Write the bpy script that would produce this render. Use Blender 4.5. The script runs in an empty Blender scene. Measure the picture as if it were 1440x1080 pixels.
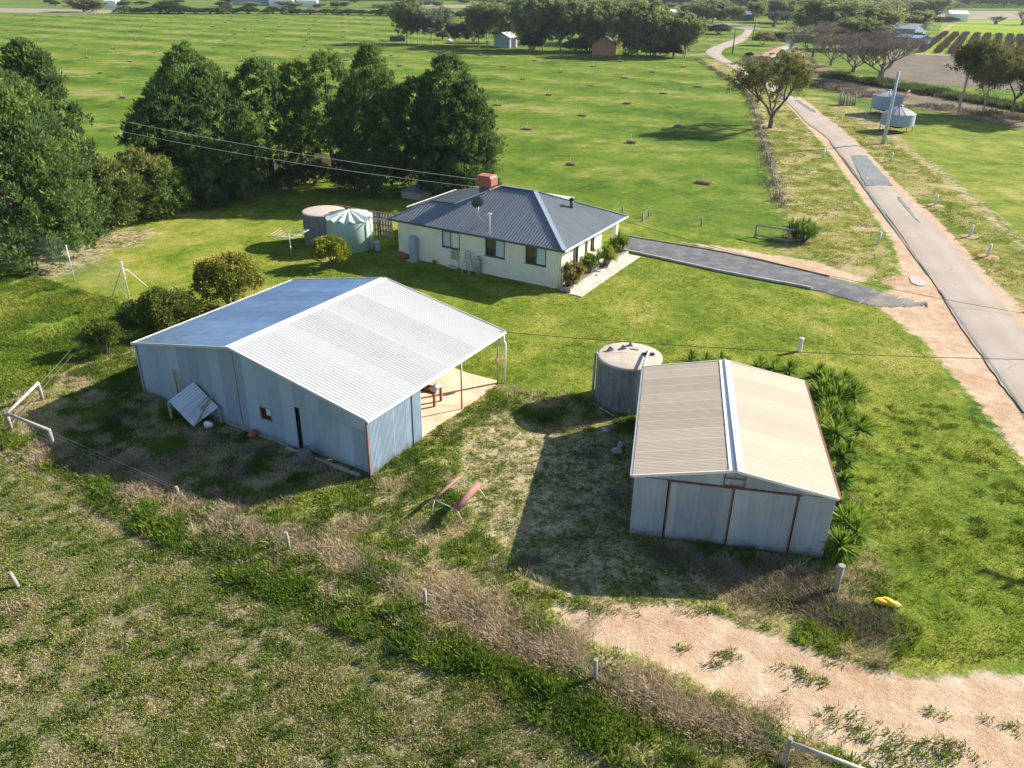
import bpy, math, random
import numpy as np
from mathutils import Vector, Matrix
random.seed(7); RNG = np.random.default_rng(7)
sc = bpy.context.scene
COL = sc.collection
PI = math.pi

# ------------------------------------------------------------ camera, sky, sun, exposure
H = 18.0
FPX, PITCH, ROLL = 1130.26, 0.4694014, 0.0146937          # focal length in photo pixels (1440 wide)
CF = np.array([0, math.cos(PITCH), -math.sin(PITCH)])
_U = np.array([0, math.sin(PITCH), math.cos(PITCH)]); _R = np.array([1.0, 0, 0])
CR = _R*math.cos(ROLL) + _U*math.sin(ROLL)
CU = -_R*math.sin(ROLL) + _U*math.cos(ROLL)
cam = bpy.data.cameras.new("camera"); camo = bpy.data.objects.new("camera", cam); COL.objects.link(camo)
M = Matrix.Identity(4)
for i in range(3):
    M[i][0] = CR[i]; M[i][1] = CU[i]; M[i][2] = -CF[i]
M[2][3] = H
camo.matrix_world = M
cam.sensor_width = 36; cam.lens = FPX/1440*36; cam.clip_start = 0.5; cam.clip_end = 20000
sc.camera = camo

SUN_AZ, SUN_EL = math.radians(25.55), math.radians(28.15)
SUN_DIR = Vector((math.cos(SUN_AZ)*math.cos(SUN_EL), math.sin(SUN_AZ)*math.cos(SUN_EL), math.sin(SUN_EL)))
w = bpy.data.worlds.new("World"); sc.world = w; w.use_nodes = True
nt = w.node_tree; nt.nodes.clear()
sky = nt.nodes.new("ShaderNodeTexSky"); sky.sky_type = 'NISHITA'; sky.sun_disc = False
sky.sun_elevation = SUN_EL; sky.sun_rotation = PI/2 - SUN_AZ
sky.air_density = 1.0; sky.dust_density = 0.6; sky.ozone_density = 2.0; sky.altitude = 100
bg = nt.nodes.new("ShaderNodeBackground"); bg.inputs[1].default_value = 0.075
wo = nt.nodes.new("ShaderNodeOutputWorld")
nt.links.new(sky.outputs[0], bg.inputs[0]); nt.links.new(bg.outputs[0], wo.inputs[0])
sl = bpy.data.lights.new("sun", 'SUN'); sl.energy = 4.7; sl.angle = math.radians(0.5); sl.color = (1.0, 0.925, 0.80)
so = bpy.data.objects.new("sun", sl); COL.objects.link(so)
so.rotation_euler = SUN_DIR.to_track_quat('Z', 'Y').to_euler(); so.location = (60, 40, 60)
sc.view_settings.view_transform = 'Standard'; sc.view_settings.look = 'None'
sc.view_settings.exposure = 1.35; sc.view_settings.gamma = 1

# ------------------------------------------------------------ measuring: a photo pixel to a point of the place
def g(u, v, z=0.0):
    d = CF + CR*(u-720)/FPX - CU*(v-540)/FPX
    t = (H-z)/-d[2]
    return np.array([d[0]*t, d[1]*t])
def hgt(ub, vb, vt):
    x, y = g(ub, vb); k = (540-vt)/FPX
    return float(H + (k*(x*CF[0]+y*CF[1]) - (x*CU[0]+y*CU[1]))/(CU[2]-k*CF[2]))
def G(l, z=0.0): return np.array([g(a, b, z) for a, b in l])
class Frame:
    def __init__(s, x, y, a):
        s.x, s.y, s.a = x, y, a
        s.o = np.array([x, y, 0.]); s.e = np.array([math.cos(a), math.sin(a), 0]); s.n = np.array([-math.sin(a), math.cos(a), 0])
    def hit(s, px, py, P0, N):
        d = CF + CR*(px-720)/FPX - CU*(py-540)/FPX
        Nw = s.e*N[0] + s.n*N[1] + np.array([0, 0, N[2]])
        P = s.o + s.e*P0[0] + s.n*P0[1] + np.array([0, 0, P0[2]]); C = np.array([0, 0, H])
        q = C + d*(((P-C)@Nw)/(d@Nw)) - s.o
        return (float(q@s.e), float(q@s.n), float(q[2]))
    def gl(s, u, v, z=0): return s.hit(u, v, (0, 0, z), (0, 0, 1))

# ------------------------------------------------------------ object helpers
def tag(o, label=None, cat=None, group=None, kind=None):
    if label: o['label'] = label
    if cat: o['category'] = cat
    if group: o['group'] = group
    if kind: o['kind'] = kind
    return o
def thing(name, loc=(0, 0, 0), rz=0.0, label=None, cat=None, group=None):
    o = bpy.data.objects.new(name, None); COL.objects.link(o)
    o.location = loc; o.rotation_euler = (0, 0, rz); o.empty_display_size = 0.3
    return tag(o, label, cat, group)
def copy_tree(o, parent=None):
    c = o.copy(); COL.objects.link(c); c.parent = parent
    for ch in list(o.children): copy_tree(ch, c)
    return c
def link_mesh(name, me, mat, parent=None):
    o = bpy.data.objects.new(name, me); COL.objects.link(o)
    if mat is not None:
        for m_ in (mat if isinstance(mat, (list, tuple)) else [mat]): me.materials.append(m_)
    if parent: o.parent = parent
    return o
def np_mesh(name, V, Fc, mat=None, parent=None, smooth=False, tint=None, cols=None, mi=None):
    """V (n,3); Fc (m,k) equal-size faces"""
    V = np.ascontiguousarray(V, dtype=np.float32); Fc = np.ascontiguousarray(Fc, dtype=np.int32)
    me = bpy.data.meshes.new(name); m, k = Fc.shape
    me.vertices.add(len(V)); me.vertices.foreach_set("co", V.ravel())
    me.loops.add(m*k); me.loops.foreach_set("vertex_index", Fc.ravel())
    me.polygons.add(m); me.polygons.foreach_set("loop_start", np.arange(0, m*k, k, dtype=np.int32))
    me.polygons.foreach_set("loop_total", np.full(m, k, dtype=np.int32))
    me.update(calc_edges=True)
    if smooth: me.polygons.foreach_set("use_smooth", np.ones(m, dtype=bool))
    if mi is not None: me.polygons.foreach_set("material_index", np.asarray(mi, dtype=np.int32))
    if tint is not None:
        a = me.attributes.new("tint", 'FLOAT', 'POINT'); a.data.foreach_set("value", np.asarray(tint, dtype=np.float32))
    if cols:
        for nm, arr in cols.items():
            a = me.attributes.new(nm, 'FLOAT_COLOR', 'POINT'); a.data.foreach_set("color", np.asarray(arr, dtype=np.float32).ravel())
    return link_mesh(name, me, mat, parent)
def rotm(rx=0, ry=0, rz=0):
    return Matrix.Rotation(rz, 3, 'Z') @ Matrix.Rotation(ry, 3, 'Y') @ Matrix.Rotation(rx, 3, 'X')
class MB:
    def __init__(s): s.v = []; s.f = []; s.t = []; s.sm = []
    def add(s, vs, fs, tint=0.5, smooth=False):
        b = len(s.v); s.v += [tuple(v) for v in vs]; s.t += [tint]*len(vs)
        s.f += [tuple(b+i for i in f) for f in fs]; s.sm += [smooth]*len(fs); return s
    def box(s, x0, x1, y0, y1, z0, z1, tint=0.5, bev=0.0):
        return s.obox(((x0+x1)/2, (y0+y1)/2, (z0+z1)/2), (abs(x1-x0), abs(y1-y0), abs(z1-z0)), None, tint, bev)
    def obox(s, c, d, R=None, tint=0.5, bev=0.0):
        hx, hy, hz = d[0]/2, d[1]/2, d[2]/2; b = min(bev, hx*.9, hy*.9, hz*.9)
        if b <= 0:
            P = [Vector((sx*hx, sy*hy, sz*hz)) for sz in (-1, 1) for sy in (-1, 1) for sx in (-1, 1)]
            Fs = [(0, 2, 3, 1), (4, 5, 7, 6), (0, 1, 5, 4), (2, 6, 7, 3), (0, 4, 6, 2), (1, 3, 7, 5)]
        else:
            P = []; idx = {}
            for sz in (-1, 1):
                for sy in (-1, 1):
                    for sx in (-1, 1):
                        for ax in range(3):
                            q = [sx*(hx-b), sy*(hy-b), sz*(hz-b)]
                            q[ax] = (sx*hx, sy*hy, sz*hz)[ax]
                            idx[(sx, sy, sz, ax)] = len(P); P.append(Vector(q))
            Fs = []
            for ax in range(3):
                for sg in (-1, 1):
                    a1, a2 = (ax+1) % 3, (ax+2) % 3; loop = []
                    for (p, q) in ((-1, -1), (1, -1), (1, 1), (-1, 1)):
                        k = [0, 0, 0]; k[ax] = sg; k[a1] = p; k[a2] = q; loop.append(idx[(k[0], k[1], k[2], ax)])
                    Fs.append(tuple(loop if sg > 0 else loop[::-1]))
            for ax in range(3):
                a1, a2 = (ax+1) % 3, (ax+2) % 3
                for p in (-1, 1):
                    for q in (-1, 1):
                        k0 = [0, 0, 0]; k0[a1] = p; k0[a2] = q; A_ = k0[:]; A_[ax] = -1; B_ = k0[:]; B_[ax] = 1
                        Fs.append((idx[(*A_, a1)], idx[(*B_, a1)], idx[(*B_, a2)], idx[(*A_, a2)]))
            for sx in (-1, 1):
                for sy in (-1, 1):
                    for sz in (-1, 1): Fs.append(tuple(idx[(sx, sy, sz, ax)] for ax in range(3)))
        c = Vector(c)
        vs = [c + (R @ p if R is not None else p) for p in P]
        return s.add(vs, Fs, tint)
    def tube(s, pts, rad, n=6, tint=0.5, cap=True, smooth=True):
        pts = [Vector(p) for p in pts]; rad = rad if isinstance(rad, (list, tuple)) else [rad]*len(pts)
        vs = []; fs = []
        up = None
        for i, p in enumerate(pts):
            d = (pts[min(i+1, len(pts)-1)] - pts[max(i-1, 0)])
            if d.length < 1e-9: d = Vector((0, 0, 1))
            d.normalize()
            if up is None:
                up = Vector((0, 0, 1)) if abs(d.z) < .9 else Vector((1, 0, 0))
            a = d.cross(up)
            if a.length < 1e-6: a = d.cross(Vector((0.3, 1, 0)))
            a.normalize(); b = a.cross(d).normalized(); up = b
            for k in range(n):
                t = 2*PI*k/n; vs.append(p + (a*math.cos(t) + b*math.sin(t))*rad[i])
        for i in range(len(pts)-1):
            for k in range(n):
                k2 = (k+1) % n; fs.append((i*n+k, i*n+k2, (i+1)*n+k2, (i+1)*n+k))
        b0 = len(s.v); s.add(vs, fs, tint, smooth)
        if cap:
            s.f.append(tuple(b0+k for k in range(n))[::-1]); s.f.append(tuple(b0+(len(pts)-1)*n+k for k in range(n))); s.sm += [False, False]
        return s
    def cyl(s, x, y, z0, z1, r0, r1=None, n=16, tint=0.5, smooth=True): return s.tube([(x, y, z0), (x, y, z1)], [r0, r0 if r1 is None else r1], n, tint, True, smooth)
    def lathe(s, prof, c=(0, 0, 0), n=32, tint=0.5, smooth=True):
        vs = []; fs = []
        for (r, z) in prof:
            for k in range(n):
                t = 2*PI*k/n; vs.append((c[0]+r*math.cos(t), c[1]+r*math.sin(t), c[2]+z))
        for i in range(len(prof)-1):
            for k in range(n):
                k2 = (k+1) % n; fs.append((i*n+k, i*n+k2, (i+1)*n+k2, (i+1)*n+k))
        return s.add(vs, fs, tint, smooth)
    def poly(s, P, tint=0.5): return s.add(P, [tuple(range(len(P)))], tint)
    def slab(s, P, t, tint=0.5):
        """polygon P (3d list) thickened downwards by t"""
        n = len(P); Q = [(p[0], p[1], p[2]-t) for p in P]
        return s.add(list(P)+Q, [tuple(range(n)), tuple(range(2*n-1, n-1, -1))]+[(i, i+n, (i+1) % n+n, (i+1) % n) for i in range(n)], tint)
    def build(s, name, mat, parent=None, loc=None):
        me = bpy.data.meshes.new(name); me.from_pydata([tuple(v) for v in s.v], [], s.f)
        me.polygons.foreach_set("use_smooth", s.sm)
        a = me.attributes.new("tint", 'FLOAT', 'POINT'); a.data.foreach_set("value", s.t)
        me.update()
        o = link_mesh(name, me, mat, parent)
        if loc: o.location = loc
        return o
def corr(name, mat, parent, quad, pitch=0.076, amp=0.009, across='u', nseg=1, sub=8, sheet=0.76, rib=False, clip=None, thick=True, jit=0.0):
    """corrugated sheeting. quad(s, t) -> (point, normal): s metres across the ribs, t 0..1 along them. quad = (f, length)."""
    f, L = quad
    n = max(2, int(round(L/pitch*sub))); vs = []; ti = []
    rnd = random.Random(int(L*1000)+n)
    jt = [rnd.random() for _ in range(200)]
    for i in range(n+1):
        s_ = L*i/n; ph = s_/pitch
        if rib: q = (ph % 1.0); h = amp*(1 if q < .12 else 0)
        else: h = amp*math.sin(2*PI*ph)
        k = int(s_/sheet); h += 0.004*((s_/sheet) % 1.0)
        for j in range(nseg+1):
            p, nn = f(s_, j/nseg)
            vs.append((p[0]+nn[0]*h, p[1]+nn[1]*h, p[2]+nn[2]*h)); ti.append(jt[k % 200])
    m = nseg+1; I = np.arange(n)[:, None]*m + np.arange(nseg)[None, :]
    I = I.ravel(); Fc = np.stack([I, I+1, I+1+m, I+m], 1)
    return np_mesh(name, np.array(vs), Fc, mat, parent, smooth=not rib, tint=ti)

# ------------------------------------------------------------ materials
def mat_new(name):
    m = bpy.data.materials.new(name); m.use_nodes = True; nt = m.node_tree; nt.nodes.clear()
    out = nt.nodes.new("ShaderNodeOutputMaterial"); b = nt.nodes.new("ShaderNodeBsdfPrincipled")
    nt.links.new(b.outputs[0], out.inputs[0]); return m, nt, b, out
def N(nt, t, **k):
    n = nt.nodes.new(t)
    for a, v in k.items():
        if a.startswith('i_'):
            key = a[2:]; key = int(key) if key.isdigit() else key.replace('_', ' ')
            n.inputs[key].default_value = v
        else: setattr(n, a, v)
    return n
def ramp(nt, fac, stops, interp='LINEAR'):
    r = nt.nodes.new("ShaderNodeValToRGB"); r.color_ramp.interpolation = interp
    e = r.color_ramp.elements
    while len(e) < len(stops): e.new(0.5)
    for i, (p, c) in enumerate(stops):
        e[i].position = p; e[i].color = (c[0], c[1], c[2], 1) if hasattr(c, '__len__') else (c, c, c, 1)
    nt.links.new(fac, r.inputs[0]); return r.outputs[0]
def mix(nt, fac, a, b, mode='MIX'):
    m = nt.nodes.new("ShaderNodeMix"); m.data_type = 'RGBA'; m.blend_type = mode
    for s_, v in ((m.inputs[0], fac), (m.inputs[6], a), (m.inputs[7], b)):
        if isinstance(v, (int, float)): s_.default_value = v
        elif isinstance(v, tuple): s_.default_value = (v[0], v[1], v[2], 1)
        else: nt.links.new(v, s_)
    return m.outputs[2]
def math_(nt, op, a, b=None, c=None, clamp=False):
    m = nt.nodes.new("ShaderNodeMath"); m.operation = op; m.use_clamp = clamp
    for i, v in enumerate((a, b, c)):
        if v is None: continue
        if isinstance(v, (int, float)): m.inputs[i].default_value = v
        else: nt.links.new(v, m.inputs[i])
    return m.outputs[0]
def noise(nt, scale, detail=4, rough=0.55, vec=None, dist=0.0, col=False):
    n = nt.nodes.new("ShaderNodeTexNoise"); n.inputs['Scale'].default_value = scale; n.inputs['Detail'].default_value = detail
    n.inputs['Roughness'].default_value = rough; n.inputs['Distortion'].default_value = dist
    if vec is not None: nt.links.new(vec, n.inputs['Vector'])
    return n.outputs[1 if col else 0]
def coords(nt, kind='Object', scale=None, rot=None):
    t = nt.nodes.new("ShaderNodeTexCoord").outputs[kind]
    if scale or rot:
        m = nt.nodes.new("ShaderNodeMapping"); nt.links.new(t, m.inputs[0])
        if scale: m.inputs['Scale'].default_value = scale
        if rot: m.inputs['Rotation'].default_value = rot
        t = m.outputs[0]
    return t
def bump(nt, b, h, strength=0.3, dist=0.02):
    n = nt.nodes.new("ShaderNodeBump"); n.inputs['Strength'].default_value = strength; n.inputs['Distance'].default_value = dist
    nt.links.new(h, n.inputs['Height']); nt.links.new(n.outputs[0], b.inputs['Normal'])
def attr(nt, name, out=2):
    a = nt.nodes.new("ShaderNodeAttribute"); a.attribute_name = name; return a.outputs[out]
def simple(name, c, rough=0.7, metal=0.0, var=0.15, scale=3.0, c2=None, bstr=0.15, vec_scale=None):
    m, nt, b, o = mat_new(name)
    v = coords(nt, 'Object', vec_scale)
    n1 = noise(nt, scale, 6, 0.65, v); n2 = noise(nt, scale*9, 3, 0.6, v)
    f = math_(nt, 'ADD', math_(nt, 'MULTIPLY', n1, .65), math_(nt, 'MULTIPLY', n2, .35))
    d = c2 if c2 else tuple(x*(1-var*1.6) for x in c); u = tuple(min(1, x*(1+var)) for x in c)
    nt.links.new(ramp(nt, f, [(0.32, d), (0.52, c), (0.7, u)]), b.inputs['Base Color'])
    b.inputs['Roughness'].default_value = rough; b.inputs['Metallic'].default_value = metal
    if bstr: bump(nt, b, n2, bstr, 0.01)
    return m
def metal_sheet(name, c, c2, rough=0.4, metal=0.6, rust=0.0, streak=(0.35, 5, 5), rustc=(0.16, 0.06, 0.03), tintamt=0.18, rr=(0.8, 1.3), dirt=0.0):
    """weathered sheet metal: per-sheet tint, long streaks, blotches, optional rust"""
    m, nt, b, o = mat_new(name)
    v = coords(nt, 'Object'); vs = coords(nt, 'Object', streak)
    n1 = noise(nt, 1.3, 6, 0.65, v); n2 = noise(nt, 4.0, 5, 0.7, vs); t = attr(nt, 'tint')
    f = math_(nt, 'ADD', math_(nt, 'MULTIPLY', n1, .5), math_(nt, 'MULTIPLY', n2, .5))
    base = mix(nt, math_(nt, 'MULTIPLY_ADD', f, 2.6, -0.8, clamp=True), c2, c)
    tv = math_(nt, 'MULTIPLY_ADD', t, tintamt, 1-tintamt*.6)
    cb = nt.nodes.new("ShaderNodeCombineColor")
    for i in range(3): nt.links.new(tv, cb.inputs[i])
    base = mix(nt, 1.0, base, cb.outputs[0], 'MULTIPLY')
    if rust > 0:
        rn = noise(nt, 2.2, 8, 0.75, vs, 0.6)
        rm = ramp(nt, rn, [(0.66-rust*.25, 0.0), (0.78-rust*.25, 1.0)])
        base = mix(nt, rm, base, rustc)
        nt.links.new(math_(nt, 'SUBTRACT', metal, math_(nt, 'MULTIPLY', rm, metal)), b.inputs['Metallic'])
    else: b.inputs['Metallic'].default_value = metal
    if dirt > 0:   # mud splashed up from the ground, and brown runs
        sp = nt.nodes.new("ShaderNodeSeparateXYZ"); nt.links.new(v, sp.inputs[0])
        dn = noise(nt, 3.0, 5, .7, v); dz = math_(nt, 'SUBTRACT', math_(nt, 'MULTIPLY', dn, 1.1), sp.outputs[2])
        dm = math_(nt, 'MULTIPLY', math_(nt, 'MULTIPLY_ADD', dz, 2.2, -.35, clamp=True), dirt)
        base = mix(nt, dm, base, (.17, .12, .08))
    nt.links.new(base, b.inputs['Base Color'])
    nt.links.new(math_(nt, 'MULTIPLY', ramp(nt, n1, [(0.3, rr[0]), (0.7, rr[1])]), rough), b.inputs['Roughness'])
    bump(nt, b, n2, 0.12, 0.01)
    return m
def foliage(name, stops, trans=0.28, rough=0.75, big=0.22, bigc=None, hue=0.5):
    """leaves: colour from the 'tint' attribute plus slow variation through the crown; some light passes through"""
    m, nt, b, out = mat_new(name); t = attr(nt, 'tint'); v = coords(nt, 'Object')
    n1 = noise(nt, big, 3, 0.5, v); f = math_(nt, 'ADD', math_(nt, 'MULTIPLY', t, 1-hue*.5), math_(nt, 'MULTIPLY_ADD', n1, hue, -hue*.25))
    oi = nt.nodes.new("ShaderNodeObjectInfo").outputs['Random']
    f = math_(nt, 'ADD', f, math_(nt, 'MULTIPLY_ADD', oi, .26, -.13))
    c = ramp(nt, f, stops); nt.links.new(c, b.inputs['Base Color']); b.inputs['Roughness'].default_value = rough
    b.inputs['Specular IOR Level'].default_value = 0.15
    tr = nt.nodes.new("ShaderNodeBsdfTranslucent"); nt.links.new(mix(nt, 0.35, c, (0.25, 0.33, 0.03)), tr.inputs[0])
    mx = nt.nodes.new("ShaderNodeMixShader"); mx.inputs[0].default_value = trans
    nt.links.new(b.outputs[0], mx.inputs[1]); nt.links.new(tr.outputs[0], mx.inputs[2]); nt.links.new(mx.outputs[0], out.inputs[0])
    return m
# ------------------------------------------------------------ ground zones (polygons on the ground, measured from the photo)
def sdf(P, poly):
    """signed distance (+ inside) of points P (n,2) to polygon (k,2)"""
    d = np.full(len(P), 1e9); inside = np.zeros(len(P), bool); k = len(poly)
    for i in range(k):
        a = poly[i]; b = poly[(i+1) % k]; e = b-a; w_ = P-a
        t = np.clip((w_@e)/(e@e+1e-12), 0, 1); q = w_-t[:, None]*e; d = np.minimum(d, (q*q).sum(1))
        c = ((a[1] > P[:, 1]) != (b[1] > P[:, 1])) & (P[:, 0] < (b[0]-a[0])*(P[:, 1]-a[1])/(b[1]-a[1]+1e-12)+a[0])
        inside ^= c
    d = np.sqrt(d); return np.where(inside, d, -d)
Z = {
 'lawn': [(38,388),(60,358),(130,325),(200,303),(262,287),(330,262),(440,244),(560,255),(640,262),(720,300),(880,300),(905,316),(1060,340),(1105,352),(1100,358),(990,344),(880,338),(880,350),(1008,381),(1135,405),(1214,421),(1240,434),(1290,480),(1340,540),(1385,600),(1440,645),(1700,800),(1700,960),(1440,930),(1390,925),(1335,945),(1255,935),(1190,905),(1130,915),(1085,900),(1060,860),(1150,800),(1190,720),(1120,540),(890,600),(832,560),(730,556),(700,545),(640,560),(430,500),(300,450),(192,470),(176,425),(100,402)],
 'crop': [(-400,640),(-50,628),(0,640),(60,652),(130,682),(240,742),(330,792),(430,842),(560,884),(660,932),(760,990),(850,1040),(920,1100),(1000,1300),(-600,1300)],
 'weeds': [(-100,590),(0,570),(60,540),(120,498),(190,452),(240,400),(300,440),(520,560),(596,612),(640,570),(700,545),(800,556),(890,590),(930,752),(1160,790),(1175,700),(1200,700),(1222,760),(1240,800),(1245,850),(1290,885),(1240,935),(1150,915),(1095,905),(1020,862),(985,850),(850,846),(795,835),(780,860),(830,890),(960,940),(1040,985),(1150,1040),(1230,1090),(1300,1300),(1000,1300),(920,1100),(850,1040),(760,990),(660,932),(560,884),(430,842),(330,792),(240,742),(130,682),(60,652),(0,640),(-50,628),(-200,620)],
 'sparse': [(655,600),(715,575),(755,600),(800,610),(890,610),(900,770),(960,800),(1000,852),(930,850),(850,848),(790,838),(740,800),(690,760),(640,690)],
 'dirt': [(778,852),(795,842),(850,846),(985,852),(1055,882),(1110,903),(1160,920),(1200,928),(1245,948),(1330,952),(1390,945),(1440,952),(1600,965),(1700,1300),(1400,1200),(1290,1110),(1200,1065),(1100,1018),(1010,970),(900,922),(810,892)],
 'shoulder': [(1100,140),(1156,200),(1212,278),(1256,340),(1270,385),(1200,397),(1150,384),(1016,352),(960,340),(1010,345),(1150,368),(1258,402),(1225,424),(1245,440),(1300,478),(1330,515),(1380,570),(1440,650),(1600,800),(1700,800),(1560,700),(1440,585),(1398,519),(1325,410),(1312,387),(1250,301),(1172,200),(1110,142)],
 'shoulder2': [(1118,137),(1177,183),(1200,205),(1250,258),(1316,320),(1382,398),(1440,465),(1600,640),(1640,640),(1440,430),(1398,394),(1330,318),(1262,256),(1211,203),(1188,183),(1128,137)],
 'bare': [(38,392),(45,352),(110,336),(185,318),(225,325),(200,345),(160,352),(130,372),(80,392)],
 'slab': [(575,560),(630,516),(662,526),(702,537),(690,545),(640,585),(596,604)],
 'lush': [(-300,370),(0,385),(40,390),(100,408),(172,432),(180,452),(130,490),(62,540),(0,566),(-100,585),(-500,640)],
 'verge': [(1108,300),(1096,292),(1085,245),(1072,190),(1060,140),(1000,92),(985,80),(1010,84),(1100,140),(1150,200),(1202,278),(1250,345),(1258,402),(1150,368),(1100,352),(1062,340),(1105,345)],
 'verge2': [(1126,137),(1150,135),(1200,150),(1230,160),(1290,215),(1370,280),(1440,345),(1700,560),(1700,700),(1440,440),(1398,398),(1330,320),(1262,258),(1211,205)],
 'track': [(1180,152),(1215,158),(1250,170),(1275,205),(1330,240),(1382,282),(1440,335),(1500,380),(1500,395),(1430,345),(1372,296),(1320,248),(1262,205),(1240,190),(1215,178)],
 'rfield': [(1258,170),(1290,163),(1440,177),(1700,206),(1900,620),(1700,540),(1440,340),(1382,286),(1300,222),(1266,196)],
 'bare2': [(1050,140),(1062,185),(1072,225),(1084,265),(1090,298),(1108,300),(1120,280),(1108,245),(1096,215),(1084,180),(1072,150),(1062,130)],
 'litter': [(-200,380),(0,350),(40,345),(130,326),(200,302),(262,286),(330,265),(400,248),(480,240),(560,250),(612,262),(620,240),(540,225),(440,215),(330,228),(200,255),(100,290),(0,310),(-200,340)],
 'edge': [(130,676),(240,735),(330,782),(430,832),(560,870),(660,915),(760,965),(850,1010),(930,1050),(1010,1100),(930,1110),(850,1052),(760,1005),(660,950),(560,903),(430,860),(330,812),(240,762),(130,700)],
}
ZP = {k: G(v) for k, v in Z.items()}
def zmask(P, name, soft): return np.clip(0.5 + sdf(P, ZP[name])/(2*soft), 0, 1)
def axis(lo, hi, step, far, gr):
    a = list(np.arange(lo, hi, step)); s = step; x = a[-1]
    while x < far: s *= gr; x += s; a.append(x)
    s = step; x = lo; b = []
    while x > -far: s *= gr; x -= s; b.append(x)
    return np.array(b[::-1]+a)
xs = axis(-32, 44, 0.22, 7000, 1.09); ys = axis(12, 74, 0.22, 7000, 1.06)
X, Y = np.meshgrid(xs, ys); PG = np.stack([X.ravel(), Y.ravel()], 1)
za = np.stack([np.maximum(zmask(PG, 'lawn', .5), zmask(PG, 'rfield', .8)), zmask(PG, 'crop', .5), zmask(PG, 'weeds', .8),
     np.maximum.reduce([zmask(PG, 'dirt', .5), zmask(PG, 'shoulder', .6), zmask(PG, 'shoulder2', .4)])], 1)
zb = np.stack([np.maximum(zmask(PG, 'lush', .8), zmask(PG, 'edge', .6)), np.maximum(zmask(PG, 'verge', .8), zmask(PG, 'verge2', .8)),
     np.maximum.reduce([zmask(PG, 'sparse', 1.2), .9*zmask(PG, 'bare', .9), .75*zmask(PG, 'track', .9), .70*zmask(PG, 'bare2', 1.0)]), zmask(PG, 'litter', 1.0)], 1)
# gentle lumps in the rough ground only (kept below the structures' feet)
def vnoise(P, s, seed=0):
    r = np.random.default_rng(seed); T = r.random((256, 256)); q = P/s; i = np.floor(q).astype(int); f_ = q-i; f_ = f_*f_*(3-2*f_)
    a = T[i[:, 0] % 256, i[:, 1] % 256]; b = T[(i[:, 0]+1) % 256, i[:, 1] % 256]; c = T[i[:, 0] % 256, (i[:, 1]+1) % 256]; d = T[(i[:, 0]+1) % 256, (i[:, 1]+1) % 256]
    return (a*(1-f_[:, 0])+b*f_[:, 0])*(1-f_[:, 1]) + (c*(1-f_[:, 0])+d*f_[:, 0])*f_[:, 1]
lump = (vnoise(PG, 0.9, 1)-.5)*.5 + (vnoise(PG, 0.45, 2)-.5)*.35 + (vnoise(PG, 2.6, 3)-.5)
amp = .10*za[:, 2]*(1-zb[:, 2]) + .05*za[:, 1] + .06*zb[:, 0] + .015*za[:, 0] + .02*zb[:, 1]
amp *= (PG[:, 1] < 110)
zz = lump*amp - .02
V = np.stack([PG[:, 0], PG[:, 1], zz], 1)
nx, ny = len(xs), len(ys)
I = (np.arange(ny-1)[:, None]*nx + np.arange(nx-1)[None, :]).ravel()
Fg = np.stack([I, I+1, I+1+nx, I+nx], 1)

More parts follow.
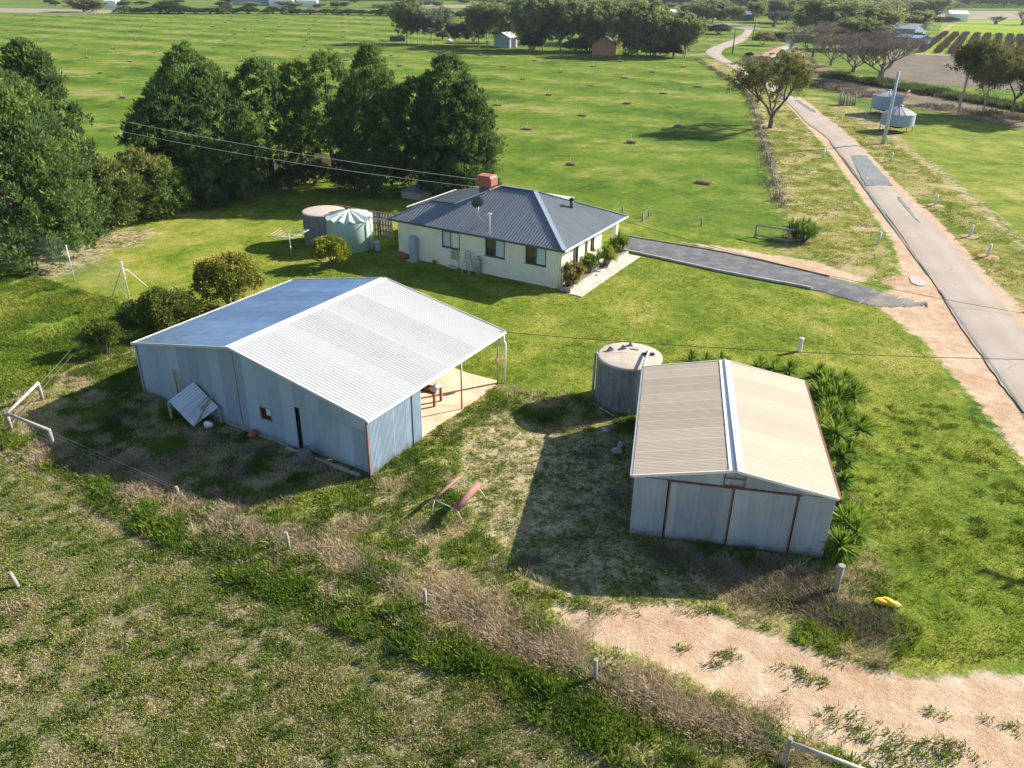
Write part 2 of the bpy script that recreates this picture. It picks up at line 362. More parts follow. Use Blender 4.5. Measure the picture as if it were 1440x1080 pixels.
def ground_material():
    m, nt, b, out = mat_new("ground")
    v = coords(nt, 'Object')
    A = nt.nodes.new("ShaderNodeAttribute"); A.attribute_name = 'za'; B = nt.nodes.new("ShaderNodeAttribute"); B.attribute_name = 'zb'
    sa = nt.nodes.new("ShaderNodeSeparateColor"); nt.links.new(A.outputs[0], sa.inputs[0])
    sb = nt.nodes.new("ShaderNodeSeparateColor"); nt.links.new(B.outputs[0], sb.inputs[0])
    lawn, crop, weeds, dirt = sa.outputs[0], sa.outputs[1], sa.outputs[2], A.outputs[3]
    lush, verge, sparse, litter = sb.outputs[0], sb.outputs[1], sb.outputs[2], B.outputs[3]
    nf = noise(nt, 9, 5, 0.7, v); nm = noise(nt, 1.6, 5, 0.62, v); nl = noise(nt, .32, 4, 0.6, v); nxl = noise(nt, .06, 4, .55, v)
    nff = noise(nt, 34, 3, 0.7, v); nmc = noise(nt, 3.7, 6, .7, v, .4)
    e1 = math_(nt, 'ADD', math_(nt, 'MULTIPLY_ADD', nf, .7, -.35), math_(nt, 'MULTIPLY_ADD', nm, 1.1, -.55))
    def th(mask, k=1.0, w_=.10):
        x = math_(nt, 'ADD', mask, math_(nt, 'MULTIPLY', e1, k))
        return math_(nt, 'MULTIPLY_ADD', x, 1/(2*w_), .5-.5/(2*w_), clamp=True)
    def mx3(*ws):
        r = None
        for n_, k in ws:
            t = math_(nt, 'MULTIPLY_ADD', n_, k, -k*.5); r = t if r is None else math_(nt, 'ADD', r, t)
        return math_(nt, 'ADD', r, .5)
    # far paddock: green with broad tan bands
    wv = nt.nodes.new("ShaderNodeTexWave"); wv.wave_type = 'BANDS'; wv.bands_direction = 'DIAGONAL'
    mp = nt.nodes.new("ShaderNodeMapping"); mp.inputs['Rotation'].default_value = (0, 0, math.radians(-77)); nt.links.new(v, mp.inputs[0]); nt.links.new(mp.outputs[0], wv.inputs[0])
    wv.inputs['Scale'].default_value = .045; wv.inputs['Distortion'].default_value = 6; wv.inputs['Detail'].default_value = 3; wv.inputs['Detail Scale'].default_value = .8
    sp = nt.nodes.new("ShaderNodeSeparateXYZ"); nt.links.new(v, sp.inputs[0]); px_, py_ = sp.outputs[0], sp.outputs[1]
    lin = lambda a, b_, c_: math_(nt, 'ADD', math_(nt, 'MULTIPLY_ADD', px_, a, c_), math_(nt, 'MULTIPLY', py_, b_))
    i_ = lin(.813/16.15, -.582/16.15, -(5.385*.813-88.42*.582)/16.15); s_ = lin(.582/15, .813/15, -75.0/15); j_ = s_
    for _k in range(3):
        t_ = math_(nt, 'ADD', math_(nt, 'MULTIPLY', math_(nt, 'MULTIPLY', i_, j_), .014), math_(nt, 'MULTIPLY', math_(nt, 'MULTIPLY', i_, i_), .0065))
        j_ = math_(nt, 'ADD', s_, math_(nt, 'SUBTRACT', t_, math_(nt, 'MULTIPLY', math_(nt, 'MULTIPLY', j_, j_), .0149)))
    jw = math_(nt, 'ADD', j_, math_(nt, 'MULTIPLY_ADD', nl, .5, -.25))
    bd = math_(nt, 'MULTIPLY_ADD', math_(nt, 'COSINE', math_(nt, 'MULTIPLY', jw, 2*PI)), .5, .5)
    bd = math_(nt, 'MULTIPLY', bd, math_(nt, 'MULTIPLY_ADD', nl, 1.6, -.3, clamp=True))
    fp = mx3((nxl, .7), (nl, .5), (nm, .45), (nf, .6), (nmc, .3), (bd, .30)); fp = math_(nt, 'ADD', fp, .03)
    cpad = ramp(nt, fp, [(.20, (.034, .070, .008)), (.38, (.082, .148, .014)), (.51, (.130, .192, .020)), (.60, (.195, .215, .042)), (.70, (.26, .232, .09)), (.85, (.34, .275, .155))])
    # lawn
    fl = mx3((nxl, .5), (nl, .8), (nm, .55), (nf, .8), (nff, .5))
    clawn = ramp(nt, fl, [(.12, (.034, .066, .009)), (.34, (.095, .154, .016)), (.51, (.175, .228, .026)), (.65, (.29, .280, .055)), (.82, (.39, .33, .14))])
    # crop soil / stubble showing between the small plants
    fc = mx3((nl, .30), (nm, .30), (nf, 1.0), (nff, 1.1))
    ccrop = ramp(nt, fc, [(.15, (.04, .042, .018)), (.34, (.115, .125, .045)), (.52, (.225, .20, .105)), (.72, (.36, .28, .185)), (.90, (.52, .27, .16))])
    fw = mx3((nl, .6), (nm, .9), (nf, 1.1), (nff, .7))
    cweed = ramp(nt, fw, [(.12, (.03, .05, .010)), (.34, (.11, .15, .022)), (.50, (.24, .24, .065)), (.66, (.40, .33, .17)), (.85, (.50, .40, .25))])
    fd = mx3((nl, .7), (nm, .7), (nf, .5), (nff, .9))
    cdirt = ramp(nt, fd, [(.12, (.25, .15, .085)), (.36, (.40, .255, .16)), (.52, (.46, .335, .225)), (.70, (.52, .42, .31)), (.92, (.62, .54, .44))])
    clush = ramp(nt, mx3((nl, .7), (nm, .9), (nf, 1.0), (nff, .5)), [(.15, (.02, .05, .008)), (.40, (.08, .155, .016)), (.58, (.17, .23, .028)), (.82, (.33, .31, .10))])
    cverge = ramp(nt, mx3((nxl, .5), (nl, 1.2), (nm, .8), (nf, .8)), [(.15, (.06, .08, .016)), (.35, (.14, .175, .022)), (.49, (.22, .225, .045)), (.61, (.33, .275, .12)), (.78, (.43, .32, .20))])
    csparse = ramp(nt, mx3((nl, .5), (nm, .9), (nmc, .9), (nf, 1.0)), [(.18, (.04, .06, .012)), (.40, (.13, .14, .035)), (.52, (.33, .27, .15)), (.70, (.50, .40, .26)), (.9, (.58, .48, .35))])
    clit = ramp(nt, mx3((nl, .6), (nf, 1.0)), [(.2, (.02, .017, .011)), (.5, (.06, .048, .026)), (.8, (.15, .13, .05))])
    c = cpad
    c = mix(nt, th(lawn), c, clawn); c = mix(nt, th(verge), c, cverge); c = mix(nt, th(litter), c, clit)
    c = mix(nt, th(lush), c, clush); c = mix(nt, th(weeds), c, cweed); c = mix(nt, th(crop), c, ccrop)
    c = mix(nt, th(math_(nt, 'MULTIPLY', sparse, .92), 1.2, .22), c, csparse); c = mix(nt, th(dirt, .8, .14), c, cdirt)
    nt.links.new(c, b.inputs['Base Color']); b.inputs['Roughness'].default_value = .95; b.inputs['Specular IOR Level'].default_value = .05
    hh = math_(nt, 'ADD', nf, math_(nt, 'MULTIPLY', nff, .5))
    hh = math_(nt, 'MULTIPLY', hh, math_(nt, 'MULTIPLY_ADD', th(dirt, .8, .14), -.6, 1.0))
    hh = math_(nt, 'ADD', hh, math_(nt, 'MULTIPLY', nm, .8))
    bump(nt, b, hh, 0.8, 0.08)
    return m
MG = ground_material()
go = np_mesh("ground", V, Fg, MG, None, smooth=True, cols={'za': za, 'zb': zb}); go['kind'] = 'structure'

# ------------------------------------------------------------ sheets: roads, drive, far fields
def sheet(name, px, mat, z=.004, world=False, thick=0.0):
    P = px if world else G(px)
    mb = MB(); mb.poly([(p[0], p[1], z) for p in P]); o = mb.build(name, mat); o['kind'] = 'structure'; return o
def strip(name, L, Rr, mat, z, sub=8, jit=.06):
    """strip between two polylines given as equally long pixel lists, smoothly subdivided"""
    def cr(P):
        P = G(P); out = []
        n = len(P)
        for i in range(n-1):
            p0, p1, p2, p3 = P[max(i-1, 0)], P[i], P[i+1], P[min(i+2, n-1)]
            for k in range(sub):
                t = k/sub; out.append(.5*((2*p1)+(-p0+p2)*t+(2*p0-5*p1+4*p2-p3)*t*t+(-p0+3*p1-3*p2+p3)*t**3))
        out.append(P[-1]); return np.array(out)
    a, b = cr(L), cr(Rr); r = np.random.default_rng(3); n = len(a); m = 7
    vs = []; ti = []
    for i in range(n):
        ea, eb = r.normal(0, jit), r.normal(0, jit)
        dv = (b[i]-a[i])/np.linalg.norm(b[i]-a[i])
        A_, B_ = a[i]-dv*ea, b[i]+dv*eb
        for k in range(m):
            t = k/(m-1); p = A_*(1-t)+B_*t; vs.append((p[0], p[1], z+.05*(4*t*(1-t)))); ti.append(t)
    I = (np.arange(n-1)[:, None]*m+np.arange(m-1)[None, :]).ravel()
    o = np_mesh(name, np.array(vs), np.stack([I, I+1, I+1+m, I+m], 1), mat, None, smooth=True, tint=ti); o['kind'] = 'structure'; return o, a, b
def asphalt(name, c1, c2, c3, sc_=.5, lanes=False):
    m, nt, b, o = mat_new(name); v = coords(nt, 'Object')
    n1 = noise(nt, sc_, 5, .6, v); n2 = noise(nt, 14, 5, .75, v); n3 = noise(nt, 60, 2, .6, v)
    f = math_(nt, 'ADD', math_(nt, 'MULTIPLY', n1, .5), math_(nt, 'ADD', math_(nt, 'MULTIPLY', n2, .3), math_(nt, 'MULTIPLY', n3, .2)))
    c = ramp(nt, f, [(.34, c1), (.5, c2), (.64, c3)])
    if lanes:   # polished wheel tracks, dusty edges, fine cracks
        t = attr(nt, 'tint'); t = math_(nt, 'ADD', t, math_(nt, 'MULTIPLY_ADD', noise(nt, .35, 3, .5, v), .10, -.05))
        lane = ramp(nt, t, [(0, .10), (.07, .0), (.2, .62), (.3, .78), (.42, .45), (.5, .40), (.58, .45), (.7, .78), (.8, .62), (.93, .0), (1, .10)])
        c = mix(nt, math_(nt, 'MULTIPLY', lane, .35), c, tuple(min(1, x*1.22) for x in c3))
        ed = ramp(nt, t, [(0, 1), (.10, 0), (.90, 0), (1, 1)]); c = mix(nt, math_(nt, 'MULTIPLY', ed, .6), c, (.42, .28, .19))
        vo = nt.nodes.new("ShaderNodeTexVoronoi"); vo.feature = 'DISTANCE_TO_EDGE'; vo.inputs['Scale'].default_value = .45
        wv_ = nt.nodes.new("ShaderNodeVectorMath"); wv_.operation = 'ADD'; nt.links.new(v, wv_.inputs[0]); nt.links.new(noise(nt, 1.2, 4, .7, v, col=True), wv_.inputs[1]); nt.links.new(wv_.outputs[0], vo.inputs['Vector'])
        cr_ = ramp(nt, vo.outputs[0], [(0, .55), (.012, 0)]); c = mix(nt, math_(nt, 'MULTIPLY', cr_, ramp(nt, n1, [(.45, 0), (.6, 1)])), c, (.13, .11, .10))
    nt.links.new(c, b.inputs['Base Color']); b.inputs['Roughness'].default_value = .92; b.inputs['Specular IOR Level'].default_value = .15
    bump(nt, b, n3, .5, .015); return m
M_ROAD = asphalt("road_seal", (.25, .205, .165), (.33, .275, .23), (.38, .33, .285), .25, True)
M_PATCH = asphalt("dark_patch", (.12, .14, .14), (.17, .19, .19), (.24, .25, .24))
M_DRIVE = asphalt("grey_gravel", (.075, .075, .08), (.125, .125, .135), (.22, .215, .21), 1.2)
M_APRON = asphalt("dusty_gravel", (.13, .125, .12), (.20, .18, .165), (.36, .28, .22), .9)
RL = [(1560,690),(1440,578),(1393,519),(1347,453),(1321,410),(1306,387),(1246,301),(1168,200),(1133,171),(1105,143),(1050,107),(1015,88),(994,76),(996,69),(1012,62),(1033,54.5),(1044,47),(1048,41.5)]
RR = [(1640,690),(1520,545),(1440,461),(1386,398),(1350,356),(1319,321),(1253,258),(1206,205),(1181,183),(1147,157),(1075,111),(1041,94),(1016,78),(1018,69.5),(1032,64),(1047,57.5),(1055,49),(1058,42.5)]
road, _, _ = strip("road", RL, RR, M_ROAD, .03)
DL = [(868,329),(880,332),(940,342),(1016,355),(1085,370),(1152,386),(1203,400),(1240,411)]
DR = [(868,350),(880,353),(940,366),(1008,381),(1070,393),(1135,405),(1180,417),(1216,427)]
drive, dl, dr = strip("driveway", DL, DR, M_DRIVE, .012, jit=.015)
for _a, _b in (([(1228,407),(1258,416),(1284,422),(1304,427)], [(1204,424),(1232,430),(1266,431),(1306,430)]),):
    strip("driveway_apron", _a, _b, M_APRON, .008, sub=14, jit=.22)
for nm, px in (("road_patch", [(1198,220),(1206,219),(1218,220),(1222,224),(1252,258),(1256,262),(1230,262),(1212,240)]),
               ("road_patch", [(1195,220),(1199,221),(1229,262),(1218,262)]),
               ("road_patch", [(1260,278),(1266,279),(1278,294),(1290,309),(1293,314),(1286,309),(1275,297)]),
               ("road_patch", [(1116,141),(1122,141),(1146,156),(1147,159),(1140,157)])):
    P = G(px); rq = random.Random(2); P = [P[i]+(P[(i+1) % len(P)]-P[i])*k/9+np.array([rq.gauss(0, .05), rq.gauss(0, .05)]) for i in range(len(P)) for k in range(9)]; mb = MB(); mb.slab([(p[0], p[1], .090) for p in P], .03); o = mb.build(nm, M_PATCH); o['kind'] = 'structure'
# dark broken edge of the seal on the near side
mb = MB(); er = random.Random(5)
for a_, b_ in (((1168,200),(1306,387)), ((1321,409),(1440,580)), ((1185,222),(1246,302))):
    A_, B_ = g(*a_), g(*b_); nseg = 26; d_ = (B_-A_)/np.linalg.norm(B_-A_); nn = np.array([-d_[1], d_[0]])
    Lp = []; Rp = []
    for i in range(nseg+1):
        c_ = A_+(B_-A_)*i/nseg; Lp.append(c_+nn*(.06+er.random()*.05)); Rp.append(c_-nn*(.02+er.random()*.06))
    for i in range(nseg): mb.poly([(*Lp[i], .046), (*Rp[i], .046), (*Rp[i+1], .046), (*Lp[i+1], .046)])
o = mb.build("road_edge", M_PATCH); o['kind'] = 'structure'
# concrete edging along the drive, low timber edge on the far side
M_CONC = simple("concrete", (.48, .45, .40), .9, 0, .2, 1.5, c2=(.30, .28, .24))
M_CONCO = simple("stained_concrete", (.66, .47, .33), .9, 0, .2, .8, c2=(.52, .30, .18))
M_TIMB = simple("grey_timber", (.30, .265, .22), .9, 0, .25, 3, c2=(.15, .125, .10), vec_scale=(1, 1, 1))
def edging(P, i0, i1, side, nm, mat, wd, ht, label):
    mb = MB(); n = len(P)
    for i in range(i0, min(i1, n-1)):
        a, b = P[i], P[i+1]; d = b-a; L_ = np.linalg.norm(d); c = (a+b)/2; ang = math.atan2(d[1], d[0])
        mb.obox((c[0], c[1], ht/2), (L_, wd, ht), rotm(rz=ang), .5, .01)
    o = mb.build(nm, mat); tag(o, label, 'edging'); return o
edging(dr, 7, 41, 1, "drive_edging", M_CONC, .12, .14, "pale low edging between lawn and the near side of the grey gravel drive")
edging(dl, 7, 42, 1, "drive_edging", M_TIMB, .10, .10, "dark low edging along the far side of the grey gravel drive")
# puddle beside the junction
def water_mat(name, c, r=.06):
    m, nt, b, o = mat_new(name); b.inputs['Base Color'].default_value = (*c, 1); b.inputs['Roughness'].default_value = r
    b.inputs['Specular IOR Level'].default_value = .9
    v = coords(nt, 'Object'); bump(nt, b, noise(nt, 1.5, 3, .5, v), .06, .05); return m
M_WATER = water_mat("water", (.10, .11, .09)); M_PUD = water_mat("puddle_water", (.50, .38, .28), .12)
sheet("puddle", [(1278,390),(1286,388),(1296,391),(1303,398),(1302,402),(1292,402),(1282,398)], M_PUD, .02)
# channel
def gm(name, stops, s1=.5, s2=4, b_=.4):
    m, nt, b, o = mat_new(name); v = coords(nt, 'Object'); n1 = noise(nt, s1, 5, .65, v); n2 = noise(nt, s2, 5, .7, v)
    f = math_(nt, 'ADD', math_(nt, 'MULTIPLY', n1, .55), math_(nt, 'MULTIPLY', n2, .45))
    nt.links.new(ramp(nt, f, stops), b.inputs['Base Color']); b.inputs['Roughness'].default_value = 1; b.inputs['Specular IOR Level'].default_value = .03; bump(nt, b, n2, b_, .1); return m
M_MUD = gm("channel_bank", [(.3, (.05, .045, .03)), (.45, (.15, .12, .075)), (.55, (.26, .20, .13)), (.7, (.16, .19, .05))], .12, .9)
M_ORB = gm("bare_bank", [(.3, (.22, .15, .09)), (.5, (.42, .28, .17)), (.7, (.26, .25, .09))], .2, 1.2)
M_FG = gm("field_green", [(.3, (.06, .11, .02)), (.5, (.11, .165, .035)), (.7, (.20, .22, .08))], .02, .3)
M_FY = gm("field_bright", [(.3, (.12, .20, .012)), (.5, (.20, .29, .02)), (.7, (.28, .34, .05))], .03, .4)
M_FP = gm("field_pale", [(.3, (.20, .17, .12)), (.5, (.29, .25, .20)), (.7, (.22, .23, .13))], .015, .2)
M_FM = gm("field_ploughed", [(.32, (.085, .07, .055)), (.48, (.15, .125, .105)), (.56, (.19, .17, .12)), (.66, (.11, .17, .03))], .16, 1.3)
M_NEARG = gm("field_near", [(.30, (.045, .10, .006)), (.44, (.10, .20, .007)), (.56, (.155, .275, .010)), (.72, (.27, .33, .03))], .22, 3.5, .9)
sheet("channel_bank", [(1075,72),(1100,60),(1118,62),(1150,88),(1200,108),(1260,124),(1330,138),(1440,160),(1560,180),(1560,212),(1440,182),(1330,160),(1230,142),(1165,128),(1130,112),(1090,100),(1050,92),(1040,84)], M_MUD, .010)
sheet("channel_bed", [(1165,112),(1215,124),(1300,138),(1440,160),(1560,182),(1560,200),(1440,170),(1300,146),(1200,132),(1160,120)], gm("channel_bed", [(.3, (.10, .08, .06)), (.5, (.19, .155, .12)), (.7, (.13, .14, .06))], .3, 2), .03)
sheet("bare_bank", [(1060,82),(1080,73),(1095,66),(1104,64),(1100,68),(1088,80),(1070,88)], M_ORB, .03)
sheet("water", [(1100,47),(1108,49),(1113,56),(1118,62),(1112,68),(1101,71),(1098,68),(1107,63),(1104,57)], M_WATER, .06)
sheet("water", [(1081,75),(1089,74),(1092,79),(1084,82)], M_WATER, .06)
sheet("field", [(1250,76),(1300,76),(1440,82),(1600,90),(1600,140),(1440,128),(1300,118),(1235,108)], M_FM, .012)
sheet("field", [(1325,33),(1440,35.5),(1600,40),(1600,60),(1440,52.5),(1318,52)], M_FY, .03)
sheet("field", [(1312,52),(1440,53),(1600,58),(1600,86),(1440,81),(1292,75)], M_FY, .016)
sheet("field", [(1318,16),(1440,16),(1600,18),(1600,29),(1440,27.5),(1320,27)], M_FP, .03)
sheet("field", [(1325,11),(1440,11),(1700,11),(1700,15.5),(1440,15.5),(1322,15.5)], M_FG, .03)
sheet("field", [(1180,20),(1318,17),(1318,27),(1440,28),(1440,33),(1318,33),(1220,30)], M_FY, .012)
sheet("field", [(-100,-10),(0,-6),(600,-1),(1300,8),(1318,14),(1180,19),(1080,22),(700,18),(480,20),(0,20),(-200,22)], M_FG, .008)
sheet("field", [(0,11.5),(90,12.5),(165,14.5),(165,19),(0,17.5)], M_FP, .02)
sheet("field", [(590,6.5),(700,7.5),(720,12),(600,10.5),(560,8)], M_FP, .03)
sheet("field", [(480,5),(520,5),(560,9),(600,16),(520,12),(470,9)], M_FG, .025)
sheet("farm_track", [(1275,74),(1292,75),(1440,80.5),(1440,82.5),(1290,77),(1270,76)], M_FP, .03)
sheet("farm_track", [(1160,31),(1325,31),(1440,33),(1440,34.5),(1325,32.5),(1160,32.2)], M_FP, .04)
sheet("farm_track", [(1336,34),(1342,34),(1328,46),(1318,54),(1312,54),(1324,44)], M_ORB, .045)
sheet("farm_track", [(960,78),(992,74.5),(996,77.5),(962,79.5)], M_FP, .03)
sheet("farm_track", [(1236,112),(1262,115),(1330,128),(1320,129),(1255,118),(1232,115)], M_ORB, .03)
sheet("farm_track", [(1030,33),(1075,40),(1055,43),(1048,42),(1020,36),(990,32),(1000,31)], M_FP, .03)
sheet("farm_track", [(790,838),(1,1),(1,1)], M_FP, .03) if False else None
# ------------------------------------------------------------ building materials
M_GALV = metal_sheet("galvanised_roof", (.455, .46, .46), (.38, .385, .39), .70, .0, tintamt=.22, rust=.02, rustc=(.34, .31, .28))
M_GALVB = metal_sheet("galvanised_roof_sky_tint", (.66, .78, .92), (.46, .60, .80), .33, .9, tintamt=.22, rust=.04)  # bluer copy of the roof metal; reflected sky is put into its colour
M_GALVW = metal_sheet("galvanised_wall", (.34, .43, .52), (.24, .32, .41), .6, .15, streak=(3, 3, .3), tintamt=.38, rust=.08, dirt=.8)
M_WHITE = simple("white_flashing", (.82, .82, .80), .5, 0, .08, 2)
M_CREAM = simple("cream_paint", (.78, .74, .63), .6, 0, .1, 2)
M_RUST = simple("rusty_steel", (.20, .085, .05), .8, .2, .3, 5, c2=(.09, .035, .02))
M_REDP = simple("red_pipe", (.25, .11, .09), .8, 0, .3, 5, c2=(.13, .06, .045))
M_TANR = metal_sheet("tan_roof", (.46, .385, .30), (.40, .325, .245), .85, .0, tintamt=.16, rust=.03, rustc=(.36, .27, .19))
M_BFRONT = metal_sheet("ribbed_wall", (.40, .44, .47), (.27, .32, .38), .55, .2, streak=(3, 3, .22), tintamt=.35, rust=.06, dirt=.8)
M_ROOFH = metal_sheet("slate_blue_roof", (.175, .195, .215), (.135, .155, .175), .42, .2, tintamt=.1)
M_TRIMH = simple("dark_trim", (.055, .075, .08), .5, 0, .1, 2)
M_RENDER = simple("cream_render", (.77, .73, .57), .9, 0, .07, .8, c2=(.62, .60, .47), bstr=.08)
M_GLASS = water_mat("window_glass", (.03, .04, .045), .08)
M_BLIND = simple("pale_blind", (.50, .58, .60), .7, 0, .05, 2)
M_DARK = simple("dark_void", (.015, .013, .012), .9, 0, .2, 2)
M_STEEL = simple("grey_steel", (.36, .37, .38), .5, .5, .15, 4)
M_GREYP = simple("grey_blue_paint", (.30, .38, .46), .5, 0, .12, 3)
M_TANK = simple("weathered_concrete", (.20, .20, .205), .95, 0, .35, .9, c2=(.05, .057, .07), bstr=.3, vec_scale=(2, 2, .5))
M_TANKT = simple("tank_lid_concrete", (.46, .39, .32), .95, 0, .2, 1.2, c2=(.36, .29, .24), bstr=.3)
M_GTANK = simple("sage_green_plastic", (.33, .44, .36), .5, 0, .05, 1.0)
M_OLDT = simple("silver_timber", (.30, .275, .235), .95, 0, .3, 6, c2=(.15, .13, .105), vec_scale=(4, 4, .6))
M_OLDTH = simple("silver_rail", (.38, .355, .31), .95, 0, .3, 6, c2=(.2, .175, .14))
M_STUMP = simple("dead_stump_wood", (.13, .12, .11), .95, 0, .4, 4, c2=(.05, .045, .04), vec_scale=(4, 4, .6))
M_BRICKR = simple("old_brick", (.30, .12, .08), .95, 0, .3, 6, c2=(.14, .06, .04))
M_PALING = simple("dark_palings", (.20, .15, .12), .95, 0, .3, 3, c2=(.09, .07, .055), vec_scale=(6, 6, .5))
M_ROCK = simple("rock", (.34, .33, .33), .95, 0, .3, 2.5, c2=(.17, .165, .16), bstr=.5)
M_YEL = simple("yellow_plastic", (.85, .62, .02), .45, 0, .1, 9)
M_ORA = simple("orange_print", (.80, .20, .03), .5, 0, .1, 9)
M_BLACKW = simple("black_wire", (.03, .03, .03), .6, 0, 0, 2, bstr=0)
M_WIRE = simple("bright_wire", (.60, .60, .58), .5, .2, 0, 2, bstr=0)
M_TERRA = simple("red_cooler_plastic", (.42, .11, .085), .55, 0, .15, 2)
M_SOIL = simple("garden_soil", (.20, .14, .10), .95, 0, .3, 3)

def qd(P0, A, B, nrm):
    """plane patch for corr: s metres along unit A from P0, t along vector B"""
    P0, A, B = np.array(P0, float), np.array(A, float), np.array(B, float)
    return lambda s, t: (P0+A*s+B*t, nrm)
class CS:
    """collects several corrugated patches into one mesh"""
    def __init__(s, pitch=.076, amp=.009, sub=8, sheet=.76, rib=False): s.k = (pitch, amp, sub, sheet, rib); s.V = []; s.F = []; s.t = []; s.n = 0
    def add(s, f, L, s0=0.0, nseg=1):
        pitch, amp, sub, sheet, rib = s.k; rnd = random.Random(11); jt = [rnd.random() for _ in range(400)]
        n = max(1, int(round(L/pitch*sub))); vs = []
        for i in range(n+1):
            a = L*i/n; ab = a+s0; ph = (ab/pitch) % 1.0
            h = (amp*min(1, max(0, (min(ph, .34-ph))/.06)) if rib else amp*math.sin(2*PI*ph)) + .007*((ab/sheet) % 1.0)
            for j in range(nseg+1):
                p, nn = f(a, j/nseg); vs.append((p[0]+nn[0]*h, p[1]+nn[1]*h, p[2]+nn[2]*h)); s.t.append(jt[int(ab/sheet+200) % 400])
        m = nseg+1; I = (np.arange(n)[:, None]*m+np.arange(nseg)[None, :]).ravel()
        s.V += vs; s.F.append(np.stack([I, I+1, I+1+m, I+m], 1)+s.n); s.n += len(vs); return s
    def build(s, name, mat, parent, smooth=True): return np_mesh(name, np.array(s.V), np.concatenate(s.F), mat, parent, smooth=smooth, tint=s.t)
def wallf(axis_, c, zb, zt, u0, nrm):
    """vertical wall patch: along local x ('x') or y ('y') starting at u0, at the other coordinate c"""
    def f(s, t):
        a = u0+s; z0 = zb(a) if callable(zb) else zb; z1 = zt(a) if callable(zt) else zt
        z = z0+(z1-z0)*t
        return ((a, c, z) if axis_ == 'x' else (c, a, z)), nrm
    return f

# ------------------------------------------------------------ big open shed (left)
FA = Frame(-17.435, 33.937, -0.52748)
W1, W2, HL, HA, HR, LA = 6.51, 7.16, 2.66, 4.00, 2.706, 10.107; WT = W1+W2
A = thing("farm_shed", (FA.x, FA.y, 0), FA.a, "large galvanised iron shed with white right roof slope and an open bay on a slab", "shed")
sR_ = (HA-HR)/W2
def ztA(u): return (HL+(HA-HL)*u/W1 if u < W1 else HA+(HR-HA)*(u-W1)/W2) - .03
c = CS(pitch=.076, amp=.008, sub=6, sheet=.70)
nf_ = (0, -1, 0)
for (u0, u1, zb, zt) in ((0, 2.28, 0, ztA), (2.28, 2.88, 1.9, ztA), (2.88, W1, 0, ztA), (W1, 7.78, 0, ztA), (7.78, 8.41, 0, .97), (7.78, 8.41, 1.54, ztA), (8.41, 9.84, 0, ztA), (9.84, WT, 2.1, ztA)):
    c.add(wallf('x', 0, zb, zt, u0, nf_), u1-u0, u0)
c.build("front_wall", M_GALVW, A)
c = CS(amp=.008, sub=6, sheet=.7); c.add(wallf('x', .09, .1, 2.12, 10.0, nf_), WT-10.0-.05); c.build("sliding_door", M_GALVW, A)
c = CS(sub=4); c.add(wallf('y', 0, 0, HL-.03, 0, (-1, 0, 0)), LA); c.build("side_wall", M_GALVW, A)
c = CS(amp=.010, sub=6, sheet=.8); c.add(wallf('y', WT, .02, HR-.06, .03, (1, 0, 0)), 2.83); c.add(wallf('y', WT+.05, 0, HR-.1, 2.84, (1, 0, 0)), .6); c.build("side_wall", M_GALVW, A)
c = CS(sub=4); c.add(wallf('x', LA, 0, ztA, 0, (0, 1, 0)), W1+1.0); c.add(wallf('y', W1+1.0, 0, HA-sR_*1.0-.1, 3.45, (1, 0, 0)), LA-3.45); c.build("rear_wall", M_GALVW, A)
c = CS(sub=4); c.add(wallf('x', 3.45, 0, lambda a: ztA(a)-.08, W1+1.0, (0, 1, 0)), W2-1.05); c.build("inner_wall", M_GALVW, A)
ov = .10
def roofA(P0, P1): # ridge point, eave point (x,z)
    d = np.array([P1[0]-P0[0], 0, P1[1]-P0[1]]); n = np.array([-d[2], 0, d[0]]); n = n/np.linalg.norm(n); n = n if n[2] > 0 else -n
    return d, n
for (ex, ez, m_, nm) in ((-.10, HL-.02, M_GALVB, 0), (WT+.12, HR-.02, M_GALV, 1)):
    d, n = roofA((W1, HA), (ex, ez)); c = CS(pitch=.17, amp=.010, sub=10, sheet=.80)
    if nm:   # two runs of sheets with a lap line across
        k = .60; c.add(lambda s, t: (np.array([W1, -ov+s, HA])+d*t*k+n*.012, n), LA+2*ov); c.add(lambda s, t: (np.array([W1, -ov+s, HA])+d*(k-.01+t*(1.01-k)), n), LA+2*ov)
    else: c.add(lambda s, t: (np.array([W1, -ov+s, HA])+d*t, n), LA+2*ov)
    c.build("roof_slope", m_, A)
def beam(mb, p, q, wd, ht, tint=.5):
    p, q = Vector(p), Vector(q); d = q-p; x = d.normalized(); up = Vector((0, 0, 1)) if abs(x.z) < .95 else Vector((0, 1, 0))
    y = up.cross(x).normalized(); z = x.cross(y); R_ = Matrix((x, y, z)).transposed()
    mb.obox((p+q)/2, (d.length, wd, ht), R_, tint); return mb
mb = MB(); sL, sR = (HA-HL)/W1, (HA-HR)/W2
beam(mb, (W1-.11, -ov, HA+.025-.11*sL), (W1-.11, LA+ov, HA+.025-.11*sL), .24, .012); beam(mb, (W1+.11, -ov, HA+.03-.11*sR), (W1+.11, LA+ov, HA+.03-.11*sR), .24, .012); mb.build("ridge_cap", M_WHITE, A)
for y in (-ov-.03, LA+ov+.03):
    mb = MB(); beam(mb, (-.10, y, HL-.03), (W1, y, HA-.005), .05, .11); beam(mb, (W1, y, HA-.005), (WT+.12, y, HR-.03), .05, .11); mb.build("barge_board", M_GALV, A)
mb = MB(); beam(mb, (WT+.17, -ov-.05, HR-.06), (WT+.17, LA+ov, HR-.06), .10, .09); mb.build("gutter", M_CREAM, A)
mb = MB(); beam(mb, (-.16, -ov-.05, HL-.06), (-.16, LA+ov, HL-.06), .10, .09); mb.build("gutter", M_CREAM, A)
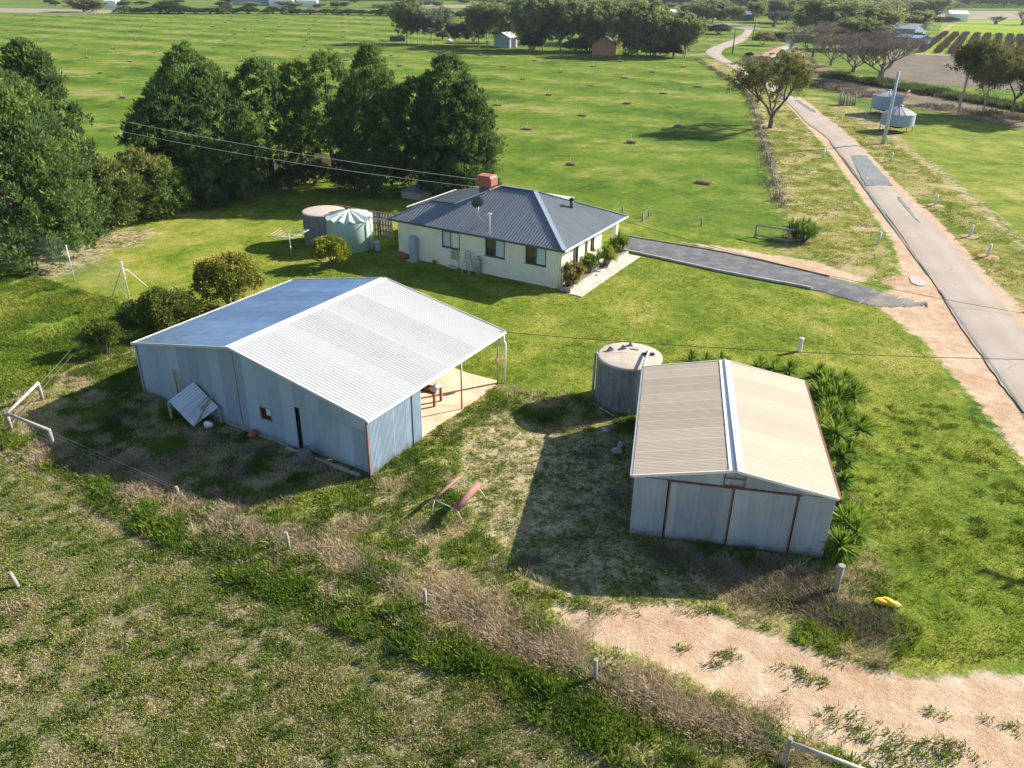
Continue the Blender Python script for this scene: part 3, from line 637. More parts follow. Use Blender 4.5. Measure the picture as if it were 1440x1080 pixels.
mb = MB(); beam(mb, (WT+.03, 0, HR-.16), (WT+.03, LA, HR-.16), .05, .09); mb.box(WT-.02, WT+.04, -.05, .02, 0, HR-.08); mb.build("corner_post", M_RUST, A)
mb = MB(); mb.box(-.12, -.04, -.06, .1, 0, HL-.08); mb.build("corner_flashing", M_GALVW, A)
mb = MB(); mb.box(W1-.03, W1+.03, -.04, -.012, 0, HA-.08); mb.build("seam_cover", M_STEEL, A)
for (x, y) in ((WT-.03, 6.62), (WT-.03, 9.82), (W1+4.2, 9.82)):
    mb = MB(); mb.tube([(x, y, 0), (x, y, HR+(.0 if x > WT-1 else .5)-.1)], .04, 8); mb.build("post", M_STEEL, A)
mb = MB(); beam(mb, (W1+1, 9.95, 3.3), (WT, 9.95, 2.42), .08, .3); mb.build("rear_beam", M_RUST, A)
mb = MB(); mb.tube([(WT+.17, LA-.1, HR-.1), (WT+.17, LA-.1, HR-.45), (WT+.24, LA-.05, HR-.55), (WT+.24, LA-.05, .05)], .05, 8); mb.build("downpipe", M_WHITE, A)
# small window, tin-clad door, timber bottom plate
mb = MB(); mb.box(7.74, 8.45, .04, .10, .93, 1.58); mb.build("window_shade_backing", M_DARK, A)  # near-black board stands in for the shade inside the window
wf = MB(); 
for q in ((7.74, 7.79, .93, 1.58), (8.40, 8.45, .93, 1.58), (7.79, 8.40, .93, .98), (7.79, 8.40, 1.53, 1.58)): wf.box(q[0], q[1], -.03, .03, q[2], q[3])
wf = wf.build("window_frame", M_STEEL, A)
mb = MB(); mb.box(8.12, 8.38, -.005, .005, 1.22, 1.52); mb.build("pane", M_BLIND, wf)
mb = MB(); mb.box(2.30, 2.40, -.03, .05, 0, 1.9); mb.build("door_jamb", M_OLDT, A)
mb = MB(); mb.box(2.41, 2.87, .0, .03, 0, 1.9); mb.build("door", M_STEEL, A)
mb = MB(); mb.box(9.84, 10.02, .10, .14, 0, 2.1); mb.build("door_gap_shade", M_DARK, A)  # dark strip coloured as the shade in the door gap
mb = MB(); mb.box(9.3, 13.3, -.30, -.18, .02, .14); mb.box(3.0, 9.2, -.06, -.02, .0, .10); mb.build("bottom_rail", M_OLDTH, A)
# slab under the open bay
mb = MB(); P = [FA.gl(*q) for q in ((575,572),(630,515.5),(662,526.5),(701,536.5),(697,541),(676,558),(655,572),(640,584),(617,596),(596,604),(585,610))]
mb.slab([(p[0], p[1], .035) for p in P], .06); mb.box(W1+1.02, WT-.1, 3.5, 9.9, -.02, .030); mb.build("slab", M_CONCO, A)
# disc hanging at the corner post
t_ = thing("hanging_disc", (0, 0, 0), 0, "rusty round disc hanging beside the corner post of the open shed bay", "disc")
q = FA.hit(699, 505.5, (WT+.05, 0, 0), (1, 0, 0)); wp = FA.o+FA.e*q[0]+FA.n*q[1]; t_.location = (wp[0], wp[1], q[2]); t_.rotation_euler = (0, 0, FA.a)
mb = MB(); mb.tube([(0, 0, 0), (.03, 0, 0)], .17, 20); mb.build("plate", M_RUST, t_)
mb = MB(); mb.tube([(.03, 0, 0), (.05, 0, 0)], .09, 14); mb.build("hub", M_STEEL, t_)
mb = MB(); mb.tube([(0.01, 0, .15), (0.01, 0, HR-q[2]-.1)], .012, 5); mb.build("chain", M_STEEL, t_)

# leaning tin sheet on a frame against the front wall
zb_ = hgt(246, 590, 564); Pb = g(236.7, 564, zb_)
pa = FA.hit(272, 537, (0, -.12, 0), (0, 1, 0)); wa = FA.o+FA.e*pa[0]+FA.n*pa[1]; a3 = np.array([wa[0], wa[1], pa[2]]); b3 = np.array([Pb[0], Pb[1], zb_])
best = None
for zc in np.arange(.1, 1.2, .05):
    c_ = np.append(g(272, 600, zc), zc); d_ = np.append(g(303, 575.5, 0.0), 0); d_ = a3+c_-b3
    dd = d_-np.array([0, 0, H]); zz_ = dd@CF; u_ = 720+FPX*(dd@CR)/zz_; v_ = 540-FPX*(dd@CU)/zz_; e_ = abs(u_-303)+abs(v_-575.5)
    if best is None or e_ < best[0]: best = (e_, c_)
c3 = best[1]; d3 = a3+c3-b3
t_ = thing("tin_lean_to", (b3[0], b3[1], 0), 0, "tilted corrugated iron sheet on poles leaning against the left end of the big shed", "lean-to")
o3 = np.array([b3[0], b3[1], 0.]); nn = np.cross(c3-b3, a3-b3); nn = nn/np.linalg.norm(nn); nn = nn if nn[2] > 0 else -nn
c = CS(pitch=.13, amp=.018, sub=8, sheet=.7); La = np.linalg.norm(c3-b3)
c.add(lambda s, t: (b3-o3+(c3-b3)*s/La+(a3-b3)*t, nn), La); c.build("tin_sheet", metal_sheet("lean_to_tin", (.50, .56, .64), (.38, .44, .52), .4, .6), t_)
mb = MB(); beam(mb, b3-o3+(0, 0, -.03), (0, 0, 0.0), .10, .10); mb.build("leg", M_OLDT, t_)
mb = MB(); beam(mb, d3-o3+(0, 0, -.03), (d3-o3)*(1, 1, 0), .08, .08); mb.build("leg", M_OLDT, t_)
for k0, k1, nm in ((.15, .95, "pole"), (.55, 1.25, "pole")):
    mb = MB(); p0 = c3*(1-k0)+d3*k0; p1 = a3*.35+d3*.65
    mb.tube([p0-o3+nn*.06+(b3-c3)*.25*(k0 > .3), p1-o3+nn*.10+(d3-c3)*(k1-.9)], .035, 6); mb.build(nm, M_OLDT, t_)
mb = MB(); mb.tube([c3*.6+d3*.4-o3+nn*.05, c3*.55+b3*.25+d3*.2-o3+nn*.25, a3*.4+d3*.6-o3+nn*.12], .02, 5); mb.build("wire_loop", M_STEEL, t_)

# things along the front of the big shed
def rock(name, u, v, r, label, cat="rock", mat=M_ROCK, z=0.0, sq=.8, seed=1, group=None):
    rr = random.Random(seed); mb = MB(); n, m_ = 12, 7; vs = []; fs = []
    ph = [rr.random()*6 for _ in range(6)]
    for j in range(m_+1):
        th_ = PI*j/m_
        for i in range(n):
            a = 2*PI*i/n; k = r*(1+.14*math.sin(2*a+ph[0])+.10*math.sin(3*th_+ph[1]+a)+.07*math.sin(5*a+ph[2]+th_))
            vs.append((k*math.sin(th_)*math.cos(a), k*math.sin(th_)*math.sin(a)*.85, k*math.cos(th_)*sq+r*sq*.75))
    for j in range(m_):
        for i in range(n): fs.append((j*n+i, j*n+(i+1) % n, (j+1)*n+(i+1) % n, (j+1)*n+i))
    mb.add(vs, [f[::-1] for f in fs], .5, True); o = mb.build(name, mat); p = g(u, v); o.location = (p[0], p[1], z-r*.15)
    tag(o, label, cat, group); return o
rock("weathered_stump", 432, 652, .30, "grey weathered stump beside the sliding door gap of the big shed", "stump", M_STUMP, sq=1.6, seed=4)
rock("weathered_stump", 419, 651, .26, "low broken stump left of the taller one at the big shed door", "stump", M_STUMP, sq=1.0, seed=8)
rock("rubble_pile", 357, 614, .22, "small reddish rubble pile at the foot of the big shed wall", "rubble", M_BRICKR, sq=.9, seed=2)
rock("bucket_lid", 293, 600, .18, "small pale container under the leaning tin sheet", "container", M_WHITE, sq=.9, seed=3)

# work bench with grinders inside the open bay
p = FA.gl(612, 573); wp = FA.o+FA.e*p[0]+FA.n*p[1]
t_ = thing("work_bench", (wp[0], wp[1], .03), FA.a+.1, "dark steel bench with grey motors standing on the slab of the open shed bay", "bench")
mb = MB(); mb.box(-1.5, .0, -.02, .06, .62, .70); mb.box(-1.5, .0, .60, .68, .62, .70); mb.box(-1.5, -.2, .10, .55, .66, .70); mb.build("bench_top", M_RUST, t_)
for x in (-.05, -1.45):
    for y in (.02, .64): mb = MB(); mb.box(x-.05, x+.05, y-.05, y+.05, 0, .62); mb.build("leg", M_RUST, t_)
mb = MB(); beam(mb, (-1.4, .3, .3), (-.1, .3, .6), .04, .05); mb.build("brace", M_RUST, t_)
mb = MB(); mb.tube([(-.12, .05, .86), (-.12, .5, .86)], [.16, .16], 14); mb.tube([(-.12, .5, .86), (-.12, .6, .86)], [.1, .1], 10); mb.build("motor", M_STEEL, t_)
mb = MB(); mb.lathe([(0, .70), (.22, .70), (.25, .95), (.22, 1.12), (0, 1.15)], (-1.25, .3, 0), 18); mb.build("drum", M_STEEL, t_)

# ------------------------------------------------------------ tan-roofed shed (right)
FB = Frame(4.346, 23.643, -0.18255)
WB, LB, HWB, HAB, HSB = 6.716, 8.805, 2.487, 3.196, 2.567; xm = WB/2
Bt = thing("tin_garage", (FB.x, FB.y, 0), FB.a, "tan roofed tin garage with four grey ribbed front panels and a white ridge cap", "garage")
def ztB(u): return HSB+(HAB-HSB)*(1-abs(u-xm)/xm)-.03
c = CS(pitch=.19, amp=.012, sub=16, sheet=.76, rib=True)
c.add(wallf('x', 0, 0, 2.47, 0, nf_), 1.16, 0); c.build("front_wall", M_BFRONT, Bt, False)
c = CS(pitch=.19, amp=.012, sub=16, sheet=.76, rib=True); c.add(wallf('x', 0, 0, 2.47, 5.56, nf_), WB-5.56, .1); c.build("front_wall", M_BFRONT, Bt, False)
c = CS(pitch=.076, amp=.006, sub=5, sheet=.8)
c.add(wallf('x', -.012, 2.50, ztB, 0, nf_), WB); c.build("gable_panel", M_BFRONT, Bt)
for (u0, u1) in ((1.20, 3.38), (3.42, 5.50)):
    c = CS(pitch=.19, amp=.012, sub=16, sheet=.76, rib=True); c.add(wallf('x', -.045, .03, 2.45, u0, nf_), u1-u0, u0*2.3); d_ = c.build("sliding_door", M_BFRONT, Bt, False)
    for x in ((u0, u1-.04) if u0 < 2 else (u1-.04,)): mb = MB(); mb.box(x, x+.045, -.075, -.035, .03, 2.46); mb.build("door_stile", M_RUST, d_)
d_['label'] = "sliding door with a pale vertical streak"
mb = MB(); mb.box(1.1, 5.62, -.07, -.05, 2.44, 2.50); mb.build("door_rail", M_RUST, Bt)
mb = MB(); beam(mb, (5.46, -.09, .4), (5.50, -.09, 2.3), .03, .03); mb.build("door_bolt", M_RUST, Bt)
mb = MB(); mb.box(0, WB, .01, .2, -.05, .03); mb.build("door_track", M_RUST, Bt)
c = CS(sub=5)
c.add(wallf('y', 0, 0, HSB-.03, 0, (-1, 0, 0)), LB); c.build("side_wall", M_BFRONT, Bt)
c = CS(sub=5); c.add(wallf('y', WB, 0, HSB-.03, 0, (1, 0, 0)), LB); c.build("side_wall", M_BFRONT, Bt)
c = CS(sub=5); c.add(wallf('x', LB, 0, ztB, 0, (0, 1, 0)), WB); c.build("rear_wall", M_BFRONT, Bt)
ob = .08
for ex in (-ob, WB+ob):
    ez = HSB-(HAB-HSB)/xm*ob; d = np.array([ex-xm, 0, ez-HAB]); n = np.array([-d[2], 0, d[0]]); n = n/np.linalg.norm(n); n = n if n[2] > 0 else -n
    c = CS(pitch=.095, amp=.010, sub=8, sheet=.50); c.k = (.095, .0052, 8, .76, False)
    c.add(lambda s, t: (np.array([xm, -.06+s, HAB])+d*t, n), LB+.12); c.build("roof_slope", M_TANR, Bt)
mb = MB(); s_ = (HAB-HSB)/xm
for k in (-1, 1):
    p0 = (xm+k*.005, -.08, HAB+.028); p1 = (xm+k*.24, -.08, HAB+.028-.24*s_)
    mb.slab([p0, p1, (p1[0], LB+.08, p1[2]), (p0[0], LB+.08, p0[2])][::k], .012)
mb.build("ridge_cap", M_WHITE, Bt)
mb = MB(); mb.tube([(xm, -.085, HAB+.04), (xm, LB+.085, HAB+.04)], .045, 8); mb.build("ridge_roll", M_GALV, Bt)
for y in (-.09, LB+.09):
    mb = MB(); beam(mb, (-ob, y, HSB-.05), (xm, y, HAB-.02), .04, .10); beam(mb, (xm, y, HAB-.02), (WB+ob, y, HSB-.05), .04, .10); mb.build("barge_flashing", M_CREAM, Bt)
for x in (-ob-.05, WB+ob+.05):
    mb = MB(); beam(mb, (x, -.1, HSB-.07), (x, LB+.1, HSB-.07), .09, .08); mb.build("gutter", M_RUST if x > 0 else M_STEEL, Bt)
mb = MB()
for x in (3.02, 3.70): beam(mb, (x, -.06, 2.55), (x, -.06, 3.16), .03, .03)
for z in (2.56, 2.86, 3.14): beam(mb, (3.02, -.08, z), (3.70, -.08, z), .03, .03)
mb.build("gable_bracket", M_RUST, Bt)

# ------------------------------------------------------------ concrete tank beside it
def conc_tank(x, y, r, h, label, cat="water tank", rust=False):
    t = thing("concrete_water_tank", (x, y, 0), 0, label, cat); n = 48
    mb = MB(); mb.lathe([(r*1.0, -.1), (r*1.0, h*.5), (r*.995, h-.10), (r*.985, h-.02)], n=n); mb.build("wall", M_TANK, t)
    mb = MB(); mb.lathe([(r*.985, h-.02), (r*1.015, h-.015), (r*1.015, h+.05), (r*.95, h+.075), (r*.5, h+.11), (0.01, h+.13)], n=n); mb.build("lid", M_TANKT, t); return t
tB = conc_tank(5.47, 34.06, 1.50, 2.24, "round concrete water tank with lumps of timber on its lid, beside the tan roofed garage")
for (u, v, a, sx, lab) in ((859,490,.5,.34,"leftmost"), (877,488,.3,.34,"second from the left"), (887,483,.0,.22,"rear"), (893,489,-.3,.38,"flat")):
    p = g(u, v+1, 2.40)
    t = thing("timber_block", (p[0], p[1], 2.33), a, "dark timber block on the garage tank lid, %s of four" % lab, "block", "timber blocks on the tank lid")
    mb = MB()
    if lab == "flat": mb.box(-sx/2, sx/2, -.08, .08, 0, .06)
    else: mb.add([(-sx/2, -.1, 0), (sx/2, -.1, 0), (0, -.1, .2), (-sx/2, .1, 0), (sx/2, .1, 0), (0, .1, .2)], [(0, 1, 2), (5, 4, 3), (0, 3, 4, 1), (1, 4, 5, 2), (2, 5, 3, 0)])
    mb.build("block", M_OLDT, t)
p = g(912, 497, 2.4); t = thing("inlet_pipe", (p[0], p[1], 2.36), 0, "white downpipe elbow feeding a dark inlet on the garage tank lid", "pipe")
q = FB.o+FB.e*(-ob-.05)+FB.n*(LB); mb = MB(); mb.tube([(q[0]-p[0], q[1]-p[1], HSB-2.36-.02), (-.02, -.15, .22), (-.02, .0, .18), (-.02, .02, .0)], .055, 8); mb.build("pipe", M_WHITE, t)
mb = MB(); mb.box(-.28, .28, -.10, .10, .0, .05); mb.box(-.1, .1, -.25, .2, .05, .08); mb.build("inlet_cover", M_DARK, t)
p0 = g(840, 560); t = thing("overflow_pipe", (5.47-1.60, 34.06+.15, 0), 0, "pale grey overflow pipe standing up the left side of the garage tank", "pipe")
mb = MB(); mb.tube([(0, 0, 0), (0, 0, 2.3), (.12, 0, 2.36)], .06, 8); mb.build("upright", M_GALV, t)
mb = MB(); mb.tube([(.02, .1, 0), (.02, .1, 1.7)], .04, 8); mb.build("riser", M_STEEL, t)
pA, pB = g(843, 574), g(863, 586); mb = MB(); mb.tube([(pA[0], pA[1], .05), (pB[0], pB[1], .04)], .035, 7); tag(mb.build("white_pipe", M_WHITE), "short white pipe lying at the foot of the garage tank", "pipe")
rock("boulder", 851, 606, .20, "flat pale boulder nearest the garage tank", seed=5, sq=.6)
rock("boulder", 873, 628, .19, "rear rounded boulder of the touching pair left of the garage", seed=6)
rock("boulder", 868, 637, .23, "front rounded boulder of the touching pair left of the garage", seed=7)

# ------------------------------------------------------------ house
FH = Frame(3.009, 49.124, -0.52631)
LH, WH, HW, OV, HRD = 13.0, 8.93, 2.76, .42, 4.87; SLH = (HRD-HW)/(WH/2+OV)
Hs = thing("farm_house", (FH.x, FH.y, 0), FH.a, "cream rendered farmhouse with a dark blue grey hipped iron roof", "house")
def wall_open(mb, ax, c0, c1, a0, a1, z0, z1, ops):
    def bx(p, q, r, s):
        if q-p > 1e-4 and s-r > 1e-4:
            mb.box(p, q, c0, c1, r, s) if ax == 'x' else mb.box(c0, c1, p, q, r, s)
    cur = a0
    for (p, q, r, s) in sorted(ops):
        bx(cur, p, z0, z1); bx(p, q, z0, r); bx(p, q, s, z1); cur = q
    bx(cur, a1, z0, z1)
wins = [(-9.20, -7.75, 1.33, 2.46), (-5.69, -4.18, 1.30, 2.50), (-2.60, -1.08, 1.33, 2.52), (-8.51, -7.93, .20, .52)]
mb = MB(); wall_open(mb, 'x', 0, .2, -LH, 0, -.05, HW-.02, wins); mb.build("front_wall", M_RENDER, Hs)
rw = [(1.35, 2.45, .25, 2.36), (3.45, 3.85, 1.2, 2.3), (4.3, 4.9, 1.2, 2.3)]
mb = MB(); wall_open(mb, 'y', -.2, 0, .201, 6.1, -.05, HW-.02, rw); mb.box(-1.6, -1.4, 6.1, WH, -.05, HW-.02); mb.box(-1.4, -.2, 5.9, 6.1, -.05, HW-.02); mb.build("end_wall", M_RENDER, Hs)
mb = MB(); mb.box(-.3, .0, 8.55, WH, 0, HW-.02); mb.build("porch_pillar", M_RENDER, Hs)
mb = MB(); mb.box(-LH, -1.6, WH-.2, WH, -.05, HW-.02); mb.build("rear_wall", M_RENDER, Hs)
mb = MB(); mb.box(-LH, -LH+.2, .2, WH-.2, -.05, HW-.02); mb.box(-14.0, -13.8, 3.0, WH, -.05, HW-.05); mb.build("side_wall", M_RENDER, Hs)
mb = MB(); mb.box(-LH+.2, -.25, .25, WH-.25, 0.0, .1); mb.build("floor", M_DARK, Hs)
mb = MB(); mb.box(-1.4, .0, 6.1, WH, -.02, .18); mb.build("porch_floor", M_CONC, Hs)
def window(ax, c, p, q, r, s, light, frame=M_TRIMH, par=Hs):
    """sliding window: frame with two sashes, one pale behind its glass"""
    f = MB(); t = .06
    def bx(mb, a, b, c0, c1, z0, z1): mb.box(a, b, c0, c1, z0, z1) if ax == 'x' else mb.box(c0, c1, a, b, z0, z1)
    o1, o2 = (c-.02, c+.10) if ax == 'x' else (c-.10, c+.02)
    bx(f, p, p+t, o1, o2, r, s); bx(f, q-t, q, o1, o2, r, s); bx(f, p+t, q-t, o1, o2, r, r+t); bx(f, p+t, q-t, o1, o2, s-t, s)
    m_ = (p+q)/2; bx(f, m_-t*.6, m_+t*.6, o1, o2, r+t, s-t)
    f = f.build("window_frame", frame, par)
    g0 = c+.05 if ax == 'x' else c-.05
    for k, (a, b) in enumerate(((p+t, m_-t*.6), (m_+t*.6, q-t))):
        m = MB(); bx(m, a, b, g0-.004, g0+.004, r+t, s-t); m.build("pane", M_GLASS if k != light else M_BLIND, f)
    m = MB(); bx(m, p-.04, q+.04, c-.05 if ax == 'x' else c, c if ax == 'x' else c+.05, r-.05, r); m.build("sill", frame, f)
window('x', 0, *wins[0], 0); window('x', 0, *wins[1], 1); window('x', 0, *wins[2], 1)
mb = MB(); mb.box(wins[3][0], wins[3][1], .12, .14, wins[3][2], wins[3][3]); mb.build("vent_shade_backing", M_DARK, Hs)  # black sheet paints the unlit hollow behind the vent
mb = MB(); mb.box(-8.75, -7.85, -.3, -.01, -.02, .08); mb.build("doorstep", M_CONC, Hs)
M_BRNW = simple("brown_frame", (.13, .09, .07), .6, 0, .1, 3)
for r_ in rw: window('y', 0, *r_, 0 if r_[0] < 2 else 5, frame=M_BRNW)
mb = MB(); mb.box(0, .45, 3.95, 4.25, 1.35, 1.42); mb.box(.0, .06, 3.95, 4.25, 1.1, 1.35); mb.build("awning_bracket", M_WHITE, Hs)
x0e, x1e, y0e, y1e = -LH-OV, OV, -OV, WH+OV; xr0, xr1, ym = -7.18, -WH/2, WH/2
nF = np.array([0, -SLH, 1.]); nF /= np.linalg.norm(nF)
def ytop(x):
    if x < -11.4: return y0e+(x-x0e)*(1.95-y0e)/(-11.4-x0e)
    if x < -9.5: return 1.95
    if x < xr0: return 1.95+(x+9.5)*(ym-1.95)/(xr0+9.5)
    if x < xr1: return ym
    return y0e+(x1e-x)
c = CS(pitch=.22, amp=.021, sub=8, sheet=.8)
c.add(lambda s, t: ((x0e+s, y0e+t*(ytop(x0e+s)-y0e), HW+SLH*t*(ytop(x0e+s)-y0e)), nF), x1e-x0e); c.build("roof_slope", M_ROOFH, Hs)
nR = np.array([SLH, 0, 1.]); nR /= np.linalg.norm(nR)
c = CS(pitch=.22, amp=.021, sub=8, sheet=.8)
c.add(lambda s, t: ((x1e-t*min(s, y1e-y0e-s), y0e+s, HW+SLH*t*min(s, y1e-y0e-s)), nR), y1e-y0e); c.build("roof_slope", M_ROOFH, Hs)
nL = np.array([-SLH, 0, 1.]); nL /= np.linalg.norm(nL)
c = CS(pitch=.22, amp=.021, sub=8, sheet=.8)
c.add(lambda s, t: ((x0e+t*min(s*2.02/2.37, 2.02)*(1 if s < 2.37 else max(0, (3.4-s)/1.03)), y0e+s, HW+SLH*1.17*t*min(s*2.02/2.37, 2.02)*(1 if s < 2.37 else max(0, (3.4-s)/1.03))), nL), 3.35); c.build("roof_slope", M_ROOFH, Hs)
nLo = np.array([-.225, 0, 1.]); nLo /= np.linalg.norm(nLo)
M_ROOFS = metal_sheet("smooth_slate_roof", (.115, .135, .16), (.09, .105, .13), .4, .15, tintamt=.08)
def lo(s, t):
    y = 1.96+s; xl = -11.4-(2.9)*min(1, s/.95); xr = -9.5+(xr0+9.5)*min(1, s/2.4)-max(0, s-2.45)*1.0; x = xl+(xr-xl)*t
    return (x, y, 2.72+(x+14.3)*.226), nLo
c = CS(pitch=.20, amp=.006, sub=6, sheet=.8); c.add(lo, 7.4, nseg=2); c.build("rear_roof", M_ROOFS, Hs)
c = CS(pitch=.22, amp=.021, sub=8, sheet=.8)
c.add(lambda s, t: ((xr0+s, y1e-t*(min(ym+OV, x1e-(xr0+s))), HW+SLH*t*min(ym+OV, x1e-(xr0+s))), np.array([0, SLH, 1.])/1.09), x1e-xr0); c.build("roof_slope", M_ROOFH, Hs)
M_CAPH = simple("hip_cap", (.33, .39, .45), .4, .2, .08, 2)
mb = MB(); beam(mb, (x1e, y0e, HW+.03), (xr1, ym, HRD+.035), .30, .03); mb.build("hip_cap", M_CAPH, Hs)
mb = MB(); beam(mb, (x1e, y1e, HW+.03), (xr1, ym, HRD+.035), .22, .03); mb.build("hip_cap", M_ROOFH, Hs); mb = MB(); beam(mb, (x0e, y0e, HW+.03), (-11.4, 1.95, 3.79), .18, .03); mb.build("hip_cap", M_ROOFH, Hs)
mb = MB(); beam(mb, (xr0, ym, HRD+.035), (xr1, ym, HRD+.035), .28, .03); mb.build("ridge_cap", M_ROOFH, Hs)
mb = MB(); beam(mb, (-9.5, 1.95, 3.82), (xr0, ym, HRD+.03), .10, .04); mb.build("valley_flashing", M_WHITE, Hs)
mb = MB(); beam(mb, (-11.4, 1.93, 3.80), (-9.5, 1.93, 3.82), .08, .06); mb.build("apron_flashing", M_TRIMH, Hs)
mb = MB(); beam(mb, (x0e-.05, y0e-.06, HW-.06), (x1e+.05, y0e-.06, HW-.06), .12, .14); mb.build("front_gutter", M_TRIMH, Hs)
mb = MB(); beam(mb, (x1e+.06, y0e-.1, HW-.05), (x1e+.06, y1e+.1, HW-.05), .11, .10); mb.build("end_gutter", simple("pale_gutter", (.50, .53, .52), .5, 0, .08, 2), Hs)
mb = MB(); beam(mb, (-14.36, 2.9, 2.68), (-14.36, y1e, 2.68), .11, .10); beam(mb, (x0e-.03, y0e, HW-.05), (x0e-.03, 2.9, HW-.05), .08, .10); mb.build("rear_gutter", M_WHITE, Hs)
mb = MB(); mb.box(x0e+.02, x1e-.02, y0e+.02, -.01, HW-.10, HW-.07); mb.box(.01, x1e-.02, 0, y1e-.02, HW-.10, HW-.07); mb.build("eave_lining", M_CREAM, Hs)
# pale skillion behind the house
c = CS(pitch=.09, amp=.010, sub=6); pk = [FH.hit(u, v, (0, 0, 3.05), (0, 0, 1)) for u, v in ((757,268),(809,276))]
x_a, x_b = pk[0][0], pk[1][0]; yb = (pk[0][1]+pk[1][1])/2
c.add(lambda s, t: ((x_a+s, 7.6+(yb-7.6)*t, 3.25-.3*t), (0, 0, 1)), x_b-x_a); c.build("verandah_roof", M_GALV, Hs)
mb = MB(); 
for x in (x_a+.1, x_b-.1): mb = MB(); mb.tube([(x, yb-.1, 0), (x, yb-.1, 2.9)], .045, 7); mb.build("verandah_post", M_WHITE, Hs)
mb = MB(); mb.tube([(-.12, -.09, HW-.1), (-.12, -.09, .05)], .045, 8); mb.build("downpipe", M_CREAM, Hs)
mb = MB(); mb.tube([(.08, .12, HW-.1), (.08, .12, .1)], .045, 8); mb.build("downpipe", M_CREAM, Hs)
def zfront(y): return HW+SLH*(y-y0e)
# roof gear: cooler, flue, dish, aerial
def onH(x, y, z, rz=0): q = FH.o+FH.e*x+FH.n*y; return (q[0], q[1], z), FH.a+rz
l_, r_ = onH(-8.15, 4.1, 4.68); t = thing("rooftop_cooler", l_, r_, "red box shaped evaporative cooler on the farmhouse ridge", "cooler")
mb = MB(); mb.box(-.42, .42, -.35, .35, -.3, .12); mb.build("duct", M_TRIMH, t)
mb = MB(); mb.obox((0, 0, .50), (1.22, 1.05, .72), None, .5, .09); mb.build("housing", M_TERRA, t)
mb = MB()
for z in np.arange(.25, .78, .09): mb.box(-.5, .5, -.545, -.528, z, z+.04)
for z in np.arange(.25, .78, .09): mb.box(.613, .63, -.42, .42, z, z+.04)
mb.build("louvre", M_BRICKR, t)
mb = MB(); mb.obox((0, 0, .885), (1.1, .93, .05), None, .5, .02); mb.build("lid", M_TERRA, t)
l_, r_ = onH(-2.11, 5.42, 3.75); t = thing("flue", l_, r_, "short dark flue pipe on the right hip of the farmhouse roof", "flue")
mb = MB(); mb.cyl(0, 0, 0, .62, .12, n=14); mb.build("pipe", M_TRIMH, t); mb = MB(); mb.lathe([(.17, .60), (.17, .72), (.05, .80), (0, .80)], n=14); mb.build("cap", M_DARK, t)
l_, r_ = onH(-6.55, .25, zfront(.25)); t = thing("satellite_dish", l_, r_, "dark satellite dish on a mast on the farmhouse roof", "satellite dish")
dR = rotm(rx=math.radians(-62), rz=math.radians(48))
mb = MB(); mb.tube([(0, 0, 0), (.05, .0, .7), (.1, .1, 1.35)], .03, 6); mb.tube([(-.3, .5, .25), (.07, .02, .9)], .02, 5); mb.tube([(.4, .4, .2), (.07, .02, .9)], .02, 5); mb.build("mast", M_STEEL, t)
mb = MB(); prof = [(r, .9*r*r) for r in (0.001, .1, .2, .3, .4, .45)]; n = 24; vs = []; fs = []
for (r, z) in prof:
    for k in range(n): a = 2*PI*k/n; vs.append(dR@Vector((r*math.cos(a), r*math.sin(a)*1.05, z))+Vector((.1, .12, 1.5)))
for i in range(len(prof)-1):
    for k in range(n): fs.append((i*n+k, i*n+(k+1) % n, (i+1)*n+(k+1) % n, (i+1)*n+k))
mb.add(vs, fs, .5, True); mb.build("dish", M_TRIMH, t)
mb = MB(); tip = dR@Vector((0, .1, .62))+Vector((.1, .12, 1.5)); mb.tube([dR@Vector((0, -.42, .15))+Vector((.1, .12, 1.5)), tip], .018, 5); mb.obox(tip, (.12, .12, .10), dR, .5, .02); mb.build("feed_arm", M_WHITE, t)
l_, r_ = onH(-5.15, -.3, HW); t = thing("aerial", l_, r_, "thin white aerial mast with a small head on the farmhouse eave", "aerial")
za_ = FH.hit(698.5, 302, (-5.15, -.3, 0), (0, 1, 0))[2]
mb = MB(); mb.tube([(0, 0, -.2), (0, 0, za_-HW)], .022, 6); mb.build("mast", M_WHITE, t); mb = MB(); mb.obox((0, 0, za_-HW), (.25, .07, .07), None); mb.tube([(0, 0, za_-HW), (-.5, .1, za_-HW-.25)], .015, 5); mb.build("head", M_WHITE, t)
# against the long wall
l_, r_ = onH(-11.47, -.33, 0); t = thing("water_heater", l_, r_, "grey blue cylindrical water heater against the long farmhouse wall", "water heater")
mb = MB(); mb.lathe([(.30, .05), (.31, .10), (.31, 1.62), (.27, 1.70), (0.01, 1.72)], n=24); mb.build("tank", M_GREYP, t); mb = MB(); mb.box(-.36, .36, -.36, .33, -.02, .05); mb.build("base", M_CONC, t)
mb = MB(); mb.tube([(-.28, -.05, .5), (-.36, .1, .5), (-.36, .3, 1.6)], .018, 5); mb.build("pipe", M_STEEL, t)
l_, r_ = onH(-6.12, -.25, 0); t = thing("gas_bottle", l_, r_, "tall grey gas bottle beside the stepladder at the farmhouse wall", "gas bottle")
mb = MB(); mb.lathe([(.16, .0), (.17, .03), (.185, .08), (.185, .95), (.14, 1.05), (.07, 1.09), (.06, 1.10)], n=20); mb.build("body", M_STEEL, t); mb = MB(); mb.lathe([(.09, 1.08), (.10, 1.22), (.09, 1.22), (.08, 1.1)], n=14); mb.cyl(0, 0, 1.09, 1.17, .03); mb.build("collar", M_STEEL, t)
l_, r_ = onH(-6.88, -.35, 0, .1); t = thing("stepladder", l_, r_, "folding grey stepladder standing open against the farmhouse wall", "ladder")
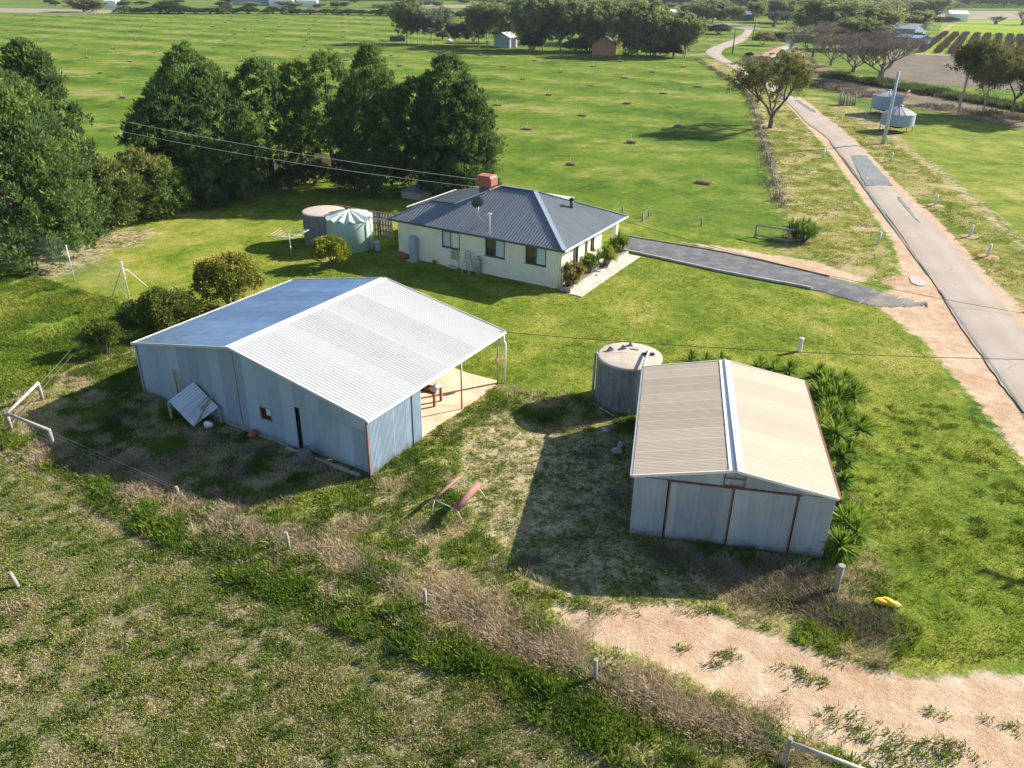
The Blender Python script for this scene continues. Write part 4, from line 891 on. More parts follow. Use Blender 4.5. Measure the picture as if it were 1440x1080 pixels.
for y0, y1 in ((-.35, 0), (.28, 0)):
    for sx in (-1, 1): mb = MB(); beam(mb, (sx*.27, y0, 0), (sx*.16, y1, 1.45), .05, .04); mb.build("rail", M_GALV, t)
mb = MB()
for k in range(1, 6): z = k*.25; mb.box(-.26+z*.06, .26-z*.06, -.35+z*.24-.05, -.35+z*.24+.04, z-.015, z+.015)
mb.build("tread", M_GALV, t); mb = MB(); mb.obox((0, 0, 1.46), (.36, .14, .05), None, .5, .01); mb.build("top_step", M_GALV, t)
mb = MB(); mb.lathe([(.10, 0), (.15, .24), (.16, .25), (.13, .22), (0.01, .2)], n=14); l_, r_ = onH(-9.75, -.25, 0); o = mb.build("flower_pot", M_BRICKR, None, l_); tag(o, "small terracotta pot on the ground by the farmhouse wall", "pot")
rock("brick_heap", 566, 361, .55, "low heap of red soil and brick at the left corner of the farmhouse", "heap", M_BRICKR, sq=.42, seed=12)
# garden bed, path, steps along the end wall
p_ = [FH.gl(*q) for q in ((788,406),(805,409.5),(881,357.5),(808,416),(889,361))]
xb = (p_[1][0]+p_[2][0])/2; ye = p_[2][1]
xb = max(.7, xb)
t = thing("garden_bed", (FH.x, FH.y, 0), FH.a, "raised garden bed with timber edge along the sunlit end of the farmhouse", "garden bed")
mb = MB(); beam(mb, (.05, -.15, .12), (xb, -.15, .12), .14, .26); beam(mb, (xb, -.2, .12), (xb, 3.6, .12), .14, .26); beam(mb, (xb, 5.2, .12), (xb, ye, .12), .14, .26); mb.build("edging", M_OLDTH, t)
mb = MB(); mb.box(.02, xb-.07, -.08, 3.6, -.02, .17); mb.box(.02, xb-.07, 5.2, ye, -.02, .17); mb.build("soil", M_SOIL, t)
mb = MB(); mb.box(.02, xb+.2, 3.62, 5.18, -.02, .12); mb.box(.02, xb-.35, 3.7, 5.1, .12, .26); mb.build("step", M_CONC, t)
P = [FH.gl(*q) for q in ((792,410),(807,416.5),(850,389),(889,361.5),(886,356),(850,375))]
mb = MB(); mb.slab([(p[0], p[1], .03) for p in [(xb+.08, -.45), (xb+1.0, -.5), (xb+1.0, ye), (xb+.08, ye)]], .06); o = mb.build("garden_path", M_CONC, None, (FH.x, FH.y, 0)); o.rotation_euler = (0, 0, FH.a); o['kind'] = 'structure'

# ------------------------------------------------------------ tanks, coop, paling fence, clothes line behind
cB = g(455, 296.5, 2.3); tC = conc_tank(cB[0], cB[1], 1.58, 2.25, "stained round concrete water tank behind the green plastic tank")
e1 = g(524, 352); gx, gy = g(494, 347); rg = float(np.linalg.norm(g(524, 350)-g(463, 346)))/2
t = thing("plastic_water_tank", (gx, gy, 0), 0, "pale green plastic water tank with a pleated lid beside the farmhouse", "water tank"); hT = 2.25
mb = MB(); mb.lathe([(rg*.97, -.02), (rg, .05), (rg, hT*.98), (rg*.98, hT)], n=56); mb.build("wall", M_GTANK, t)
mb = MB(); n = 96; vs = []; fs = []; prof = [(1.03, -.02), (1.02, .06), (.8, .16), (.5, .33), (.2, .46), (.05, .48)]
for (r, z) in prof:
    for k in range(n):
        a = 2*PI*k/n; pl = .11*(abs(((k/n*14) % 1)*2-1)-.5)*min(1, r*1.1); vs.append((r*rg*math.cos(a)*(1+pl*.25), r*rg*math.sin(a)*(1+pl*.25), hT+z+pl*2.0*(1 if r > .1 else 0)))
for i in range(len(prof)-1):
    for k in range(n): fs.append((i*n+k, i*n+(k+1) % n, (i+1)*n+(k+1) % n, (i+1)*n+k))
fs.append(tuple(range((len(prof)-1)*n, len(prof)*n)))
mb.add(vs, fs, .5, False); mb.build("lid", simple("pale_green_lid", (.50, .58, .50), .5, 0, .05, 1), t)
mb = MB(); mb.tube([(rg*.95, -rg*.5, hT-.05), (rg*1.02, -rg*.5, hT-.1), (rg*1.02, -rg*.5, .05)], .05, 8); mb.build("downpipe", M_WHITE, t)
q = FH.o+FH.e*(-13.3)+FH.n*(-.3); a_ = (gx+rg*.9, gy-rg*.35, hT+.15); mb = MB(); mb.tube([a_, ((a_[0]+q[0])/2, (a_[1]+q[1])/2, 2.45), (q[0], q[1], 2.62)], .045, 8); tag(mb.build("rain_pipe", M_GALV), "pale pipe running from the farmhouse gutter to the green plastic tank", "pipe")
p = g(531, 352); mb = MB(); mb.lathe([(.2, 0), (.22, .05), (.22, .55), (.15, .7), (.01, .74)], n=18); o = mb.build("pressure_tank", M_GREYP, None, (p[0], p[1], 0)); tag(o, "small blue grey pressure tank between the green tank and the farmhouse", "pump")
# paling fence
f0, f1 = g(486, 316), g(560, 345); fa = g(472, 289, 1.75); fb = g(548, 302, 1.75)
d = (fb-fa); Lf = float(np.linalg.norm(d)); t = thing("paling_fence", (fa[0], fa[1], 0), math.atan2(d[1], d[0]), "dark timber paling fence between the concrete tank and the farmhouse", "fence")
mb = MB(); x = 0; rr = random.Random(3)
while x < Lf: mb.box(x, x+.21, .02, .045, 0, 1.72+rr.random()*.05); x += .26
mb.build("paling", M_OLDT, t)
mb = MB()
for z in (.35, .85, 1.35): mb.box(0, Lf, -.04, .02, z, z+.09)
mb.build("rail", M_PALING, t)
mb = MB()
for k in range(int(Lf/1.05)+1): mb.box(k*1.05-.06, k*1.05+.06, -.16, -.04, 0, 1.72)
mb.build("post", M_PALING, t); mb = MB(); mb.box(0, Lf, -.06, .07, 1.78, 1.83); mb.build("capping", M_RUST, t)
# coop
P = [g(565, 279), g(592, 283), g(612, 277)]; ax_ = P[1]-P[0]; t = thing("timber_coop", (P[0][0], P[0][1], 0), math.atan2(ax_[1], ax_[0]), "low grey timber coop under the cypress behind the farmhouse", "coop")
wx = float(np.linalg.norm(ax_)); wy = float(np.linalg.norm(P[2]-P[1])); mb = MB(); 
for k in range(3): mb.box(0, wx, -.02, .02, .06+k*.2, .24+k*.2); mb.box(wx-.02, wx+.02, .02, wy, .06+k*.2, .24+k*.2); mb.box(0, wx, wy, wy+.03, .06+k*.2, .24+k*.2)
mb.build("wall", M_OLDTH, t); mb = MB(); mb.obox((wx/2, wy/2, .70), (wx+.15, wy+.15, .05), rotm(rx=.03), .5); mb.build("roof", metal_sheet("coop_roof", (.30, .34, .38), (.2, .23, .26), .5, .3), t)
# rotary clothes line
p = g(410, 363); hC = hgt(410, 363, 328); t = thing("clothes_hoist", (p[0], p[1], 0), .6, "grey rotary clothes line on the lawn left of the tanks", "clothes line")
mb = MB(); mb.cyl(0, 0, 0, hC, .035, n=8); mb.cyl(0, 0, .6, .9, .05, n=8); mb.build("pole", M_STEEL, t)
for k in range(4):
    a = k*PI/2; mb = MB(); mb.tube([(0, 0, hC-.25), (1.5*math.cos(a), 1.5*math.sin(a), hC+.02)], .018, 5); mb.build("arm", M_STEEL, t)
mb = MB()
for rr_ in (.5, .85, 1.2, 1.48):
    for k in range(4): a, b = k*PI/2, (k+1)*PI/2; z = hC-.25+.27*rr_/1.5; mb.tube([(rr_*math.cos(a), rr_*math.sin(a), z), (rr_*math.cos(b), rr_*math.sin(b), z)], .008, 4)
mb.build("line", M_WIRE, t)
# ------------------------------------------------------------ foliage builders
def unit(a): return a/np.maximum(np.linalg.norm(a, axis=-1, keepdims=True), 1e-9)
def leaves(name, C, Rr, outd, per, L, Wd, mat, parent, rng, spread=1.0, up=.25, tt=None, shell=.35, kink=.0):
    """C (n,3) tuft centres, Rr (n,) radii, outd (n,3) outward directions: 'per' small leaf blades in each tuft"""
    n = len(C); d = rng.normal(size=(n, per, 3)); d = unit(d+outd[:, None, :]*spread); rad = Rr[:, None]*(shell+(1-shell)*rng.random((n, per)))
    P = C[:, None, :]+d*rad[..., None]*np.array([1, 1, .85]); ax = unit(d+rng.normal(size=d.shape)*.55+np.array([0, 0, up])); sd = unit(np.cross(ax, rng.normal(size=d.shape)))
    l = L*(.6+.8*rng.random((n, per, 1))); w_ = Wd*(.6+.8*rng.random((n, per, 1)))
    a = P-ax*l*.5; c = P+ax*l*.5; b = P+sd*w_*.5; e = P-sd*w_*.5
    V = np.stack([a, b, c, e], 2).reshape(-1, 3); m = n*per; Fc = np.arange(m*4).reshape(m, 4)
    tt = rng.random(n) if tt is None else tt
    ti = np.clip(tt[:, None]*.75+rng.random((n, per))*.30-.02, 0, 1); ti = np.repeat(ti.ravel(), 4)
    return np_mesh(name, V, Fc, mat, parent, tint=ti)
def limb(mb, p, q, r0, r1, rr, k=4, wob=.06, n=6):
    p, q = Vector(p), Vector(q); L = (q-p).length; pts = []; rs = []
    for i in range(k+1):
        t = i/k; pts.append(p.lerp(q, t)+Vector((rr.uniform(-1, 1), rr.uniform(-1, 1), rr.uniform(-1, 1)*.4))*wob*L*(0 if i in (0, k) else 1)); rs.append(r0+(r1-r0)*t)
    mb.tube(pts, rs, n, cap=False); return pts
M_BARK = simple("dark_bark", (.16, .125, .10), .95, 0, .35, 3, c2=(.06, .045, .035), vec_scale=(4, 4, .8))
M_BARKP = simple("pale_gum_bark", (.42, .37, .31), .9, 0, .3, 1.5, c2=(.17, .13, .10), vec_scale=(3, 3, .7))
M_CYP = foliage("cypress_leaf", [(.0, (.014, .034, .018)), (.30, (.045, .092, .042)), (.56, (.100, .170, .056)), (.78, (.20, .26, .055)), (1, (.42, .40, .05))], .34, big=.18)
M_EUC = foliage("gum_leaf", [(0, (.07, .085, .045)), (.4, (.18, .21, .105)), (.7, (.33, .35, .18)), (1, (.50, .46, .26))], .4, big=.15)
M_EUCG = foliage("golden_gum_leaf", [(0, (.05, .055, .018)), (.4, (.15, .15, .05)), (.7, (.28, .25, .075)), (1, (.46, .35, .10))], .25, big=.3)
M_EUCR = foliage("red_tipped_leaf", [(0, (.015, .03, .012)), (.45, (.045, .07, .025)), (.7, (.14, .12, .03)), (1, (.42, .20, .04))], .25, big=.25)
M_BUSH = foliage("dark_bush_leaf", [(0, (.018, .032, .016)), (.5, (.055, .082, .036)), (.8, (.11, .14, .055)), (1, (.20, .20, .08))], .2, big=.3)
M_CIT = foliage("citrus_leaf", [(0, (.015, .035, .010)), (.40, (.055, .095, .018)), (.7, (.16, .18, .03)), (1, (.36, .30, .05))], .25, big=.8)
M_LEM = foliage("lemon_leaf", [(0, (.04, .07, .01)), (.4, (.13, .18, .02)), (.7, (.28, .28, .03)), (1, (.52, .42, .05))], .3, big=.8)
M_BUSHY = foliage("mixed_bush_leaf", [(0, (.03, .055, .02)), (.45, (.085, .14, .040)), (.75, (.20, .22, .065)), (.93, (.34, .22, .08)), (1, (.45, .19, .09))], .25, big=.5)
M_TWIG = simple("bare_twigs", (.21, .17, .15), .95, 0, .25, 2, c2=(.12, .09, .08), bstr=0)
M_VINE = simple("purple_canes", (.20, .115, .11), .95, 0, .3, 1.5, c2=(.10, .06, .06), bstr=0)
M_FRUIT = simple("orange_fruit", (.80, .26, .02), .5, 0, .1, 2, bstr=0)

def cypress(name, x, y, h, r, label, seed, base=.03, mat=M_CYP, lean=(0, 0), multi=1, per=46, dens=1.0, cat="tree", bulge=.32, point=.9, L=.35, group=None, z0=0.0, bare=0.0):
    """dense conifer: plumes of fine sprays over a lumpy ovoid outline, several leaders, dark stems inside"""
    rng = np.random.default_rng(seed); rr = random.Random(seed); t = thing(name, (x, y, z0), 0, label, cat, group)
    Cs = []; Rs = []; Os = []; leaders = []
    for k in range(multi):
        a = rr.random()*6.28; o = (0 if k == 0 else r*rr.uniform(.28, .5)); leaders.append((o*math.cos(a), o*math.sin(a), h*(1 if k == 0 else rr.uniform(.72, .93)), r*(1 if multi == 1 else rr.uniform(.62, .78))))
    for (lx, ly, lh, lr) in leaders:
        n = int(dens*3.3*lh*lr*2.2); zt = rng.random(n)**.85
        ang = rng.random(n)*2*PI; prof = np.where(zt < bulge, .86+.14*np.sin(zt/bulge*PI/2), np.cos((zt-bulge)/(1-bulge)*PI/2)**point)
        ln = .66+.52*(vnoise(np.stack([ang*2.2+seed, zt*7], 1), 1.0, seed % 50)); rad = lr*prof*ln*(.55+.45*rng.random(n)**.35)
        Cx = lx+rad*np.cos(ang)+lean[0]*zt; Cy = ly+rad*np.sin(ang)+lean[1]*zt; Cz = h*base+zt*(lh-h*base)
        keep = ~((zt < bare) & (rng.random(n) < .75))
        Cs.append(np.stack([Cx, Cy, Cz], 1)[keep]); Rs.append((.34+.42*rng.random(n)*(.5+lr*.14)+.10*(1-zt))[keep]); o = np.stack([np.cos(ang)*.9, np.sin(ang)*.9, .55+.7*zt], 1); Os.append(unit(o)[keep])
    C, Rr, O = np.concatenate(Cs), np.concatenate(Rs), np.concatenate(Os)
    tt = np.clip(.12+.55*rng.random(len(C))+.28*np.clip(C[:, 2]/h, 0, 1)**2, 0, 1)
    leaves("crown", C, Rr*(.55+.9*rng.random(len(C))), O, per, L, L*.34, mat, t, rng, 1.0, .8, tt)
    mb = MB()
    for (lx, ly, lh, lr) in leaders:
        limb(mb, (lx*.35, ly*.35, -.1), (lx+lean[0]*.8, ly+lean[1]*.8, lh*.86), .17+.012*h, .03, rr, 5, .02)
        for k in range(int(8+lr*3)):
            z = rr.uniform(.06, .75)*lh; a = rr.random()*6.28; q = lr*rr.uniform(.45, .8)*(1-z/lh*.6); limb(mb, (lx*(.35+.6*z/lh), ly*(.35+.6*z/lh), z), (lx+q*math.cos(a), ly+q*math.sin(a), z+q*rr.uniform(.3, .9)), .06, .015, rr, 3, .05, 5)
    mb.build("trunk", M_BARK, t); return t
def gum(name, x, y, h, r, label, seed, mat=M_EUC, bark=M_BARKP, per=34, nt_=26, L=.34, fork=.3, tr=.22, cat="tree", group=None, low=.35, lean=0.0, wdr=.36, csc=1.0, lobes=3, rot=0.0, sx=1.0, elf=1.0):
    """open spreading tree: forked limbs, leaf masses at their ends with gaps between"""
    rng = np.random.default_rng(seed); rr = random.Random(seed); t = thing(name, (x, y, 0), rot, label, cat, group); mb = MB(); ends = []
    nst = rr.choice([2, 3]); 
    base = Vector((0, 0, -.1)); f = Vector((lean*h*fork, 0, h*fork)); limb(mb, base, f, tr, tr*.75, rr, 3, .02, 8)
    def grow(p, d, L_, r_, lev):
        q = p+d*L_; limb(mb, p, q, r_, r_*.6, rr, 3, .06, 6 if lev < 2 else 5)
        if lev >= 2: ends.append(q)
        if lev < 3:
            for k in range(rr.choice([2, 3]) if lev else 3):
                a = rr.random()*6.28; dv = Vector((math.cos(a), math.sin(a), rr.uniform(-.1, .8))); nd = (d*.9+dv*rr.uniform(.5, .95)).normalized(); nd.z = max(nd.z, -.05); grow(q, nd, L_*rr.uniform(.6, .85), r_*.6, lev+1)
    for k in range(lobes):
        a = 6.28*k/lobes+rr.random()*1.2; sp = r/h*1.25; grow(f, Vector((math.cos(a)*sp+lean*.4, math.sin(a)*sp, rr.uniform(.75, 1.1))).normalized(), (h-h*fork)*.36, tr*.6, 0)
    E = np.array([tuple(e) for e in ends]); 
    # fit the ends into the crown's outline
    c0 = E.mean(0); mxr = np.percentile(np.abs(E[:, :2]-c0[:2]).max(1), 92)+1e-6; 
    kx = (r*.82)/mxr; kz = (h*.95)/E[:, 2].max()
    sc_v = lambda v: (v[0]*min(1.4, max(.5, kx))*sx, v[1]*min(1.4, max(.5, kx)), v[2]*kz)
    mb.v = [sc_v(v) for v in mb.v]; E = np.array([sc_v(e) for e in E])
    idx = rng.integers(0, len(E), nt_); ex = np.concatenate([E, E[idx]+rng.normal(size=(nt_, 3))*r*.13])
    zl = h*low
    ne = int(nt_*elf); de = unit(rng.normal(size=(ne, 3))); c_z = h*(low+1)/2; lf = .70+.34*vnoise(np.stack([np.arctan2(de[:, 1], de[:, 0])*1.6+9, de[:, 2]*2.2+9], 1), 1.0, seed % 40)
    el = de*np.array([r*.86*sx, r*.86, h*(1-low)/2*.86])*lf[:, None]*(.45+.5*rng.random((ne, 1))**.5)+np.array([0, 0, c_z]); ex = np.concatenate([ex[rng.random(len(ex)) < .75], el])
    ex = ex[ex[:, 2] > zl*.8]; cen = np.array([0, 0, h*.55]); O = unit(ex-cen+np.array([0, 0, .6]))
    Rr = (.075+.08*rng.random(len(ex)))*(h+r)*.72*csc
    k2 = 5; C2 = (ex[:, None, :]+rng.normal(size=(len(ex), k2, 3))*Rr[:, None, None]*.55).reshape(-1, 3); R2 = np.repeat(Rr*.55, k2); O2 = np.repeat(O, k2, 0)
    tt = np.clip(.15+.5*rng.random(len(C2))+.25*(C2[:, 2]/h)**2, 0, 1)
    leaves("crown", C2, R2, O2, per, L, L*wdr, mat, t, rng, .8, -.25, tt); mb.build("trunk", bark, t); return t
def bush(name, x, y, h, r, label, seed, mat=M_BUSH, per=60, L=.16, cat="bush", group=None, fruit=0, ry=None, rot=0.0, trunk=.05, n=None, wdr=.5, zc=.47):
    rng = np.random.default_rng(seed); rr = random.Random(seed); t = thing(name, (x, y, 0), rot, label, cat, group); ry = ry or r
    n = n or int(26+22*r*h/1.5); d = unit(rng.normal(size=(n, 3))); d[:, 2] = np.abs(d[:, 2])*1.1-.28; lf = .60+.48*vnoise(np.stack([np.arctan2(d[:, 1], d[:, 0])*2+9, d[:, 2]*3+9], 1), 1.0, seed % 40)
    C = d*np.array([r, ry, h*.56])*lf[:, None]*(.55+.4*rng.random((n, 1))**.5)+np.array([0, 0, h*zc]); C[:, 2] = np.maximum(C[:, 2], .12)
    Rr = ((.12+.10*rng.random(n)) if n < 100 else (.06+.10*rng.random(n)))*(r+h*.5); tt = np.clip(.1+.6*rng.random(n)+.25*C[:, 2]/h, 0, 1)
    leaves("crown", C, Rr, unit(d+np.array([0, 0, .4])), per, L, L*wdr, mat, t, rng, .9, .2, tt)
    mb = MB()
    for k in range(7):
        a = rr.random()*6.28; limb(mb, (rr.uniform(-.05, .05), rr.uniform(-.05, .05), -.05), (r*.55*math.cos(a), ry*.55*math.sin(a), h*rr.uniform(.5, .75)), trunk, trunk*.3, rr, 3, .06, 5)
    mb.build("trunk", M_BARK, t)
    if fruit:
        q = rng.integers(0, n, fruit); Pf = C[q]+unit(rng.normal(size=(fruit, 3))+d[q])*Rr[q][:, None]*.95
        oc = np.array([(1, 0, 0), (-1, 0, 0), (0, 1, 0), (0, -1, 0), (0, 0, 1), (0, 0, -1)])*.055; fc = np.array([(0, 2, 4), (2, 1, 4), (1, 3, 4), (3, 0, 4), (2, 0, 5), (1, 2, 5), (3, 1, 5), (0, 3, 5)])
        Vf = (Pf[:, None, :]+oc[None]).reshape(-1, 3); Ff = (fc[None]+np.arange(fruit)[:, None, None]*6).reshape(-1, 3); fo = np_mesh("fruit", Vf, Ff, M_FRUIT, t, True); fo['kind'] = 'stuff'
    return t
def bare_tree(name, x, y, h, r, label, seed, depth=6, tr=.35, group=None, mat=M_TWIG, fan=1.0, cat="tree", low=.14):
    rr = random.Random(seed); t = thing(name, (x, y, 0), 0, label, cat, group); mb = MB(); tw = MB(); limb(mb, (0, 0, -.1), (0, 0, h*low), tr*1.25, tr, rr, 2, .02, 9)
    def grow(p, d, L_, r_, lev):
        q = p+d*L_; tgt = mb if lev < 3 else tw
        limb(tgt, p, q, r_, max(r_*.66, .008), rr, 2 if lev > 2 else 4, .05, 6 if lev < 2 else (4 if lev < 4 else 3))
        if lev < depth:
            for k in range(rr.choice([2, 3, 3, 4])):
                a = rr.random()*6.28; dv = Vector((math.cos(a), math.sin(a), rr.uniform(.1, 1.2)))*fan; nd = (d+dv*rr.uniform(.35, .75)); nd.z += .12 if lev < 4 else 0; nd.normalize(); grow(p.lerp(q, rr.uniform(.6, 1)), nd, L_*rr.uniform(.66, .86), r_*.62, lev+1)
    for k in range(6):
        a = 6.28*k/6+rr.random()*.6; e = rr.choice([.15, .4, .6, .85, 1.15])*rr.uniform(.85, 1.15); grow(Vector((0, 0, h*low*.95)), Vector((math.cos(a)*e*r/h*1.05, math.sin(a)*e*r/h*1.05, 1)).normalized(), h*.26, tr*.5, 1)
    zmax = max(v[2] for v in tw.v); rm = sorted(abs(v[0]) for v in tw.v)[int(len(tw.v)*.97)]
    for m_ in (mb, tw): m_.v = [(v[0]*r/rm, v[1]*r/rm, v[2]*h/zmax) for v in m_.v]
    mb.build("trunk", mat, t); tw.build("twigs", mat, t); return t

# ------------------------------------------------------------ home trees
def place(u, v): p = g(u, v); return p[0], p[1]
def cyp_px(u, vb, vt, wpx, label, seed, **k):
    x, y = place(u, vb); h = hgt(u, vb, vt); d = math.sqrt(x*x+y*y+(H-h/2)**2); r = wpx/2*d/FPX*.96; return cypress("cypress_tree", x, y, h, r, label, seed, **k)
cyp_px(10, 362, 58, 225, "broad dark cypress at the left edge of the picture, the nearest of the cypresses", 11, multi=3, per=52, dens=1.1, bulge=.3, point=.62)
cyp_px(92, 322, 62, 112, "pointed cypress with yellowish tip standing behind the left edge cypress", 12, multi=1, per=46, bulge=.3, point=.6, dens=1.3)
cyp_px(288, 272, 70, 172, "broad many-topped cypress at the left end of the row behind the tanks", 13, multi=4, dens=1.1, bulge=.35, point=.55)
cyp_px(300, 288, 186, 84, "low rounded cypress growing in front of the broad many-topped one", 21, multi=2, bulge=.45, point=.5)
cyp_px(352, 278, 150, 92, "low bushy cypress in front of the gap in the row, lighter green than its neighbours", 14, multi=2, bulge=.4, point=.6)
cyp_px(383, 262, 88, 82, "slim cypress second from the left in the row behind the tanks", 15, bulge=.5, bare=.12, point=.42, dens=1.3)
cyp_px(428, 255, 90, 58, "thin see-through cypress in the middle of the row behind the tanks", 16, bulge=.5, dens=1.15, bare=.25, point=.42)
cyp_px(470, 255, 76, 80, "tall slender cypress left of the pointed one in the row behind the tanks", 17, bulge=.5, bare=.18, point=.42, dens=1.3)
cyp_px(533, 272, 68, 128, "tall pointed cypress second from the right in the row behind the house", 18, multi=3, bulge=.42, point=.62, bare=.05, dens=1.2)
cyp_px(592, 268, 112, 96, "shorter dark cypress squeezed between the two biggest at the right end of the row", 19, bulge=.5, bare=.05, point=.5, dens=1.2)
cyp_px(634, 270, 80, 134, "full cone shaped cypress at the right end of the row, sunlit on its right side", 20, multi=5, bulge=.45, point=.55, dens=1.2)
for (u, v, vt, wd, lab, sd, m_) in ((160, 318, 226, 78, "bushy shrub tree with reddish leaves between the left cypresses", 31, M_BUSHY), (205, 306, 216, 76, "round bushy shrub tree with brownish top left of the cypress row", 32, M_BUSHY), (238, 298, 226, 54, "smaller green shrub tree touching the left end of the cypress row", 33, M_CYP), (112, 330, 262, 66, "low green shrub tree at the right foot of the left edge cypress", 34, M_CYP)):
    x, y = place(u, v); h = hgt(u, v, vt); r = wd/2*1.45*math.sqrt(x*x+y*y+200)/FPX
    cypress("shrub_tree", x, y, h, r, lab, sd, mat=m_, bulge=.45, point=.5, L=.28, multi=2, base=.08, dens=1.5)
def bush_px(name, u, vb, vt, wpx, label, seed, **k):
    x, y = place(u, vb); h = hgt(u, vb, vt); r = wpx/2*math.sqrt(x*x+y*y+(H-h/2)**2)/FPX; return bush(name, x, y, h, r, label, seed, **k)
bush_px("orange_tree", 325, 432, 352, 100, "orange tree laden with fruit behind the left slope of the big shed", 41, mat=M_CIT, fruit=300, per=70, L=.16, cat="tree", n=240, trunk=.08)
bush_px("citrus_bush", 238, 462, 404, 90, "low dark green citrus bush between the orange tree and the small bush", 42, mat=M_CIT, per=100, L=.15, n=90)
bush_px("citrus_bush", 150, 496, 446, 58, "small open bush left of the big shed by the fence post", 43, mat=M_CIT, per=70, L=.13, n=60)
bush_px("scrub", 196, 452, 422, 58, "dark leafless scrub left of the low citrus bush", 44, mat=M_BUSH, per=50, L=.14, n=44)
bush_px("lemon_tree", 468, 374, 332, 54, "small yellow green lemon tree in front of the green plastic tank", 45, mat=M_LEM, per=90, L=.16, cat="tree", n=80, trunk=.05)
for (u, v, vt, wd, lab, sd) in ((440, 262, 222, 66, "grey green undergrowth bush below the thin cypress", 51), (500, 268, 232, 60, "grey green undergrowth bush left of the pointed cypress", 52), (408, 268, 232, 56, "grey green undergrowth bush below the slim cypress", 53)):
    bush_px("undergrowth_bush", u, v, vt, wd, lab, sd, per=50, L=.2)

# strappy plants
M_YUC = foliage("yucca_leaf", [(0, (.03, .07, .010)), (.4, (.085, .17, .018)), (.7, (.19, .29, .028)), (1, (.40, .44, .06))], .4, big=.4, rough=.8)
def strappy(name, x, y, h, r, label, seed, heads=1, nl=70, cat="plant", wd=.055, group=None, mat=M_YUC, z0=0.0):
    rng = np.random.default_rng(seed); rr = random.Random(seed); t = thing(name, (x, y, z0), rr.random()*6, label, cat, group); Vs = []; Fs = []; Ts = []; nv = 0; mb = MB()
    for k in range(heads):
        a = rr.random()*6.28; o = 0 if k == 0 else r*rr.uniform(.35, .75); hh = max(.15, h*(.55 if k == 0 else rr.uniform(.2, .5))); c = np.array([o*math.cos(a), o*math.sin(a), hh]); ll = (r if heads == 1 else (r*.9 if heads == 2 else r*.62))
        limb(mb, (c[0]*.4, c[1]*.4, -.05), tuple(c), .07, .05, rr, 2, .03, 6)
        az = rng.random(nl)*2*PI; el = np.arcsin(np.clip(rng.random(nl)*1.30-.12, -.3, .99)); L = ll*(.75+.35*rng.random(nl)); d = np.stack([np.cos(az)*np.cos(el), np.sin(az)*np.cos(el), np.sin(el)], 1); s = unit(np.stack([-np.sin(az), np.cos(az), np.zeros(nl)], 1)); droop = .04+.16*np.cos(el)
        pts = []
        for j, (tj, wj) in enumerate(((.05, .7), (.45, 1), (.8, .6), (1, .04))):
            p = c+d*(L*tj)[:, None]+np.array([0, 0, -1])*(droop*L*tj*tj)[:, None]; pts += [p+s*wd*wj*.5, p-s*wd*wj*.5]
        Vk = np.stack(pts, 1).reshape(-1, 3); b = (np.arange(nl)*8)[:, None]; Fk = np.concatenate([b+np.array([[2*j, 2*j+1, 2*j+3, 2*j+2]]) for j in range(3)]); Vs.append(Vk); Fs.append(Fk+nv); nv += len(Vk); Ts.append(np.repeat(np.clip(.25+.5*rng.random(nl)+.35*np.sin(el)*rng.random(nl), 0, 1), 8))
    np_mesh("leaves", np.concatenate(Vs), np.concatenate(Fs), mat, t, tint=np.concatenate(Ts)); mb.build("stem", M_BARK, t); return t
yy = [(1145,548,.9,"at the rear corner of the tan garage"),(1160,560,.95,"second back along the garage's right side"),(1182,556,.8,"furthest right of the rear group beside the garage"),(1150,572,.95,"just behind the garage's rear right eave"),(1172,578,1.0,"tallest, in the middle of the clump beside the garage"),(1194,574,.9,"on the outer right edge of the clump beside the garage"),(1160,600,.95,"in the front centre of the clump beside the garage"),(1182,606,.9,"at the outer front of the clump beside the garage"),(1170,628,1.0,"large rosette ending the rear clump beside the garage"),(1176,655,.6,"yellower, halfway along the garage's right wall"),(1188,645,.6,"small, outside the halfway one beside the garage"),(1182,690,.5,"half hidden by the front right eave of the garage"),(1186,745,.85,"dark rosette above the garage's front right corner"),(1198,762,.85,"furthest right of the three by the garage's front corner"),(1178,780,.8,"lowest, at the foot of the garage's front right corner"),(1174,722,.5,"yellow green, close against the garage wall near the front")]
for i, (u, v, r, lab) in enumerate(yy):
    x, y = place(u, v+8); strappy("yucca_plant", x, y, 1.7 if v < 640 else (1.35 if v < 740 else 1.1), r*1.15, "spiky green yucca "+lab, 100+i, heads=2, nl=150, wd=.085, group="yuccas beside the tan garage")
for i, (u, lab) in enumerate(((968,"nearest the tank"),(988,"right of the one nearest the tank"),(1010,"left of the ridge end"),(1062,"right of the ridge end"),(1084,"between ridge end and rear corner"),(1106,"close to the rear right corner"))):
    x, y = place(u, 530+(u-968)*.10); strappy("yucca_plant", x, y, 1.55, .8, "yucca behind the tan roof, "+lab, 130+i, nl=110, wd=.07, group="yuccas behind the tan garage")
for i, (u, v, vt, wd, lab) in enumerate(((806,403,362,26,"straw coloured strappy plant at the front corner of the farmhouse garden bed"),(824,388,354,24,"bright green strappy plant second along the farmhouse garden bed"),(849,376,338,28,"full green strappy plant third along the farmhouse garden bed, by the step"),(869,358,326,26,"green strappy plant at the far end of the farmhouse garden bed"))):
    x, y = place(u, v); h = hgt(u, v, vt); t = strappy("strappy_plant", x, y, h*1.3, wd/2*55/FPX*1.5, lab, 150+i, heads=9, nl=80, wd=.085, group="plants in the farmhouse garden bed")
    if i == 0:
        for ch in t.children:
            if ch.name.startswith("leaves"): ch.data.materials[0] = foliage("straw_leaf", [(0, (.08, .09, .02)), (.4, (.22, .20, .05)), (.7, (.42, .30, .12)), (1, (.55, .42, .2))], .3, big=2)
